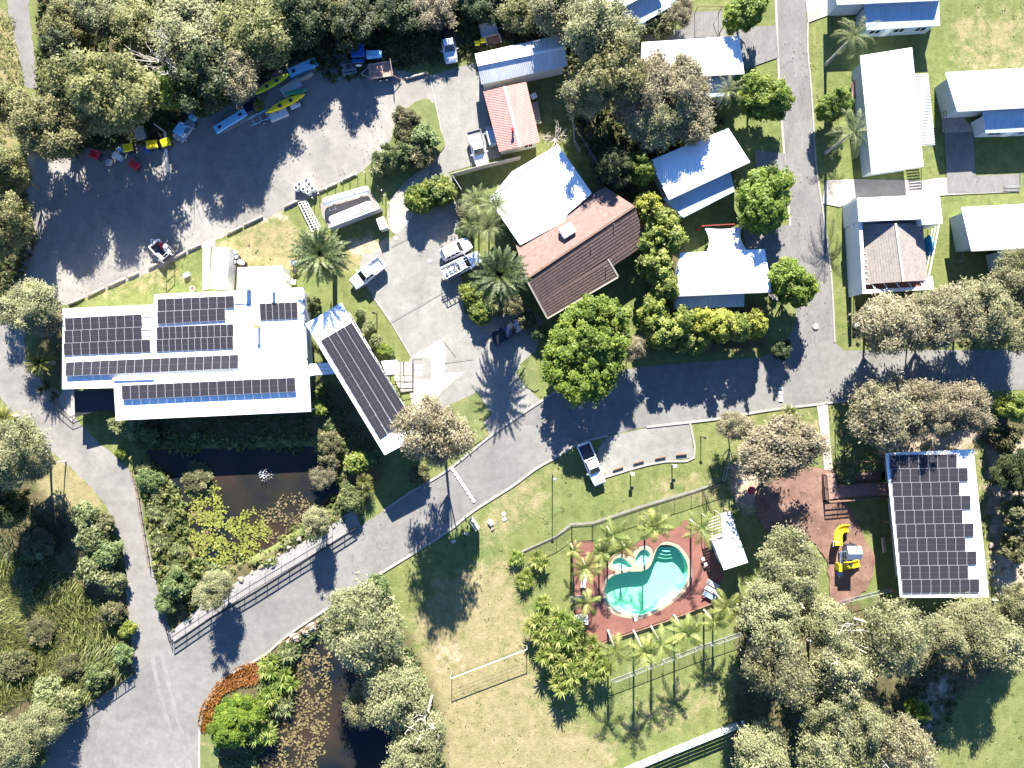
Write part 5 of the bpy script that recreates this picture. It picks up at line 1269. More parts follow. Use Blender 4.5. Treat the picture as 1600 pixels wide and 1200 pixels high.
for pl in ([(632,566),(632,588),(646,587),(646,564)], [(606,587),(646,587),(646,609),(628,612),(620,600)]):
    for a, b in zip(pl, pl[1:]):
        for z in (.7, 1.2): mb.bar(P(*a)+Vector((0,0,z)), P(*b)+Vector((0,0,z)), .05, .05)
    for a in pl: mb.bar(P(*a)+Vector((0,0,.2)), P(*a)+Vector((0,0,1.2)), .06, .06)
mb.build('rail', MAT['metal_black'], t)
# --- zinc shed and red roofed shed
t = thing('zinc_shed', 'silver corrugated gable shed streaked with tree shade at the top of the courtyard', 'shed', base_of([(742,84),(880,52),(885,104),(752,132)]))
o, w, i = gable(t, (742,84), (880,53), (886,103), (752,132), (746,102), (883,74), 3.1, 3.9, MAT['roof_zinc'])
w.build('wall', MAT['wall_cream'], t)
on_wall(t, i, 3, .25, .75, .05, 2.6, 'roller_door', MAT['fence_zinc'])
t = thing('red_roofed_shed', 'pale walled shed under a faded red corrugated gable roof', 'shed', base_of([(755,143),(822,128),(844,222),(780,237)]))
o, w, i = gable(t, (780,237), (755,143), (822,128), (844,222), (812,229), (788,135), 2.8, 3.6, MAT['roof_red'])
w.build('wall', MAT['wall_cream'], t)
on_wall(t, i, 0, .2, .45, .05, 2.1, 'door', MAT['wall_blue']); on_wall(t, i, 3, .12, .35, 1.0, 2.0, 'window', MAT['glass_dark'], 'metal_white')
mb = MB(); c = P(801,205,3.3); mb.lathe(c, [(.13,-.2),(.13,.75),(.22,.77),(.22,.9)], 10); mb.build('flue', MAT['paint_red'], t)
# --- house: white skillion wing and brown tiled gable wing
t = thing('white_roofed_house', 'house wing with an angular white metal roof dappled by tree shade', 'house', base_of([(872,226),(925,302),(813,383),(766,310)]))
RF = [(872,226),(925,302),(887,334),(882,346),(813,383),(764,312),(800,268)]
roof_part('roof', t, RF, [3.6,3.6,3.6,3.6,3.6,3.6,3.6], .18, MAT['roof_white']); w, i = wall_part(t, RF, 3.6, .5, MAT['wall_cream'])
on_wall(t, i, 5, .2, .4, .9, 2.1, 'window', MAT['glass_dark'], 'metal_white'); on_wall(t, i, 5, .6, .85, .9, 2.1, 'window', MAT['glass_dark'], 'metal_white')
mb = MB(); a, b = P(872,226,3.64), P(766,308,3.64); mb.bar(a, b, .16, .1); mb.build('gutter', MAT['metal_white'], t)
mb = MB(); c = P(855,294,3.6); mb.bar(c, c+Vector((0,0,1.2)), .04); mb.bar(c+Vector((-.8,0,1.1)), c+Vector((.8,.2,1.1)), .03)
for k in range(4): mb.bar(c+Vector((-.6+k*.4,-.4,1.1)), c+Vector((-.6+k*.4,.4,1.15)), .02)
mb.build('aerial', MAT['metal_grey'], t)
G = thing('tiled_house', 'brown tiled gable house joined to the white roofed wing', 'house', base_of([(822,436),(990,324),(854,497)]))
zr, ze, zm = 5.0, 3.2, 3.85
mb = MB(); tiled(mb, P(822,436,zr), P(992,322,zr), P(945,292,ze), P(806,384,ze), 16, .02); mb.build('roof', MAT['tile_lit'], G)
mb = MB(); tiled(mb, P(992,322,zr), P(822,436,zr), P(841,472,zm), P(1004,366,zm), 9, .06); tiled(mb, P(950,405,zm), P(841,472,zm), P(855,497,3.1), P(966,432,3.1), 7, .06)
tiled(mb, P(1004,366,zm), P(950,404,zm), P(957,416,3.45), P(1010,380,3.45), 3, .05); mb.build('roof', MAT['tile_shaded'], G)
mb = MB(); mb.bar(P(822,436,zr+.05), P(992,322,zr+.05), .26, .12); mb.build('ridge_cap', MAT['timber_brown'], G)
mb = MB()
for a, b, z0, z1 in (((822,436),(855,497),zr,3.1), ((950,405),(966,432),zm,3.1)): mb.bar(P(*a,z0+.05), P(*b,z1+.05), .2, .1)
mb.bar(P(855,498,3.1), P(966,433,3.1), .14, .12); mb.build('bargeboard', MAT['timber_grey'], G)
mb = MB(); i = inset([P(806,390,ze), P(940,296,ze), P(1004,372,ze), P(857,492,ze)], .45); mb._pr([(p.x,p.y) for p in i], -.1, [2.95]*4)
mb.add([(*i[3],2.95),(*i[0],2.95),(*(P(826,434,zr).xy),zr-.2)], [(0,1,2)]); mb.build('wall', MAT['brick'], G)
for a, b in ((.1,.25),(.4,.55),(.7,.88)): on_wall(G, i, 2, a, b, .9, 2.1, 'window', MAT['glass_dark'], 'metal_white')
mb = MB(); c = P(886,361,4.55); mb.box(c, (1.75, 1.45, .9), R(32)); mb.build('rooftop_cooler', MAT['wall_white'], G, bevel=.08)
mb = MB()
for x, y, z in ((922,386,4.2), (946,418,3.4), (958,352,4.5)):
    c = P(x, y, z); mb.lathe(c, [(.05,-.1),(.05,.8)], 8)
mb.build('vent_pipe', MAT['metal_grey'], G)
# --- holiday cabins
cabin('white roofed cabin half hidden under brownish gum trees at the top', [(1003,66),(1155,56),(1163,115),(1000,124)], [3.6,3.6,3.9,3.9], [(1012,126),(1140,119),(1140,150),(1014,156)], [3.1,3.1,2.8,2.8], wallm='wall_blue')
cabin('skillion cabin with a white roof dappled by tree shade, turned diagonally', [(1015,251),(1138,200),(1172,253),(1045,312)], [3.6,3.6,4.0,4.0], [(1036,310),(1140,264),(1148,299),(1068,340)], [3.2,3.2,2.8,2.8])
cabin('white roofed cabin with a grey shade sail and a hedge on two sides', [(1063,395),(1195,389),(1206,456),(1050,463)], [3.6,3.6,4.0,4.0], [(1056,461),(1163,455),(1163,479),(1056,483)], [3.1,3.1,2.7,2.7])
cabin('cabin at the top edge with a shade-blue lower roof and brown shrubs', [(900,-10),(985,-62),(1036,-22),(948,24)], [3.7,3.7,4.1,4.1], [(955,20),(1042,-28),(1066,0),(972,55)], [3.3,3.3,2.8,2.8])
cabin('cabin at the top right corner with streaked shade-blue roof and grey gable wall', [(1305,-40),(1480,-48),(1468,0),(1308,7)], [3.6,3.6,4.0,4.0], [(1350,4),(1467,-3),(1469,40),(1354,47)], [3.2,3.2,2.8,2.8])
t = cabin('long white roofed cabin beside the side road with a ribbed side awning', [(1344,87),(1425,74),(1443,260),(1362,272)], [3.6,3.6,3.6,3.6])
q = pts3([(1426,116),(1450,115),(1461,225),(1441,227)], 3.1); mb = MB()
for k in range(24):
    a, b = bil(q, 0, k/24), bil(q, 1, k/24); c, d = bil(q, 1, (k+.62)/24), bil(q, 0, (k+.62)/24); e, f = bil(q, 1, (k+1)/24), bil(q, 0, (k+1)/24); dn = Vector((0,0,.07))
    mb.add([a,b,c,d], [(3,2,1,0)]); mb.add([d,c,c-dn,d-dn], [(3,2,1,0)]); mb.add([d-dn,c-dn,e-dn,f-dn], [(3,2,1,0)])
mb.build('awning_roof', MAT['roof_cream'], t)
mb = MB()
for p in (q[1], q[2]): mb.bar((p.x,p.y,0), (p.x,p.y,3.0), .09)
mb.build('awning_post', MAT['metal_white'], t)
cabin('white roofed cabin at the right edge next to the straw lawn', [(1477,113),(1680,102),(1680,164),(1496,174)], [3.6,3.6,4.0,4.0], [(1536,174),(1680,166),(1680,203),(1540,208)], [3.2,3.2,2.7,2.7])
cabin('white roofed cabin at the right edge behind the grey-green gum', [(1502,324),(1680,314),(1680,384),(1518,392)], [3.6,3.6,4.0,4.0], [(1560,388),(1680,382),(1680,420),(1564,426)], [3.2,3.2,2.7,2.7])
# --- courtyard cabin with grey tiles
t = thing('courtyard_cabin', 'cabin with grey tiled gable inside a white U-shaped parapet frame', 'cabin', base_of([(1340,310),(1470,305),(1458,450),(1350,458)]), 0, 'holiday cabins')
zp = 4.5
NW = [(1339,309),(1468,304),(1473,349),(1441,351),(1440,342),(1342,346)]
roof_part('roof', t, NW, zp, .25, MAT['roof_white']); wall_part(t, NW, zp, .12, MAT['wall_white'], .2)
WW = [(1339,309),(1343,309),(1347,346),(1353,457),(1348,459),(1342,346)]
mb = MB(); mb._pr([P(x,y,3.9).xy for x,y in WW], -.1, [3.9]*6); mb.build('side_wall', MAT['wall_white'], t)
o, w, i = gable(t, (1354,444), (1344,350), (1441,348), (1449,438), (1411,440), (1399,349), 2.6, 4.2, MAT['tile_grey'], tiles=13)
w.build('wall', MAT['wall_grey'], t)
mb = MB(); mb.slab([P(x,y,.3) for x,y in ((1344,430),(1440,425),(1452,448),(1346,454))], .28); mb.build('patio_floor', MAT['terracotta_floor'], t)
mb = MB(); mb.slab([P(x,y,2.8) for x,y in ((1347,453),(1458,447),(1458,452),(1348,459))], .3)
for k in range(5):
    a, b = P(1362+k*19, 443-k*.6, 2.7), P(1368+k*19, 452-k*.9, 2.7); mb.bar(a, b, .1, .14)
for k in range(6):
    a, b = P(1349+k*.9, 396+k*9.5, 2.7), P(1355+k*.9, 396+k*9.5, 2.7); mb.bar(a, b, .1, .12)
mb.bar(P(1467,351,2.6), P(1451,432,2.6), .12, .16); mb.bar(P(1462,354,2.3), P(1446,428,2.3), .08, .1); mb.bar(P(1457,357,2.0), P(1443,424,2.0), .08, .1)
mb.build('pergola_beam', MAT['metal_white'], t)
roof_part('porch_roof', t, [(1443,438),(1457,431),(1459,449),(1444,451)], 2.7, .12, MAT['roof_zinc'])
mb = MB()
for x, y in ((1458,449),(1348,457),(1467,351),(1445,437)): a = P(x,y,2.5); mb.bar((a.x,a.y,0), (a.x,a.y,2.5), .1)
mb.build('post', MAT['metal_white'], t)
i5 = [P(*q_,2.5).xy for q_ in ((1348,459),(1342,346),(1339,309))]
mb = MB(); a, b = P(1347,425,2.6), P(1348,440,2.6); mb.bar(a-Vector((.35,0,.5)), b-Vector((.35,0,.5)), .12, 1.1); mb.build('window', MAT['paint_sky'], t)
mb = MB(); c = P(1326,357,0); mb.box((c.x-.1,c.y,2.2), (1.1,.9,.6), R(25)); mb.build('air_conditioner', MAT['metal_white'], t, bevel=.05)
u = thing('garden_umbrella', 'teal fabric umbrella beside the grey tiled courtyard cabin', 'umbrella', P(1453,384))
c = P(1453,384,2.3); mb = MB(); vs = [(c.x,c.y,2.6)]+[(c.x+.85*math.cos(a),c.y+1.5*math.sin(a),2.1) for a in np.linspace(0,2*math.pi,9)[:-1]]
mb.add(vs, [(0,k+1,(k+1)%8+1) for k in range(8)]); mb.build('canopy', MAT['fabric_teal'], u); mb = MB(); mb.bar((c.x,c.y,0), (c.x,c.y,2.6), .05); mb.build('pole', MAT['metal_grey'], u)
# shade sail with red beam
t = thing('shade_sail', 'pale grey shade sail with curved edges strung from a red beam', 'shade sail', P(1132,372))
q = pts3([(1101,356),(1158,354),(1168,392),(1104,394)], [2.5,2.5,3.1,3.1]); mb = MB(); N_ = 10; vs = []
for j in range(N_+1):
    for i_ in range(N_+1):
        u_, v_ = i_/N_, j/N_; p = bil(q, u_+(.5-u_)*.18*math.sin(math.pi*v_), v_+(.5-v_)*.14*math.sin(math.pi*u_)); vs.append((p.x, p.y, p.z-.35*math.sin(math.pi*u_)*math.sin(math.pi*v_)))
mb.add(vs, [(j*(N_+1)+i_, (j+1)*(N_+1)+i_, (j+1)*(N_+1)+i_+1, j*(N_+1)+i_+1) for j in range(N_) for i_ in range(N_)]); mb.build('sail', MAT['fabric_sail'], t, smooth=True)
mb = MB(); mb.bar(P(1097,353,2.6), P(1150,350,2.6), .11, .16); mb.build('beam', MAT['beam_red'], t); mb = MB()
for x, y in ((1097,353),(1150,350)): a = P(x,y,2.6); mb.bar((a.x,a.y,0), (a.x,a.y,2.7), .12)
mb.build('post', MAT['paint_red'], t)
# --- solar pavilion
Q = thing('solar_pavilion', 'big pavilion with staggered rows of solar panels on a white roof', 'pavilion', base_of([(1385,708),(1521,702),(1545,933),(1408,934)]))
RQ = [(1385,708),(1521,702),(1545,933),(1408,934)]
roof_part('roof', Q, RQ, 4.2, .2, MAT['roof_white']); w, i = wall_part(Q, RQ, 4.2, 1.7, MAT['wall_cream'])
for k in range(3): on_wall(Q, i, 3, .1+k*.3, .28+k*.3, .9, 2.2, 'window', MAT['glass_dark'], 'metal_white')
mb = MB(); a, b, c, d = pts3(RQ, 4.22); mb.bar(a, d, .28, .14); mb.build('gutter', MAT['metal_white'], Q)
mb = MB(); qq = inset(pts3(RQ, 4.2), .3)
for p in (qq[0], qq[3], qq[0].lerp(qq[3], .5), qq[1], qq[2]): mb.bar((p.x,p.y,0), (p.x,p.y,4.0), .14)
mb.build('post', MAT['timber_brown'], Q)
solar(Q, [(1389,711),(1509,709),(1531,926),(1410,927)], 4.2, 10, 8, .04, counts=[7,8,7,8,7,8,7,8,7,8])
# --- pool shed with pergola
t = thing('pool_shed', 'white flat roofed pool shed with a dark slatted pergola end', 'shed', base_of([(1114,806),(1141,800),(1169,879),(1131,891)]))
RS = [(1126,803),(1141,799),(1169,879),(1131,891),(1114,848),(1130,842)]
roof_part('roof', t, RS, 3.0, .16, MAT['roof_zinc']); w, i = wall_part(t, [(1130,842),(1155,836),(1169,879),(1131,891),(1114,848)], 3.0, .3, MAT['wall_cream'])  # blotchy zinc here carries the palm shadows that dapple the roof
on_wall(t, i, 3, .2, .45, .05, 2.1, 'door', MAT['wall_white']); on_wall(t, i, 3, .55, .8, 1.1, 2.0, 'window', MAT['glass_dark'], 'metal_white')
mb = MB()
for k in range(9): a, b = P(lerp(1106,1114,k/8), lerp(812,847,k/8), 2.85), P(lerp(1124,1131,k/8), lerp(805,842,k/8), 2.85); mb.bar(a, b, .1, .14)
mb.bar(P(1105,809,2.75), P(1114,850,2.75), .12, .14); mb.build('pergola_slat', MAT['timber_grey'], t)
mb = MB()
for x, y in ((1105,809),(1126,804),(1141,800),(1110,830)): a = P(x,y,2.8); mb.bar((a.x,a.y,0), (a.x,a.y,2.75), .1)
mb.build('post', MAT['timber_grey'], t)
# --- ramp and deck of the pavilion
t = thing('access_ramp', 'brown timber ramp with dark railings leading to the solar pavilion', 'ramp', P(1330,762))
mb = MB(); mb.slab([P(x,y,.55) for x,y in ((1286,742),(1306,740),(1310,763),(1316,778),(1288,781))], .5); mb.slab([P(x,y,.54) for x,y in ((1310,758),(1386,754),(1387,773),(1314,778))], .48); mb.build('decking', MAT['timber_red'], t)
mb = MB()
for pl in ([(1284,740),(1288,782),(1388,774)], [(1303,722),(1384,719),(1386,755)], [(1308,756),(1386,752)]):
    for a, b in zip(pl, pl[1:]):
        for z in (.9, 1.3, 1.6): mb.bar(P(*a)+Vector((0,0,z)), P(*b)+Vector((0,0,z)), .08, .10)
        n_ = max(1, int((P(*b)-P(*a)).length/1.5))
        for k in range(n_+1): c = P(lerp(a[0],b[0],k/n_), lerp(a[1],b[1],k/n_)); mb.bar(c, c+Vector((0,0,1.6)), .1, .1)
        for k in range(n_*10): c = P(lerp(a[0],b[0],k/n_/10), lerp(a[1],b[1],k/n_/10)); mb.bar(c+Vector((0,0,.5)), c+Vector((0,0,1.55)), .03, .03)
mb.build('railing', MAT['timber_brown'], t)
# ------------------------------------------------------------ vehicles (local x = forward)
def ring(x, hw, z0, zm, z1, tw=.9):
    return [(x,-hw*.86,z0),(x,hw*.86,z0),(x,hw,z0+.16),(x,hw,zm),(x,hw*tw,z1),(x,-hw*tw,z1),(x,-hw,zm),(x,-hw,z0+.16)]
def wheels(t, xs, y, r=.38, w=.25, rim='paint_silver'):
    for x in xs:
        for s in (-1, 1):
            mb = MB(); mb.lathe((x, s*y, r), [(r*.80,-w/2),(r,-w/2+.04),(r,w/2-.04),(r*.80,w/2)], 18, 'y')
            wo = mb.build('wheel', MAT['rubber'], t, world=False)
            mb = MB(); mb.lathe((x, s*(y+w*.42), r), [(r*.62,-.03),(r*.62,.03),(r*.3,.045)] if s > 0 else [(r*.3,-.045),(r*.62,-.03),(r*.62,.03)], 14, 'y')
            mb.build('rim', MAT[rim], wo, world=False)
def vehicle(label, cat, rear, front, paint, style='ute', name='parked_ute', traym='plastic_dark', roofm=None, rack=False, trayp=None, wide=1.88, group='parked vehicles'):
    a, b = P(*rear, .8), P(*front, .8); L = (b-a).length; c = (a+b)/2; h = math.atan2(b.y-a.y, b.x-a.x)
    t = thing(name, label, cat, (c.x, c.y, ZL[0]+.004), h, group)
    k = L/5.2; hw = wide/2; p = MAT[paint]
    X = lambda v: v*k
    mb = MB()
    if style in ('ute', 'flat'):
        xr = -.55 if style == 'flat' else -.62
        mb.loft([ring(X(xr), hw*.97, .34, .8, 1.02), ring(X(0), hw, .32, .8, 1.06), ring(X(.95), hw, .32, .8, 1.08), ring(X(1.35), hw*.99, .34, .78, 1.04), ring(X(2.1), hw*.95, .36, .74, .96), ring(X(2.42), hw*.86, .38, .68, .86), ring(X(2.58), hw*.70, .42, .58, .70)])
    else:
        mb.loft([ring(X(-2.58), hw*.80, .42, .7, .98), ring(X(-2.45), hw*.93, .36, .8, 1.06), ring(X(-1), hw, .32, .8, 1.06), ring(X(.95), hw, .32, .8, 1.06), ring(X(1.35), hw*.99, .34, .78, 1.02), ring(X(2.1), hw*.95, .36, .74, .94), ring(X(2.42), hw*.86, .38, .68, .84), ring(X(2.58), hw*.70, .42, .58, .70)])
    mb.build('body', p, t, world=False, smooth=False, bevel=.05)
    # cabin: base, roof line
    if style == 'wagon': bx0, bx1, tx0, tx1 = -2.42, 1.05, -2.1, .35
    elif style == 'single': bx0, bx1, tx0, tx1 = -.55, 1.05, -.42, .4
    elif style == 'flat': bx0, bx1, tx0, tx1 = -.55, 1.05, -.42, .4
    else: bx0, bx1, tx0, tx1 = -.72, 1.12, -.5, .42
    zb, zt = 1.02, 1.74; bw, tw = hw*.9, hw*.70
    def q(x, y, z): return (X(x), y, z)
    base = [q(bx0,-bw,zb), q(bx1,-bw*.96,zb), q(bx1,bw*.96,zb), q(bx0,bw,zb)]
    top = [q(tx0,-tw,zt), q(tx1,-tw*.97,zt), q(tx1,tw*.97,zt), q(tx0,tw,zt)]
    mb = MB(); mb.add(base+top, [(4,5,6,7),(0,1,5,4),(1,2,6,5),(2,3,7,6),(3,0,4,7)]); mb.build('cabin', MAT[roofm] if roofm else p, t, world=False, bevel=.04)
    B_, T_ = [Vector(v) for v in base], [Vector(v) for v in top]
    def pane(nm, i, j, u0, u1, v0, v1):
        b0, b1, t0, t1 = B_[i], B_[j], T_[i], T_[j]
        f = lambda u, v: (b0.lerp(b1, u)).lerp(t0.lerp(t1, u), v)
        n_ = (b1-b0).cross(t0-b0).normalized()*.012; mb = MB(); mb.add([f(u0,v0)+n_, f(u1,v0)+n_, f(u1,v1)+n_, f(u0,v1)+n_, f(u0,v0)-n_, f(u1,v0)-n_, f(u1,v1)-n_, f(u0,v1)-n_], [(0,1,2,3),(0,4,5,1),(1,5,6,2),(2,6,7,3),(3,7,4,0)])
        mb.build(nm, MAT['glass_dark'], t, world=False)
    pane('windscreen', 1, 2, .05, .95, .06, .94); pane('rear_window', 3, 0, .08, .92, .3, .9)
    ns = 3 if style == 'wagon' else (2 if style == 'ute' else 1)
    for k2 in range(ns):
        pane('side_window', 0, 1, (k2+.08)/ns*.86+.06, (k2+.92)/ns*.86+.06, .2, .9); pane('side_window', 2, 3, (k2+.08)/ns*.86+.08, (k2+.92)/ns*.86+.08, .2, .9)
    if style == 'ute':
        mb = MB(); x0, x1 = X(-2.56), X(-.70); 
        mb.box(((x0+x1)/2, 0, .50), (x1-x0, hw*1.7, .3))
        for s in (-1, 1): mb.box(((x0+x1)/2, s*hw*.93, .80), (x1-x0, .13, .58))
        mb.box((x0+.05, 0, .80), (.1, hw*1.72, .57)); mb.box((x1, 0, .80), (.08, hw*1.72, .56)); mb.build('tray', MAT[trayp] if trayp else p, t, world=False, bevel=.03)
        mb = MB(); mb.box(((x0+x1)/2, 0, .70), (x1-x0-.1, hw*1.7, .06)); mb.build('tray_liner', MAT[traym], t, world=False)
    if style == 'flat':
        mb = MB(); x0, x1 = X(-2.6), X(-.62); mb.box(((x0+x1)/2, 0, .86), (x1-x0, wide*1.02, .12)); mb.box(((x0+x1)/2, 0, .6), (x1-x0-.2, .8, .3)); mb.build('tray', MAT[traym], t, world=False)
        mb = MB()
        for s in (-1, 1): mb.box(((x0+x1)/2, s*wide*.5, 1.0), (x1-x0, .05, .2))
        mb.box((x0, 0, 1.0), (.05, wide, .2)); mb.bar((x1,-wide*.48,.9), (x1,-wide*.48,1.7), .06); mb.bar((x1,wide*.48,.9), (x1,wide*.48,1.7), .06); mb.bar((x1,-wide*.5,1.7), (x1,wide*.5,1.7), .06); mb.build('tray_side', MAT['metal_grey'], t, world=False)
    wheels(t, (X(-1.55), X(1.6)), hw*.86)
    for s in (-1, 1):
        mb = MB(); mb.box((X(2.38), s*hw*.66, .76), (.22, .34, .16), -s*.35); mb.build('headlight', MAT['lamp_clear'], t, world=False, bevel=.03)
        mb = MB(); mb.box((X(-2.57), s*hw*.84, .85), (.06, .16, .3)); mb.build('tail_light', MAT['lamp_red'], t, world=False)
        mb = MB(); mb.box((X(.88), s*(hw+.12), 1.12), (.14, .24, .17)); mb.build('mirror', p, t, world=False, bevel=.03)
    mb = MB(); mb.box((X(2.57), 0, .48), (.12, hw*1.5, .2)); mb.box((X(-2.6), 0, .48), (.1, hw*1.6, .16)); mb.build('bumper', MAT['plastic_dark'] if paint != 'paint_white' else MAT['paint_silver'], t, world=False, bevel=.03)
    mb = MB(); mb.box((X(2.5), 0, .66), (.1, hw*.8, .14)); mb.build('grille', MAT['plastic_dark'], t, world=False)
    if rack:
        mb = MB()
        for s in (-1, 1):
            mb.bar((X(-2.5), s*hw*.86, 1.98), (X(.5), s*hw*.80, 1.98), .07)
            for x in (-2.5, -1.4, -.6): mb.bar((X(x), s*hw*.86, .9), (X(x), s*hw*.86, 1.98), .06)
        for x in np.linspace(-2.5, .4, 6): mb.bar((X(x), -hw*.86, 1.985), (X(x), hw*.86, 1.985), .07)
        mb.build('ladder_rack', MAT['metal_white'], t, world=False)
        mb = MB()
        for y in (.22, .62): mb.bar((X(-2.7), y, 2.06), (X(.9), y*.9, 2.06), .06, .09)
        for x in np.linspace(-2.6, .8, 12): mb.bar((X(x), .22, 2.06), (X(x), .6, 2.06), .05)
        mb.build('ladder', MAT['trailer_steel'], t, world=False)
        mb = MB(); mb.box((X(-1.6), -.35, 1.15), (1.3, .8, .5)); mb.build('tool_box', MAT['paint_silver'], t, world=False, bevel=.03)
        mb = MB(); mb.box((X(-1.3), -hw*.98, .85), (.8, .04, .3)); mb.build('side_panel', MAT['paint_green'], t, world=False)
    return t
vehicle('white single cab ute with a flat grey tray beside the red roofed shed', 'ute', (740,206), (754,259), 'paint_white', 'flat', traym='tray_grey')
vehicle('dark ute with a silver roof and bonnet on the shaded grass by the wood', 'ute', (697,44), (706,99), 'paint_silver', 'ute', traym='paint_black', trayp='paint_black')
vehicle('white ute parked across the courtyard near the big date palm', 'ute', (598,408), (551,446), 'paint_white', 'ute', traym='wall_white')
vehicle('white four-wheel drive wagon without racks beside the house palms', 'car', (690,400), (735,379), 'paint_white', 'wagon', 'parked_car')
vehicle('white work vehicle with a ladder on its roof rack', 'ute', (693,430), (751,400), 'paint_white', 'flat', traym='tray_grey', rack=True)
vehicle('navy blue ute in deep shade in front of the tiled house', 'ute', (770,532), (818,504), 'paint_navy', 'ute', traym='paint_black')
vehicle('white ute with a blue sheen parked at the grass edge of the parking bay', 'ute', (911,693), (938,757), 'paint_white', 'ute')
# tractor, slasher, trailer
t = thing('tractor', 'blue tractor with a cab parked at the edge of the wood', 'tractor', P(572,92), R(4)); 
mb = MB(); mb.loft([ring(.3,.5,.7,1.2,1.5), ring(1.9,.46,.7,1.15,1.4), ring(2.3,.38,.75,1.05,1.2)]); mb.build('bonnet', MAT['paint_sky'], t, world=False, bevel=.05)
mb = MB(); mb.box((-.6,0,.95), (1.9,.8,.7)); mb.build('body', MAT['paint_blue'], t, world=False, bevel=.05)
mb = MB(); mb.box((-.6,0,2.55), (1.7,1.7,.16)); mb.build('cab_roof', MAT['paint_blue'], t, world=False, bevel=.07)
mb = MB(); mb.box((-.6,0,1.95), (1.35,1.3,1.1)); mb.build('cab_glass', MAT['glass_dark'], t, world=False)
for s in (-1,1):
    mb = MB(); mb.box((-.8,s*.95,1.62), (1.5,.5,.12)); mb.build('mudguard', MAT['paint_blue'], t, world=False, bevel=.05)
    for x, r, w, nm in ((-.9,.80,.45,'wheel'), (1.7,.5,.32,'wheel')):
        mb = MB(); mb.lathe((x,s*(.98 if r > .6 else .8),r), [(r*.75,-w/2),(r,-w/2+.06),(r,w/2-.06),(r*.75,w/2)], 18, 'y'); wo = mb.build(nm, MAT['rubber'], t, world=False)
        mb = MB(); mb.lathe((x,s*((.98 if r > .6 else .8)+w*.42),r), [(r*.5,-.04),(r*.5,.04)], 14, 'y'); mb.build('rim', MAT['wall_white'], wo, world=False)
t = thing('mower_deck', 'dark grey slasher deck behind the blue tractor', 'mower', P(546,108), R(10)); mb = MB(); mb.loft([ring(-1,.8,.2,.4,.5), ring(-.6,1,.2,.45,.6), ring(.6,1,.2,.45,.6), ring(1,.8,.2,.4,.5)]); mb.build('deck', MAT['tray_grey'], t, world=False); mb = MB(); mb.bar((-.9,-.7,.65),(.9,-.7,.65),.1); mb.bar((-.9,.6,.65),(.9,.6,.65),.1); mb.box((0,0,.75),(.5,.4,.3)); mb.build('frame', MAT['plastic_dark'], t, world=False)
t = thing('box_trailer', 'rusty red-brown flat trailer with its tailgate bars folded out', 'trailer', P(597,115), R(188))
mb = MB(); mb.box((0,0,.95), (3.1,1.95,.1)); mb.build('deck', MAT['rust_tray'], t, world=False); mb = MB()
for s in (-1,1): mb.box((0,s*.96,1.05), (3.1,.06,.22)); mb.bar((1.5,s*.8,.85),(2.7,0,.8),.09)
mb.box((1.53,0,1.05),(.06,1.95,.22)); mb.build('frame', MAT['timber_grey'], t, world=False)
mb = MB()
for s in (-1,1): mb.bar((-1.6,s*.95,1.0),(-2.5,s*1.3,.25),.08); mb.bar((-1.55,s*.95,1.0),(-1.55,s*.95,1.9),.07)
mb.bar((-1.55,-.95,1.9),(-1.55,.95,1.9),.07); mb.build('ramp_bar', MAT['timber_red'], t, world=False); wheels(t, (-.55,.3), .98, .33, .2, 'wall_white')
# grey trailer and bins behind the zinc shed
t = thing('cage_trailer', 'grey flat trailer parked on grass behind the zinc shed', 'trailer', P(764,52), R(14)); mb = MB(); mb.box((0,0,.8),(2.3,1.7,.12)); mb.build('deck', MAT['roof_zinc'], t, world=False); mb = MB()
for s in (-1,1): mb.box((0,s*.86,1.0),(2.3,.05,.4))
mb.box((-1.15,0,1.0),(.05,1.7,.4)); mb.bar((1.1,0,.7),(2.2,0,.7),.1); mb.build('side', MAT['metal_grey'], t, world=False); wheels(t,(-.2,),.9,.32,.2)
t = thing('cage_trailer', 'open brown topped trailer between the grey trailer and the zinc shed', 'trailer', P(771,67), R(12)); mb = MB(); mb.box((0,0,.7),(1.9,1.0,.1)); mb.build('deck', MAT['timber_brown'], t, world=False); mb = MB()
for s in (-1,1): mb.box((s*.97,0,.85),(.06,1.0,.35))
mb.build('side', MAT['metal_white'], t, world=False); wheels(t,(.1,),.55,.28,.16)
# bins
def bin_(label, px, py, lid, rz, sx=1.25, sy=1.05, h=1.2, body='plastic_dark', group='big lidded bins in the yard corner', name='wheelie_bin'):
    t = thing(name, label, 'bin', P(px, py, 0), rz, group); mb = MB()
    mb.loft([[(x*sx*.42, y*sy*.40, .15) for x, y in ((-1,-1),(1,-1),(1,1),(-1,1))], [(x*sx*.49, y*sy*.48, h-.12) for x, y in ((-1,-1),(1,-1),(1,1),(-1,1))]]); mb.build('body', MAT[body], t, world=False, bevel=.04)
    mb = MB(); mb.loft([[(x*sx*.52, y*sy*.52, h-.12) for x, y in ((-1,-1),(1,-1),(1,1),(-1,1))], [(x*sx*.52, y*sy*.52, h-.04) for x, y in ((-1,-1),(1,-1),(1,1),(-1,1))], [(x*sx*.40, y*sy*.40, h+.06) for x, y in ((-1,-1),(1,-1),(1,1),(-1,1))]]); mb.build('lid', MAT[lid], t, world=False, bevel=.03)
    mb = MB(); mb.bar((-sx*.4,-sy*.54,h-.08),(sx*.4,-sy*.54,h-.08),.05); mb.build('handle', MAT['plastic_dark'], t, world=False)
    for x in (-1,1):
        mb = MB(); mb.lathe((x*sx*.36,-sy*.42,.12),[(.12,-.04),(.12,.04)],10,'x'); mb.build('wheel', MAT['rubber'], t, world=False)
    return t
bin_('yellow lidded bin standing alone at the left of the yard corner', 118, 240, 'paint_yellow', R(-15))
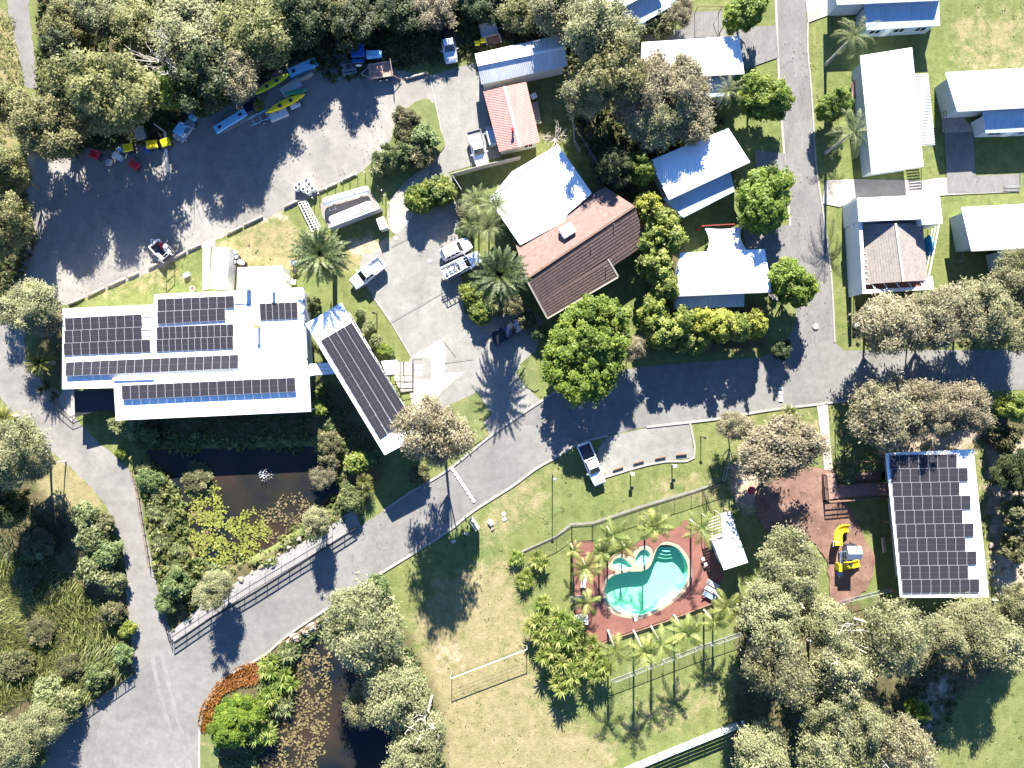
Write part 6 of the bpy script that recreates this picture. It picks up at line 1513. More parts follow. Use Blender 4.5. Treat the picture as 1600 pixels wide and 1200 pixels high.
bin_('yellow lidded bin beside the white box, third from the left', 207, 235, 'paint_yellow', R(12))
bin_('wide yellow lidded bin left of the sunlit one', 244, 230, 'paint_yellow', R(8), 1.45)
bin_('bright sunlit yellow lidded bin next to the blue buggy', 265, 227, 'paint_yellow', R(20))
bin_('dark red lidded bin under the tree shade', 155, 245, 'paint_red', R(-20))
bin_('dark red lidded bin out on the gravel in front of the row', 216, 261, 'paint_red', R(-38), 1.4, .95)
bin_('left of two small yellow lidded bins at the zinc shed corner', 746, 73, 'paint_yellow', R(10), .68, .62, 1.05, group='small yellow lidded bins at the zinc shed')
bin_('right of two small yellow lidded bins at the zinc shed corner', 755, 69, 'paint_yellow', R(10), .68, .62, 1.05, group='small yellow lidded bins at the zinc shed')
def crate(name, label, cat, px, py, d, rz, m, lidm=None, z=0, group=None):
    t = thing(name, label, cat, P(px, py, 0)+Vector((0,0,z)), rz, group); mb = MB(); mb.box((0,0,d[2]/2), d); mb.build('body', MAT[m], t, world=False, bevel=.05)
    mb = MB(); mb.box((0,0,d[2]+.03), (d[0]*1.04,d[1]*1.04,.07)); mb.build('lid', MAT[lidm or m], t, world=False, bevel=.02)
    return t
crate('storage_box','pale lilac box on the gravel between the red and yellow bins','box',188,247,(1.1,.8,.8),R(-30),'plastic_bluegrey','wall_white')
crate('storage_box','small sky blue box behind the pale lilac box','box',191,236,(.6,.5,.7),R(-10),'paint_sky')
crate('storage_box','weathered grey timber box behind the yellow bins','box',223,211,(1.3,1.5,.9),R(18),'timber_grey')
crate('storage_box','small dark blue box beside the wide yellow bin','box',232,236,(.45,.5,.6),R(5),'paint_blue')
t = thing('spare_tyre','pale old tyre lying by the dark red bin','tyre',P(171,254)); mb = MB(); mb.lathe(P(171,254,0),[(.22,.02),(.45,.0),(.5,.12),(.45,.26),(.24,.26)],18); mb.build('tyre',MAT['wall_grey'],t); mb = MB(); mb.lathe(P(171,254,0),[(.2,.0),(.2,.2)],14); mb.build('rim',MAT['wall_white'],t)
t = thing('water_tub','round blue tub beside the wood','tub',P(301,174)); mb = MB(); mb.lathe(P(301,174,0),[(.6,0),(.68,.7),(.72,.72),(.62,.72),(.55,.15)],20); mb.build('tub',MAT['plastic_bluegrey'],t); mb = MB(); mb.lathe(P(301,174,.0),[(.56,.5),(.56,.52)],18); mb.build('water',MAT['glass_dark'],t)
crate('storage_box','sky blue box below the round tub','box',303,186,(.8,.7,.6),R(-35),'paint_sky')
crate('storage_box','turquoise box at the edge of the wood','box',322,173,(.7,.6,.6),R(10),'paint_green')
t = thing('golf_buggy','blue and white buggy with a windscreen near the bright yellow bin','buggy',P(292,207),R(56))
mb = MB(); mb.loft([ring(-1.5,.55,.3,.6,.75), ring(-1.1,.68,.28,.7,.9), ring(.5,.7,.28,.65,.8), ring(1.3,.62,.3,.6,.72), ring(1.6,.4,.35,.5,.6)]); mb.build('body',MAT['plastic_bluegrey'],t,world=False,bevel=.05)
mb = MB(); mb.box((-.2,0,1.8),(1.6,1.15,.08)); mb.build('roof',MAT['paint_sky'],t,world=False,bevel=.03); mb = MB(); mb.box((-.55,0,.95),(.6,1.1,.3)); mb.build('seat',MAT['wall_white'],t,world=False,bevel=.05)
mb = MB(); [mb.bar((x,s*.52,.8),(x*.8,s*.52,1.78),.05) for x in (-1.0,.75) for s in (-1,1)]; mb.build('roof_post',MAT['metal_white'],t,world=False); wheels(t,(-1,1),.6,.26,.18)
t = thing('tool_cart','white cluttered cart behind the buggy','cart',P(280,214),R(50)); mb = MB(); mb.box((0,0,.5),(.9,.8,.5)); mb.build('tub',MAT['wall_white'],t,world=False,bevel=.05); mb = MB(); mb.bar((.45,-.3,.7),(.9,-.3,1),.04); mb.bar((.45,.3,.7),(.9,.3,1),.04); mb.build('handle',MAT['metal_grey'],t,world=False); wheels(t,(-.2,),.42,.2,.1)
# boats and boards
def hull(name, label, cat, a, b, w, m, z=.45, bend=0.0, group=None, h=.32, cock=True):
    A_, B_ = P(*a, z), P(*b, z); L = (B_-A_).length; c = (A_+B_)/2; t = thing(name, label, cat, (c.x,c.y,0), math.atan2(B_.y-A_.y, B_.x-A_.x), group); rs = []
    for k in range(13):
        u = k/12; x = (u-.5)*L; ww = w/2*max(.06, math.sin(math.pi*u)**.55); yo = bend*(1-(2*u-1)**2); zz = z+.16*(2*u-1)**4
        rs.append([(x, yo+ww*math.cos(an), zz+h*.5*math.sin(an)) for an in np.linspace(0, 2*math.pi, 9)[:-1]])
    mb = MB(); mb.loft(rs); mb.build('hull', MAT[m], t, world=False, smooth=True)
    if cock:
        for x in (-L*.14, L*.14):
            mb = MB(); mb.lathe((x, bend*.92, z+h*.5-.015), [(w*.28,0),(w*.26,.03)], 12); mb.build('cockpit', MAT['plastic_dark'], t, world=False)
    mb = MB(); mb.box((-L*.25,0,(z-h*.4)/2),(.12,w*1.1,z-h*.4)); mb.box((L*.25,0,(z-h*.4)/2),(.12,w*1.1,z-h*.4)); mb.build('trestle', MAT['timber_brown'], t, world=False)
    return t
hull('kayak','bright yellow kayak at the gravel side of the boat stack','kayak',(416,177),(477,148),1.05,'paint_yellow',.9,.12)
hull('kayak','yellow-green kayak on the wood side of the boat stack','kayak',(398,148),(453,116),1.0,'paint_lime',.8,.15)
hull('kayak','slim teal hull lying between the two yellow kayaks','kayak',(445,147),(482,140),.7,'paint_green',.5,cock=False)
def board(name, label, cat, a, b, w, h, m, z=.0, group=None, hatch=None):
    A_, B_ = P(*a, h), P(*b, h); L = (B_-A_).length; c = (A_+B_)/2; t = thing(name, label, cat, (c.x,c.y,z), math.atan2(B_.y-A_.y, B_.x-A_.x), group)
    mb = MB(); mb.box((0,0,h/2),(L,w,h)); mb.build('body', MAT[m], t, world=False, bevel=.04)
    mb = MB(); [mb.box((x*L*.33,0,h+.01),(.5,w*.35,.05)) for x in ((-1,1) if hatch is None else hatch)]; mb.build('hatch', MAT['plastic_dark'], t, world=False)
    return t
board('pontoon','long sky blue pontoon lying alone at the lower left of the boat stack','pontoon',(335,203),(383,174),1.0,.45,'paint_sky')
board('pontoon','sky blue pontoon with dark hatches at the upper end of the boat stack','pontoon',(451,114),(494,95),1.15,.55,'paint_sky')
board('storage_chest','grey metal chest in front of the bright yellow kayak','chest',(421,184),(448,173),1.0,.6,'roof_zinc',hatch=())
board('storage_chest','dark navy mat panel at the left of the boat stack','panel',(379,166),(404,160),1.6,.3,'paint_navy',hatch=())
board('storage_chest','grey tarp covered pallet in the middle of the boat stack','pallet',(440,145),(468,126),1.3,.5,'wall_grey',hatch=())
board('timber_plank','brown plank lying across the boat stack','plank',(444,136),(488,113),.28,.7,'timber_grey',hatch=())
for l,a,b in (('upper of two pale poles on the gravel below the navy panel',(352,203),(408,174)),('lower of two pale poles on the gravel below the navy panel',(349,207),(402,180))):
    t = thing('pole',l,'pole',P(*a)); mb = MB(); mb.tube([P(*a,.15),P(*b,.2)],.05,6); mb.build('shaft',MAT['timber_grey'],t); mb = MB(); mb.tube([P(*b,.2),P(*b,.2)+(P(*b)-P(*a)).normalized()*.25],.07,6); mb.build('ferrule',MAT['metal_black'],t)
t = thing('boat_trailer','blue tubular frame trailer in front of the boat stack','trailer',P(408,186),R(25)); mb = MB()
for s in (-1,1): mb.bar((-1.6,s*.5,.5),(1.4,s*.6,.5),.08)
for x in (-1,0,1): mb.bar((x,-.6,.52),(x,.6,.52),.07)
mb.build('frame',MAT['paint_sky'],t,world=False); wheels(t,(.2,),.72,.28,.16)
t = thing('hand_trolley','black and white trolley at the right end of the bright yellow kayak','trolley',P(463,167),R(25)); mb = MB(); mb.box((0,0,.4),(1.4,.6,.12)); mb.build('deck',MAT['wall_white'],t,world=False); mb = MB(); mb.bar((.7,-.25,.45),(1.0,-.25,1.1),.05); mb.bar((.7,.25,.45),(1,.25,1.1),.05); mb.bar((1,-.25,1.1),(1,.25,1.1),.05); mb.build('handle',MAT['metal_black'],t,world=False); wheels(t,(-.4,.4),.33,.18,.1)
T('lime','small_plant',404,166,9,.9,'bright lime plant growing amid the boat stack','plant')
# trailer by the lawn with machine
t = thing('plant_trailer','white framed trailer loaded with red and white gear at the lawn edge','trailer',P(256,394),R(-48))
mb = MB(); mb.box((0,0,.62),(2.6,1.5,.1)); mb.build('deck',MAT['plastic_dark'],t,world=False); mb = MB()
for s in (-1,1): mb.box((0,s*.78,.85),(2.8,.1,.45)); mb.bar((-1.3,s*.6,.55),(-2.2,0,.5),.09)
mb.box((-1.36,0,.85),(.14,1.6,.4)); mb.build('frame',MAT['metal_white'],t,world=False); mb = MB()
for s in (-1,1): mb.bar((1.35,s*.75,.7),(1.35,s*.75,2.3),.07)
mb.bar((1.35,-.75,2.3),(1.35,.75,2.3),.07); mb.bar((1.35,-.75,1.5),(1.35,.75,1.5),.07); mb.build('loading_frame',MAT['metal_grey'],t,world=False); wheels(t,(.25,),.95,.33,.2,'wall_white')
mb = MB(); [mb.box((.1+.28*k,-.5,1.0),(.16,.4,.5)) for k in range(4)]; mb.build('jerry_can_rack',MAT['wall_white'],t,world=False)
t = thing('pump','red and white pump machine on the trailer at the lawn edge','machine',P(260,391)+Vector((0,0,.67)),R(-48)); mb = MB(); mb.box((-.3,.25,.35),(.9,.5,.6)); mb.build('body',MAT['paint_red'],t,world=False,bevel=.08); mb = MB(); mb.box((.6,.3,.3),(.9,.6,.5)); mb.build('tank',MAT['wall_white'],t,world=False,bevel=.12); mb = MB(); mb.lathe((.1,.55,.5),[(.3,0),(.34,.2),(.2,.4),(.1,.42)],14); mb.build('hopper',MAT['wall_white'],t,world=False)
t = thing('esky','small white and teal cool box on the lawn','cool box',P(293,430),R(25)); mb = MB(); mb.box((0,0,.2),(.75,.5,.4)); mb.build('body',MAT['shade_blue'],t,world=False,bevel=.04); mb = MB(); mb.box((0,0,.44),(.78,.53,.09)); mb.build('lid',MAT['wall_white'],t,world=False,bevel=.03)
t = thing('garden_pot','pale pot on the lawn beside the solar building','pot',P(303,452)); mb = MB(); mb.lathe(P(303,452),[(.22,0),(.34,.5),(.38,.52),(.3,.52),(.26,.3)],14); mb.build('pot',MAT['wall_cream'],t); mb = MB(); mb.lathe(P(303,452),[(.27,.4),(.27,.43)],12); mb.build('soil',MAT['timber_brown'],t)
# junk by the container
rng = random.Random(4)
for k,(x,y,m,l) in enumerate([(368,396,'wall_white','white drum at the top of the pile beside the container'),(373,403,'plastic_dark','black drum in the upper part of the pile by the container'),(370,411,'plastic_dark','black drum touching the container side'),(378,411,'wall_white','white lidded drum in the middle of the pile by the container'),(383,413,'rubber','black drum at the right end of the pile by the container')]):
    c = P(x,y); t = thing('plastic_drum',l,'drum',c,0,'drums piled beside the container'); mb = MB(); mb.lathe(c,[(.3,0),(.34,.1),(.34,.75),(.28,.8)],14); mb.build('drum',MAT[m],t); mb = MB(); mb.lathe(c+Vector((0,0,.8)),[(.25,0),(.25,.05),(.1,.06),(.1,.1)],12); mb.build('lid',MAT['wall_grey'],t)
for k,(x,y,m,l) in enumerate([(462,411,'plastic_bluegrey','grey garden chair beside the large date palm'),(463,424,'rubber','dark garden chair between the annex and the date palm'),(460,441,'wall_cream','cream garden table at the corner of the solar building')]):
    c = P(x,y); t = thing('garden_chair',l,'garden furniture',c,k*.7,'furniture at the annex corner'); mb = MB(); mb.box((0,0,.45),(.7,.65,.06)); mb.build('seat',MAT[m],t,world=False); mb = MB(); [mb.bar((sx*.3,sy*.28,0),(sx*.3,sy*.28,.45),.05) for sx in (-1,1) for sy in (-1,1)]; mb.build('leg',MAT['metal_grey'],t,world=False)
    if k < 2: mb = MB(); mb.box((-.32,0,.75),(.06,.6,.55)); mb.build('backrest',MAT[m],t,world=False)
for k,(x,y,l) in enumerate([(466,296,'white drum at the left end of the drum row by the logs'),(471,291,'white drum second from the left in the drum row'),(477,298,'white drum in front of the drum row'),(482,285,'white drum at the top of the drum row'),(486,291,'white drum right of the top one'),(484,302,'white drum at the front right of the drum row'),(491,297,'white drum at the right end of the drum row')]):
    c = P(x,y); t = thing('plastic_drum',l,'drum',c,0,'white drums beside the yard logs'); mb = MB(); mb.lathe(c,[(.34,0),(.40,.12),(.40,.95),(.32,1.02)],14); mb.build('drum',MAT['wall_white'],t); mb = MB(); mb.lathe(c+Vector((0,0,1.02)),[(.2,0),(.2,.05)],12); mb.build('cap',MAT['plastic_dark'],t)
t = thing('scaffold_frame','stack of long white ladder-like frames lying on the lawn','scaffold',P(482,338)); 
for dx, z in ((0,.25),(7,.5),(12,.35)):
    mb = MB()
    a0,b0 = P(468+dx*.75,316-dx*.1,z),P(490+dx*.8,361-dx*.25,z); d = (b0-a0).normalized(); nn = Vector((-d.y,d.x,0))
    for s in (-.2,.2): mb.bar(a0+nn*s,b0+nn*s,.09)
    for k in range(12): c = a0.lerp(b0,k/11); mb.bar(c-nn*.2,c+nn*.2,.06)
    mb.build('frame',MAT['metal_white'],t)
# gas tank compound
t = thing('tank_compound','concrete pad and grey wall enclosing the two white gas tanks','enclosure',P(548,325)); ZL[0] += .004
mb = MB(); mb.slab([P(x,y,.08) for x,y in ((500,318),(570,292),(580,300),(597,330),(520,362),(504,340))],.1); mb.build('pad',MAT['concrete_pale'],t)
mb = MB(); a,b = P(519,360,0),P(597,330,0); mb.bar(a+Vector((0,0,.95)),b+Vector((0,0,.95)),.14,1.9); c_ = P(592,322,0); mb.bar(b+Vector((0,0,.945)),c_+Vector((0,0,.945)),.14,1.88); mb.build('wall',MAT['fence_zinc'],t)
mb = MB(); mb.bar(a+Vector((0,0,1.93)),b+Vector((0,0,1.93)),.2,.07); mb.build('capping',MAT['metal_white'],t)
for l,a,b in (('upper white cylindrical gas tank in the walled compound',(505,317),(577,296)),('lower white cylindrical gas tank against the compound wall',(515,346),(581,319))):
    A_,B_ = P(*a,.95),P(*b,.95); d = (B_-A_); L = d.length; t = thing('gas_tank',l,'gas tank',((A_.x+B_.x)/2,(A_.y+B_.y)/2,0),math.atan2(d.y,d.x),'white gas tanks')
    mb = MB(); mb.lathe((0,0,1.0),[(.12,-L/2),(.36,-L/2+.06),(.5,-L/2+.22),(.56,-L/2+.45),(.56,L/2-.45),(.5,L/2-.22),(.36,L/2-.06),(.12,L/2)],20,'x'); mb.build('vessel',MAT['paint_white'],t,world=False,smooth=True)
    for s in (-1,1): mb = MB(); mb.box((s*L*.3,0,.28),(.25,.9,.5)); mb.build('saddle',MAT['concrete_pale'],t,world=False)
    mb = MB(); mb.lathe((L*.2,0,1.54),[(.12,0),(.12,.2)],10); mb.lathe((-L*.4,.1,1.5),[(.08,0),(.08,.16)],10); mb.build('valve',MAT['metal_grey'],t,world=False)
    mb = MB(); mb.bar((-L*.42,-.5,.5),(-L*.42,-1.1,.5),.05); mb.bar((-L*.3,-.5,.5),(-L*.3,-1.1,.5),.05); mb.bar((-L*.44,-1.1,.5),(-L*.28,-1.1,.5),.05); mb.build('pipe',MAT['metal_white'],t,world=False)
crate('equipment_cabinet','cream cabinet standing at the corner of the gas tank compound','cabinet',600,353,(1.0,1.5,1.6),R(20),'wall_cream','wall_white')
for k,(x,y,h,l) in enumerate([(491,312,1.0,'bollard post nearest the white drums'),(500,305,.9,'second bollard post along the yard logs'),(512,298,.9,'third bollard post along the yard logs'),(524,291,.9,'bollard post behind the upper gas tank left end'),(536,286,.9,'bollard post behind the middle of the upper gas tank'),(547,280,.9,'bollard post behind the right half of the upper gas tank'),(559,276,.9,'bollard post above the right end of the upper gas tank'),(571,272,1.0,'bollard post at the end of the log row'),
   (592,294,.8,'first bollard post on the path side of the tanks'),(598,300,.9,'second bollard post on the path side of the tanks'),(603,309,1.4,'tall bollard post on the path side of the tanks'),(608,320,1.0,'bollard post near the cream cabinet')]):
    c = P(x,y); t = thing('bollard',l,'bollard',c,0,'thin steel bollards round the gas tanks'); mb = MB(); mb.lathe(c,[(.05,-.1),(.05,h)],8); mb.build('post',MAT['metal_grey'],t); mb = MB(); mb.lathe(c+Vector((0,0,h)),[(.07,0),(.07,.05),(.02,.07)],8); mb.build('cap',MAT['metal_white'],t)
# log edging
for k,(a,b,l) in enumerate([((107,476),(131,464),'log edging piece nearest the paperbark'),((137,462),(163,449),'second log edging piece from the paperbark'),((168,447),(195,435),'third log edging piece from the paperbark'),((200,433),(216,426),'short log edging piece before the loaded trailer'),((232,419),(247,411),'log edging piece under the loaded trailer shadow'),((273,402),(290,393),'log edging piece right of the loaded trailer'),((293,391),(313,382),'log edging piece ending at the pale path'),((355,365),(378,354),'log edging piece right of the pale path'),((381,352),(410,338),'long log edging piece above the dry lawn'),((444,324),(468,312),'log edging piece left of the white drums'),((496,300),(526,286),'log edging piece right of the white drums'),((532,283),(557,271),'log edging piece at the end of the row'),((634,123),(666,114),'long timber beam at the top of the grass island')]):
    t = thing('edging_log',l,'log',P(*a),0,'timber logs edging the gravel yard'); mb = MB(); A_,B_ = P(*a,.16),P(*b,.16); mb.tube([A_,A_.lerp(B_,.5)+Vector((0,0,.02)),B_],[.16,.17,.15],8); mb.build('log',MAT['timber_grey'],t,smooth=True)
# pale log that also stands for a sunlit ground strip, yard corner
t = thing('sun_strip_log','pale trunk doubling as a sunlit ground strip between the right hand yellow bins','log',P(262,250)); mb = MB(); mb.tube([P(258,205,.8),P(259,235,.35),P(262,268,.25)],[.16,.22,.26],8); mb.build('trunk',MAT['bark_pale'],t,smooth=True); mb = MB(); mb.tube([P(256,205,.6),P(240,193,.9)],[.12,.06],6); mb.tube([P(252,214,.5),P(247,207,.8)],[.08,.04],6); mb.build('branch',MAT['bark_pale'],t)
# ------------------------------------------------------------ fences
def fence(label, pts, h, rails=(.1,.95), pw=.07, step=2.4, railw=.05, bars=0, mat='metal_black', name='fence', panel=None, barw=.018, cat='fence', base=None, slats=0):
    t = thing(name, label, cat, P(*pts[0])); rb = MB(); pb = MB(); bz = (lambda p: 0) if base is None else base
    posts = []
    for a, b in zip(pts, pts[1:]):
        A_, B_ = P(*a), P(*b); L = (B_-A_).length; k = max(1, round(L/step))
        for f in rails: rb.bar(A_+Vector((0,0,h*f)), B_+Vector((0,0,h*f)), railw, railw)
        for j in range(k+(1 if b is pts[-1] else 0)): posts.append(A_.lerp(B_, j/k))
        if bars:
            nb = int(L/bars)
            for j in range(nb): c = A_.lerp(B_, (j+.5)/nb); rb.bar(c+Vector((0,0,h*rails[0])), c+Vector((0,0,h*rails[-1])), barw, barw)
        if panel and not slats: pb.bar(A_+Vector((0,0,h*.5)), B_+Vector((0,0,h*.5)), .05, h*.96)
        for j in range(slats): z = h*(j+.5)/slats; pb.bar(A_+Vector((0,0,z)), B_+Vector((0,0,z)), .03, h/slats*.80)
    if rb.v: rb.build('rail', MAT[mat], t)
    if pb.v: pb.build('panel', MAT[panel], t)
    for p in posts[:95]:
        mb = MB(); mb.bar(p-Vector((0,0,.1)), p+Vector((0,0,h+.03)), pw, pw); mb.build('post', MAT[mat], t)
    return t
fence('cream paling fence between the white ute and the clipped hedge', [(707,277),(754,264),(813,250)], 1.7, (.1,.9), .09, 2.4, .05, 0, 'timber_grey', 'paling_fence', 'fence_panel')
fence('short dark fence running down from the cream paling fence by the hedge', [(707,277),(722,300)], 1.6, (.1,.9), .09, 2.0, .05, 0, 'timber_grey', 'paling_fence', 'wall_grey')
fence('thin paling fence between the red roofed shed and the tall gums', [(887,112),(892,170),(897,226),(905,240)], 1.6, (.2,.9), .08, 2.2, .06, .25, 'timber_grey', 'yard_fence')
fence('wire fence running from the paling fence down to the hedge tree', [(897,200),(932,258)], 1.4, (.3,.6,.95), .07, 2.4, .025, 0, 'metal_grey', 'wire_fence')
fence('black roadside railing along the footpath over the pond outlet', [(273,1003),(330,964),(400,923),(470,879),(500,860),(558,823)], 1.05, (.12,.55,.98), .10, 1.8, .10, .10, 'metal_black', 'road_railing', cat='railing')
fence('thin grey railing on the pond side of the footpath', [(269,986),(332,944),(390,907),(440,877),(520,829)], 1.05, (.5,.98), .05, 2.2, .04, .3, 'metal_grey', 'path_railing', cat='railing')
fence('black railing beside the wide road at the lower left', [(119,1114),(160,1086),(182,1071),(211,1051)], 1.1, (.12,.98), .09, 1.5, .07, .16, 'metal_black', 'road_railing', cat='railing')
fence('dark timber fence on the track edge beside the pond bank', [(207,735),(215,756),(222,800),(228,835),(236,885)], .8, (.5,.95), .08, 1.6, .06, 0, 'timber_brown', 'track_fence')
fence('dark railing where the gravel track meets the road', [(256,958),(263,975),(270,1000)], 1.0, (.5,.95), .08, 1.2, .06, 0, 'metal_black', 'track_fence')
fence('black pool fence along the lawn above the palms', [(818,862),(870,838),(893,822),(925,820),(1000,795),(1080,770),(1132,752)], 1.3, (.08,.97), .06, 2.4, .045, .12, 'metal_black', 'pool_fence')
fence('short pool fence at the deck gate under the young palm', [(893,822),(893,846),(925,844),(925,820)], 1.3, (.08,.97), .06, 2.4, .045, .12, 'metal_black', 'pool_fence')
fence('pool fence between the parking lawn and the pool shed', [(1097,764),(1110,800)], 1.3, (.08,.97), .06, 1.6, .045, .12, 'metal_black', 'pool_fence')
fence('pool fence across the lawn below the slender palms', [(955,1062),(1012,1040),(1085,1012),(1156,988)], 1.3, (.08,.97), .06, 2.4, .05, .12, 'metal_grey', 'pool_fence')
fence('low dark edge fence along the lower side of the red deck', [(908,1017),(950,1000),(1040,970),(1112,942)], .35, (.5,.95), .08, 2.4, .09, 0, 'timber_brown', 'deck_edge')
fence('long straight fence along the left edge of the red deck', [(893,848),(897,930),(900,1000)], 1.2, (.08,.97), .06, 2.4, .04, .14, 'metal_black', 'pool_fence')
fence('slatted grey fence along the lawn on the bottom edge', [(950,1210),(1050,1168),(1152,1127)], 1.8, (), .10, 2.35, .05, 0, 'metal_black', 'slat_fence', 'fence_zinc', slats=6)
fence('thin rail fence at the lower side of the playground', [(1282,947),(1330,934),(1386,920)], 1.2, (.1,.97), .06, 2.2, .05, .16, 'metal_grey', 'playground_fence')
fence('rail fence between the parking lawn and the playground', [(1128,750),(1139,708)], 1.3, (.1,.97), .07, 1.6, .06, .2, 'timber_grey', 'playground_fence')
fence('horizontal wire fence above the playground', [(1139,730),(1190,724)], 1.2, (.5,.97), .07, 2.4, .03, 0, 'metal_grey', 'playground_fence')
fence('thin frame fence in front of the cabin beside the straw lawn', [(1466,146),(1470,178),(1472,208)], 1.2, (.5,.97), .06, 2.4, .04, 0, 'timber_brown', 'yard_fence')
fence('thin frame fence in front of the cabin behind the right hand gum', [(1492,344),(1495,380),(1496,410)], 1.2, (.5,.97), .06, 2.4, .04, 0, 'metal_grey', 'yard_fence')
fence('thin edging fence around the straw lawn and paved aprons on the right', [(1568,292),(1592,292),(1592,272)], .5, (.5,.95), .06, 2.4, .04, 0, 'metal_grey', 'yard_fence')
fence('dark stone kerb railing over the lower pond wall', [(440,1003),(478,981),(512,961)], .9, (.5,.95), .1, 1.6, .06, 0, 'timber_brown', 'road_railing', cat='railing')
# mowing strip below the pool fence
strip('mowing_strip', [(815,862),(868,839),(892,819),(926,817),(1000,792),(1080,768),(1112,758)], .32, .03, MAT['strip_grey'])
# volleyball net
t = thing('volleyball_net','low volleyball net strung between two posts on the dry lawn','net',P(708,1048))
mb = MB(); a,b = P(706,1049),P(823,1004)
for p in (a,b):
    m_ = MB(); m_.lathe(p,[(.05,-.1),(.05,2.5)],8); m_.build('post',MAT['metal_grey'],t)
mb.bar(a+Vector((0,0,2.4)),b+Vector((0,0,2.4)),.05,.09); mb.build('tape',MAT['metal_white'],t); mb = MB()
for z in (1.5,1.8,2.1): mb.bar(a+Vector((0,0,z)),b+Vector((0,0,z)),.012)
for k in range(50): c = a.lerp(b,k/49); mb.bar(c+Vector((0,0,1.5)),c+Vector((0,0,2.4)),.01)
mb.build('mesh',MAT['metal_black'],t)
# lamp posts
def lamp(label, px, py, h, head='metal_white', arm=0):
    c = P(px,py); t = thing('lamp_post',label,'lamp post',c); mb = MB(); mb.tube([c-Vector((0,0,.2)),c+Vector((0,0,h))],[.07,.045],8); mb.build('pole',MAT['metal_black'],t)
    mb = MB(); mb.lathe(c+Vector((arm*.3,0,h)),[(.05,-.03),(.2,0),(.2,.08),(.06,.14)],12); mb.build('lamp_head',MAT[head],t); return t
lamp('thin lamp post on the lawn above the pool fence', 863,741,5.2,'metal_grey'); lamp('thin lamp post on the grass strip beside the office flower bed', 589,491,2.4,'metal_black')
lamp('lamp post on the top cabin lawn beside the kerb tree', 1124,52,3.4,'metal_white'); lamp('tall thin post beside the red basket seat', 1140,745,4.2,'metal_grey')
lamp('lamp post on the verge near the top right driveway', 1303,20,4.0,'metal_grey'); lamp('lamp post beside the white path to the pavilion', 1305,676,2.6,'metal_black')
lamp('post at the end of the parking bay next to the dirt', 1095,682,2.0,'metal_black')
for l,x,y in (('white headed service post behind the left wheel stops',985,738),('white headed service post behind the right wheel stops',1050,726)):
    c = P(x,y); t = thing('service_post',l,'post',c,0,'service posts behind the parking bay'); mb = MB(); mb.bar(c,c+Vector((0,0,1.5)),.16); mb.build('post',MAT['timber_grey'],t); mb = MB(); mb.box(c+Vector((0,0,1.65)),(.5,.32,.4)); mb.build('head',MAT['wall_white'],t,bevel=.03); mb = MB(); mb.box(c+Vector((.25,-.05,1.2)),(.35,.1,.2)); mb.build('bracket',MAT['metal_black'],t)
for l,x,y,a in (('wheel stop nearest the blue-white ute',966,732,18),('second wheel stop from the blue-white ute',998,722,17),('third wheel stop from the blue-white ute',1032,715,12),('wheel stop at the far right of the parking bay',1065,710,6)):
    c = P(x,y,.06+ZL[0]); t = thing('wheel_stop',l,'wheel stop',c,R(a),'wheel stops of the parking bay'); mb = MB(); mb.loft([[(s*.72,-.12,-.06),(s*.72,.12,-.06),(s*.72,.07,.10),(s*.72,-.07,.10)] for s in (-1,1)]); mb.build('block',MAT['timber_brown'],t,world=False); mb = MB(); [mb.lathe((s*.5,0,.1),[(.04,0),(.04,.02)],8) for s in (-1,1)]; mb.build('pin',MAT['metal_black'],t,world=False)
# sign board, stones
t = thing('sign_board','tall double sided sign board on the lawn at the kerb','sign',P(741,815)); A_,B_ = P(736.5,807),P(747,823); mb = MB(); d = (B_-A_).normalized(); nn = Vector((-d.y,d.x,0))
for s in (-.18,.18): m_ = MB(); m_.bar(A_+nn*s+Vector((0,0,1.5)),B_+nn*s+Vector((0,0,1.5)),.06,1.9); m_.build('panel',MAT['wall_white'],t)
for p in (A_,B_): mb.bar(p,p+Vector((0,0,2.5)),.12)
mb.build('post',MAT['metal_black'],t)
def rock(label, px, py, r, m, seed, group=None, flat=.6, name='rock', cat='rock'):
    b = bmesh.new(); bmesh.ops.create_icosphere(b, subdivisions=2, radius=1); rg = random.Random(seed); ph = [rg.uniform(0,6) for _ in range(6)]; sx, sy = rg.uniform(.8,1.3), rg.uniform(.7,1.1)
    for v in b.verts:
        k = 1+.16*math.sin(v.co.x*3+ph[0])+.16*math.sin(v.co.y*3.4+ph[1])+.14*math.sin(v.co.z*4+ph[2])+.1*math.sin(v.co.x*7+v.co.y*6+ph[3]); v.co = Vector((v.co.x*k*r*sx, v.co.y*k*r*sy, v.co.z*k*r*flat))
    me = bpy.data.meshes.new(name); b.to_mesh(me); b.free(); me.materials.append(MAT[m]); o = bpy.data.objects.new(name, me); C.objects.link(o); p = P(px,py); o.location = (p.x,p.y,r*flat*.45+gz(p.x,p.y)); o.rotation_euler = (0,0,rg.uniform(0,6)); return tag(o,label,cat,group)
rock('largest pale pinkish stone on the lawn beside the sign board',766,817,.42,'rock_pale',1); rock('small dark stone below the largest pale stone',770,826,.22,'rock_dark',2); rock('small round white stone left of the sign board foot',728,834,.26,'rock_pale',3)
for l,x,y in (('upper pale pit lid on the lawn right of the pale stone',787,803),('lower pale pit lid on the lawn right of the pale stone',788,811),('square pit lid in the big tree shadow on the lawn',709,846)):
    t = thing('pit_lid',l,'pit lid',P(x,y),R(30)); mb = MB(); mb.box((0,0,.03),(.5,.4,.08)); mb.build('lid',MAT['rock_pale'],t,world=False); mb = MB(); mb.box((0,0,.02),(.62,.52,.06)); mb.build('frame',MAT['kerb'],t,world=False)
rg = random.Random(8)
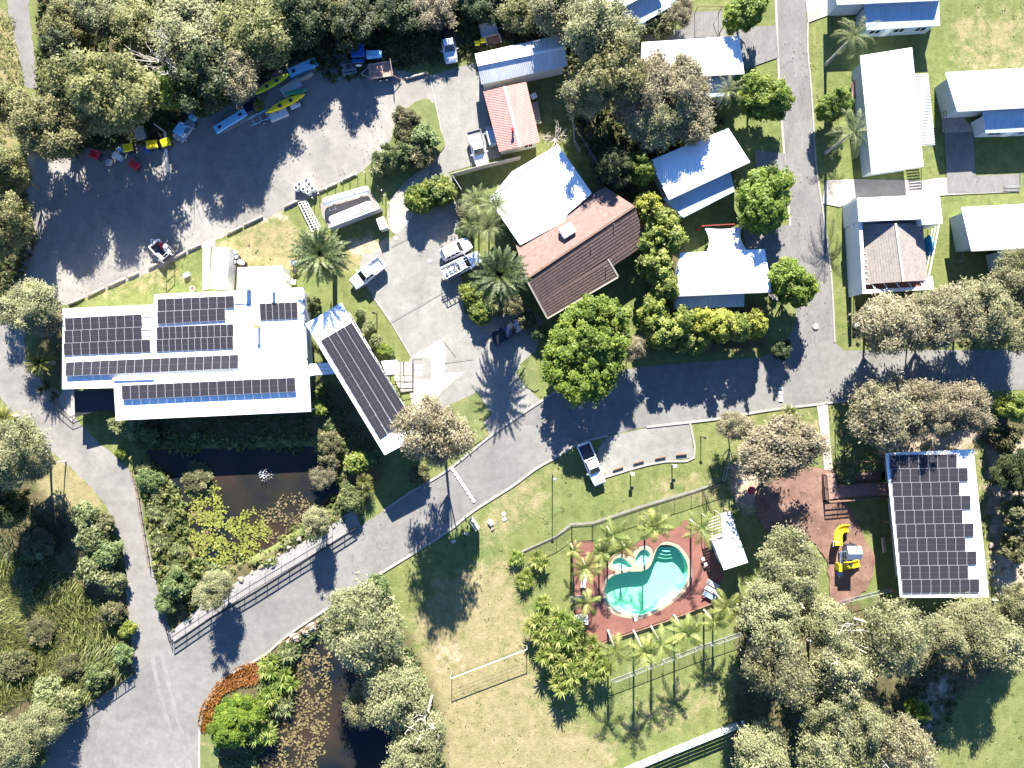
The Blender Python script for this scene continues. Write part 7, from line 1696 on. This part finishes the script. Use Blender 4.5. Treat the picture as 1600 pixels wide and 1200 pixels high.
RK = [(1560,800,.5),(1552,826,.7),(1568,838,.6),(1548,852,.5),(1562,862,.8),(1578,856,.5),(1552,880,.7),(1570,892,.6),(1556,906,.6),(1584,884,.5),(1545,800,.4),(1574,812,.5),(1560,926,.5),(1586,915,.5)]
for k,(x,y,r) in enumerate(RK): rock('weathered boulder on the bare slope right of the solar pavilion',x,y,r*.8,'rock_tan',20+k,'boulders on the bare slope')
for k,(x,y,r) in enumerate([(450,1003,.55),(462,995,.7),(476,988,.6),(488,981,.7),(500,974,.6),(512,968,.5)]): rock('pale retaining boulder in the row between the road and the lower pond',x,y,r*.85,'rock_tan',50+k,'boulders retaining the lower pond bank')
EB = [(300,968),(316,954),(330,944),(346,932),(362,922),(378,912),(394,902),(408,892),(422,882),(436,873),(452,862),(468,850)]
for k,(x,y) in enumerate(EB): rock('pale boulder in the edging row along the pond side of the footpath',x,y-7,.24+.09*(k%3),'rock_tan',70+k,'boulders edging the footpath')
# ------------------------------------------------------------ pool furniture, shed deck, playground
def lounger(label, px, py, ang, m, group='sun loungers around the pool', name='sun_lounger'):
    t = thing(name,label,'lounger',P(px,py,0)+Vector((0,0,ZL[0])),R(ang),group); mb = MB()
    for s in (-1,1): mb.bar((-.95,s*.3,.32),(.95,s*.3,.32),.05)
    mb.build('frame',MAT['metal_grey'],t,world=False); mb = MB(); mb.box((.3,0,.37),(1.3,.62,.08)); mb.build('mattress',MAT[m],t,world=False,bevel=.03); mb = MB(); mb.box((-.62,0,.52),(.7,.62,.08),0,0,.5); mb.build('backrest',MAT[m],t,world=False,bevel=.03)
    for x in (-.7,.8):
        for s in (-1,1): q_ = MB(); q_.bar((x,s*.3,0),(x,s*.3,.32),.05); q_.build('leg',MAT['metal_grey'],t,world=False)
    return t
lounger('grey sun lounger nearest the pool shed corner',1112,911,-30,'wall_grey'); lounger('grey sun lounger in the middle of the row by the deck corner',1109,920,-30,'wall_grey'); lounger('pale sun lounger at the deck corner beside the leaning palm',1106,929,-30,'plastic_bluegrey')
lounger('white sun lounger on the left deck under the palm',912,905,80,'wall_white'); lounger('white sun lounger above the shade table on the left deck',907,962,0,'wall_white'); lounger('dark sun lounger on the left deck below the palm',902,933,10,'plastic_dark')
t = thing('pool_table','small white table on the left deck above the rosette clump','table',P(908,968)); mb = MB(); c = P(908,968); mb.box(c+Vector((0,0,.85)),(1.7,.75,.06)); mb.build('tabletop',MAT['wall_white'],t); mb = MB(); [mb.bar(c+Vector((sx*.75,sy*.3,0)),c+Vector((sx*.75,sy*.3,.85)),.05) for sx in (-1,1) for sy in (-1,1)]; mb.build('leg',MAT['metal_white'],t)
t = thing('pool_ladder','small white step block at the lower pool edge','pool step',P(993,966)); mb = MB(); mb.box(P(993,965)+Vector((0,0,.16)),(.55,.35,.14)); mb.box(P(993,968)+Vector((0,0,.1)),(.4,.3,.2)); mb.build('block',MAT['wall_white'],t); mb = MB(); [mb.tube([P(993,963,.1)+Vector((s,0,0)),P(993,963,.7)+Vector((s,0,0)),P(993,959,.6)+Vector((s,0,0)),P(993,959,-.3)+Vector((s,0,0))],.03,6) for s in (-.22,.22)]; mb.build('handrail',MAT['metal_white'],t)
for l,x,y in (('left dark stool in the pool shed shade',1097,872),('right dark stool in the pool shed shade',1101,880)):
    t = thing('deck_stool',l,'stool',P(x,y)+Vector((0,0,ZL[0])),R(15),'stools in the pool shed shade'); mb = MB(); mb.box((0,0,.45),(.42,.42,.05)); mb.build('seat',MAT['wall_white'],t,world=False); mb = MB(); [mb.bar((sx*.17,sy*.17,0),(sx*.17,sy*.17,.45),.04) for sx in (-1,1) for sy in (-1,1)]; mb.build('leg',MAT['metal_grey'],t,world=False)
t = thing('play_tower','playground tower with a pale roof and yellow slides on the bark mulch','playground tower',P(1320,856)); c = P(1318,856); z = ZL[0]
mb = MB(); [mb.bar(c+Vector((sx*.75,sy*.75,0)),c+Vector((sx*.75,sy*.75,3.0)),.12) for sx in (-1,1) for sy in (-1,1)]; mb.build('post',MAT['paint_navy'],t); mb = MB(); mb.box(c+Vector((0,0,1.4)),(1.6,1.6,.1)); mb.box(P(1318,874)+Vector((0,0,1.0)),(1.5,1.5,.1)); mb.build('deck',MAT['plastic_dark'],t)
mb = MB(); a_ = c+Vector((0,0,3.5)); h_ = .9
mb.add([c+Vector((-h_,-h_,2.95)),c+Vector((h_,-h_,2.95)),c+Vector((h_,h_,2.95)),c+Vector((-h_,h_,2.95)),c+Vector((-h_,0,3.45)),c+Vector((h_,0,3.45))],[(0,1,5,4),(2,3,4,5),(1,2,5),(3,0,4),(3,2,1,0)]); mb.build('roof',MAT['fabric_sail'],t)
def chute(name, pts, w, m):
    mb = MB(); n_ = len(pts); L_=[];R_=[]
    for i in range(n_):
        d = (pts[min(i+1,n_-1)]-pts[max(i-1,0)]); d.z = 0; d.normalize(); nn = Vector((-d.y,d.x,0))*w/2; L_.append(pts[i]+nn); R_.append(pts[i]-nn)
    up = Vector((0,0,.3)); vs = []
    for a,b in zip(L_,R_): vs += [a+up,a,b,b+up]
    fs = []
    for i in range(n_-1):
        for k in range(3): fs.append((4*i+k,4*i+k+1,4*i+5+k,4*i+4+k))
    mb.add(vs,fs); o = mb.build(name,MAT[m],t); s_ = o.modifiers.new('thick','SOLIDIFY'); s_.thickness = .06; return o
ar = [P(x,y,1.85-.13*k) for k,(x,y) in enumerate(smooth_pts([(1309.5,852),(1308.5,842),(1309.5,833),(1314,827),(1320,825),(1326,825)], 2, False))]
chute('curved_slide', ar, .85, 'paint_yellow'); chute('slide', [P(1319,884,1.3),P(1326,883,1.1),P(1338,880,.3),P(1342,879,.25)], .8, 'paint_yellow'); chute('slide', [P(1316,862,1.5),P(1316,870,1.2),P(1316,880,.9)], .8, 'plastic_bluegrey')
mb = MB(); mb.box(P(1311,886,.9),(.5,.9,1.2)); mb.build('climbing_panel',MAT['paint_yellow'],t); mb = MB(); mb.box(P(1313,897,.9),(.8,.6,.08)); [mb.bar(P(1322+k*1.2,890+k*4,.1+.0*k),P(1322+k*1.2,890+k*4,1.2-.3*k),.06) for k in range(3)]; mb.build('step',MAT['plastic_bluegrey'],t); mb = MB(); [mb.bar(P(1302,845+k*9,0),P(1302,845+k*9,1.8),.05) for k in range(2)]; mb.bar(P(1302,845,1.8),P(1302,854,1.8),.05); mb.bar(P(1302,845,1.8),P(1310,848,1.8),.05); mb.build('rail',MAT['metal_white'],t)
t = thing('basket_swing','tall swing frame with a round red basket seat over bare dirt','swing',P(1170,745)); mb = MB()
for x,y in ((1147,722),(1190,722)): a = P(x,y); mb.bar(a,a+Vector((0,0,3.4)),.1)
mb.bar(P(1147,722)+Vector((0,0,3.4)),P(1190,722)+Vector((0,0,3.4)),.1); a = P(1203,790); mb.bar(P(1190,722)+Vector((0,0,3.4)),P(1200,770),.07); mb.build('frame',MAT['timber_grey'],t)
mb = MB(); c = P(1174,766,.5); mb.lathe(c,[(.15,0),(.5,.05),(.55,.14),(.5,.2),(.12,.1)],18); mb.build('seat',MAT['paint_red'],t); mb = MB(); top = P(1170,722)+Vector((0,0,3.35)); [mb.tube([c+Vector((sx*.45,sy*.3,.15)),c+Vector((0,0,1.3))],.02,4) for sx in (-1,1) for sy in (-1,1)]; mb.tube([c+Vector((0,0,1.3)),top],.02,4); mb.build('chain',MAT['metal_grey'],t)
t = thing('park_bench','pale slatted bench in the shade of the solar pavilion','bench',P(1378,850),R(97)); mb = MB(); [mb.box((0,-.2+.1*k,.46),(2.0,.08,.04)) for k in range(5)]; mb.build('seat',MAT['timber_grey'],t,world=False); mb = MB(); [mb.box((0,.3,.6+.13*k),(2.0,.04,.1)) for k in range(3)]; mb.build('backrest',MAT['timber_grey'],t,world=False)
for s in (-1,1): mb = MB(); mb.box((s*.8,0,.22),(.1,.5,.44)); mb.build('leg',MAT['metal_black'],t,world=False)
t = bin_('round yellow topped bin between the two gum trees on the lower verge',1480,622,'paint_yellow',.3,1.0,.95,1.15,'wall_white',group='bin on the verge'); 
crate('utility_box','small white utility box under the gum beside the courtyard cabin','utility box',1338,508,(1.1,.6,.8),0,'wall_white')
t = thing('timber_deck','small brown timber landing beside the long white cabin roof','deck',P(1337,142)); mb = MB(); mb.slab([P(x,y,.5) for x,y in ((1330,128),(1345,127),(1346,154),(1331,155))],.12); mb.build('decking',MAT['timber_red'],t); mb = MB(); [mb.bar(P(x,y),P(x,y,.5)+Vector((0,0,.9)),.08) for x,y in ((1331,129),(1331,154))]; mb.bar(P(1331,129,1.4),P(1331,154,1.4),.07); mb.build('rail',MAT['timber_brown'],t)
t = thing('side_table','small pale table and jar outside the red roofed shed','table',P(834,150)); mb = MB(); mb.box(P(834,150,.7),(.8,.75,.05),.5); mb.build('tabletop',MAT['wall_white'],t); mb = MB(); [mb.bar(P(834,150)+Vector((sx*.25,sy*.25,0)),P(834,150)+Vector((sx*.25,sy*.25,.7)),.05) for sx in (-1,1) for sy in (-1,1)]; mb.build('leg',MAT['metal_grey'],t)
t = thing('pallet_stack','grey stacked pallets along the right wall of the red roofed shed','pallet',P(838,178),R(-80)); mb = MB(); [mb.box((k*.3-1.3,0,.5),(.2,.8,.06)) for k in range(10)]; mb.build('slat',MAT['timber_grey'],t,world=False); mb = MB(); [mb.box((0,s*.35,.25),(2.9,.1,.45)) for s in (-1,1)]; mb.build('bearer',MAT['timber_grey'],t,world=False)
t = crate('cool_room_unit','pale blue box unit against the left wall of the red roofed shed','box',768,219,(1.0,1.8,1.1),R(15),'shade_blue','shade_blue')
t = crate('wall_unit','small white slatted box above the pale blue unit','box',764,204,(.8,.5,.7),R(15),'wall_white','metal_grey')
dead_branches('heap of dry brown branches beside the red roofed shed corner', 868, 214, 2.2, 2.2, 9, 24, 'timber_grey')
# clothes hoist frame on the cabin lawn
t = thing('swing_frame','thin brown A-frame washing line on the small top lawn','washing line',P(1120,25)); mb = MB()
for x in (1085,1122): mb.bar(P(x,22),P(x,22)+Vector((0,0,2.0)),.07)
mb.bar(P(1085,22)+Vector((0,0,2)),P(1122,22)+Vector((0,0,2)),.06); mb.bar(P(1122,22)+Vector((0,0,2)),P(1114,40),.05); mb.build('frame',MAT['timber_brown'],t); mb = MB(); [mb.bar(P(1085,22)+Vector((0,k*.25,1.95)),P(1122,22)+Vector((0,k*.25,1.95)),.012) for k in (-1,0,1)]; mb.build('line',MAT['metal_grey'],t)
# pond fountain
t = thing('fountain','white splashing fountain jet in the middle of the main pond','fountain',P(413,742,-.45)); c = P(413,742,-.45); rg2 = np.random.default_rng(5)
mb = MB(); mb.lathe(c,[(.35,-.1),(.4,.05),(.1,.12),(.06,.2)],12); mb.build('nozzle',MAT['plastic_dark'],t)
mb = MB(); 
for k in range(80):
    an = rg2.uniform(0,6.28); rr = .95*math.sqrt(rg2.random()); zz = .9*(1-(rr/1.0)**2)*rg2.uniform(.2,1)+.03; s_ = rg2.uniform(.015,.05)
    p = c+Vector((rr*math.cos(an)+.5*rg2.random(),rr*math.sin(an),zz)); mb.add([p+Vector(v)*s_ for v in ((1,0,0),(-1,0,0),(0,1,0),(0,-1,0),(0,0,1),(0,0,-1))],[(0,2,4),(2,1,4),(1,3,4),(3,0,4),(2,0,5),(1,2,5),(3,1,5),(0,3,5)])
for k in range(5):
    an = k*1.3; mb.tube([c+Vector((0,0,.15)),c+Vector((.4*math.cos(an),.4*math.sin(an),1.0)),c+Vector((.6*math.cos(an),.6*math.sin(an),.5)),c+Vector((.8*math.cos(an),.8*math.sin(an),0))],[.02,.02,.015,.01],4)
mk('spray',(.75,.78,.8),.2,.05,2); mb.build('spray',MAT['spray'],t)
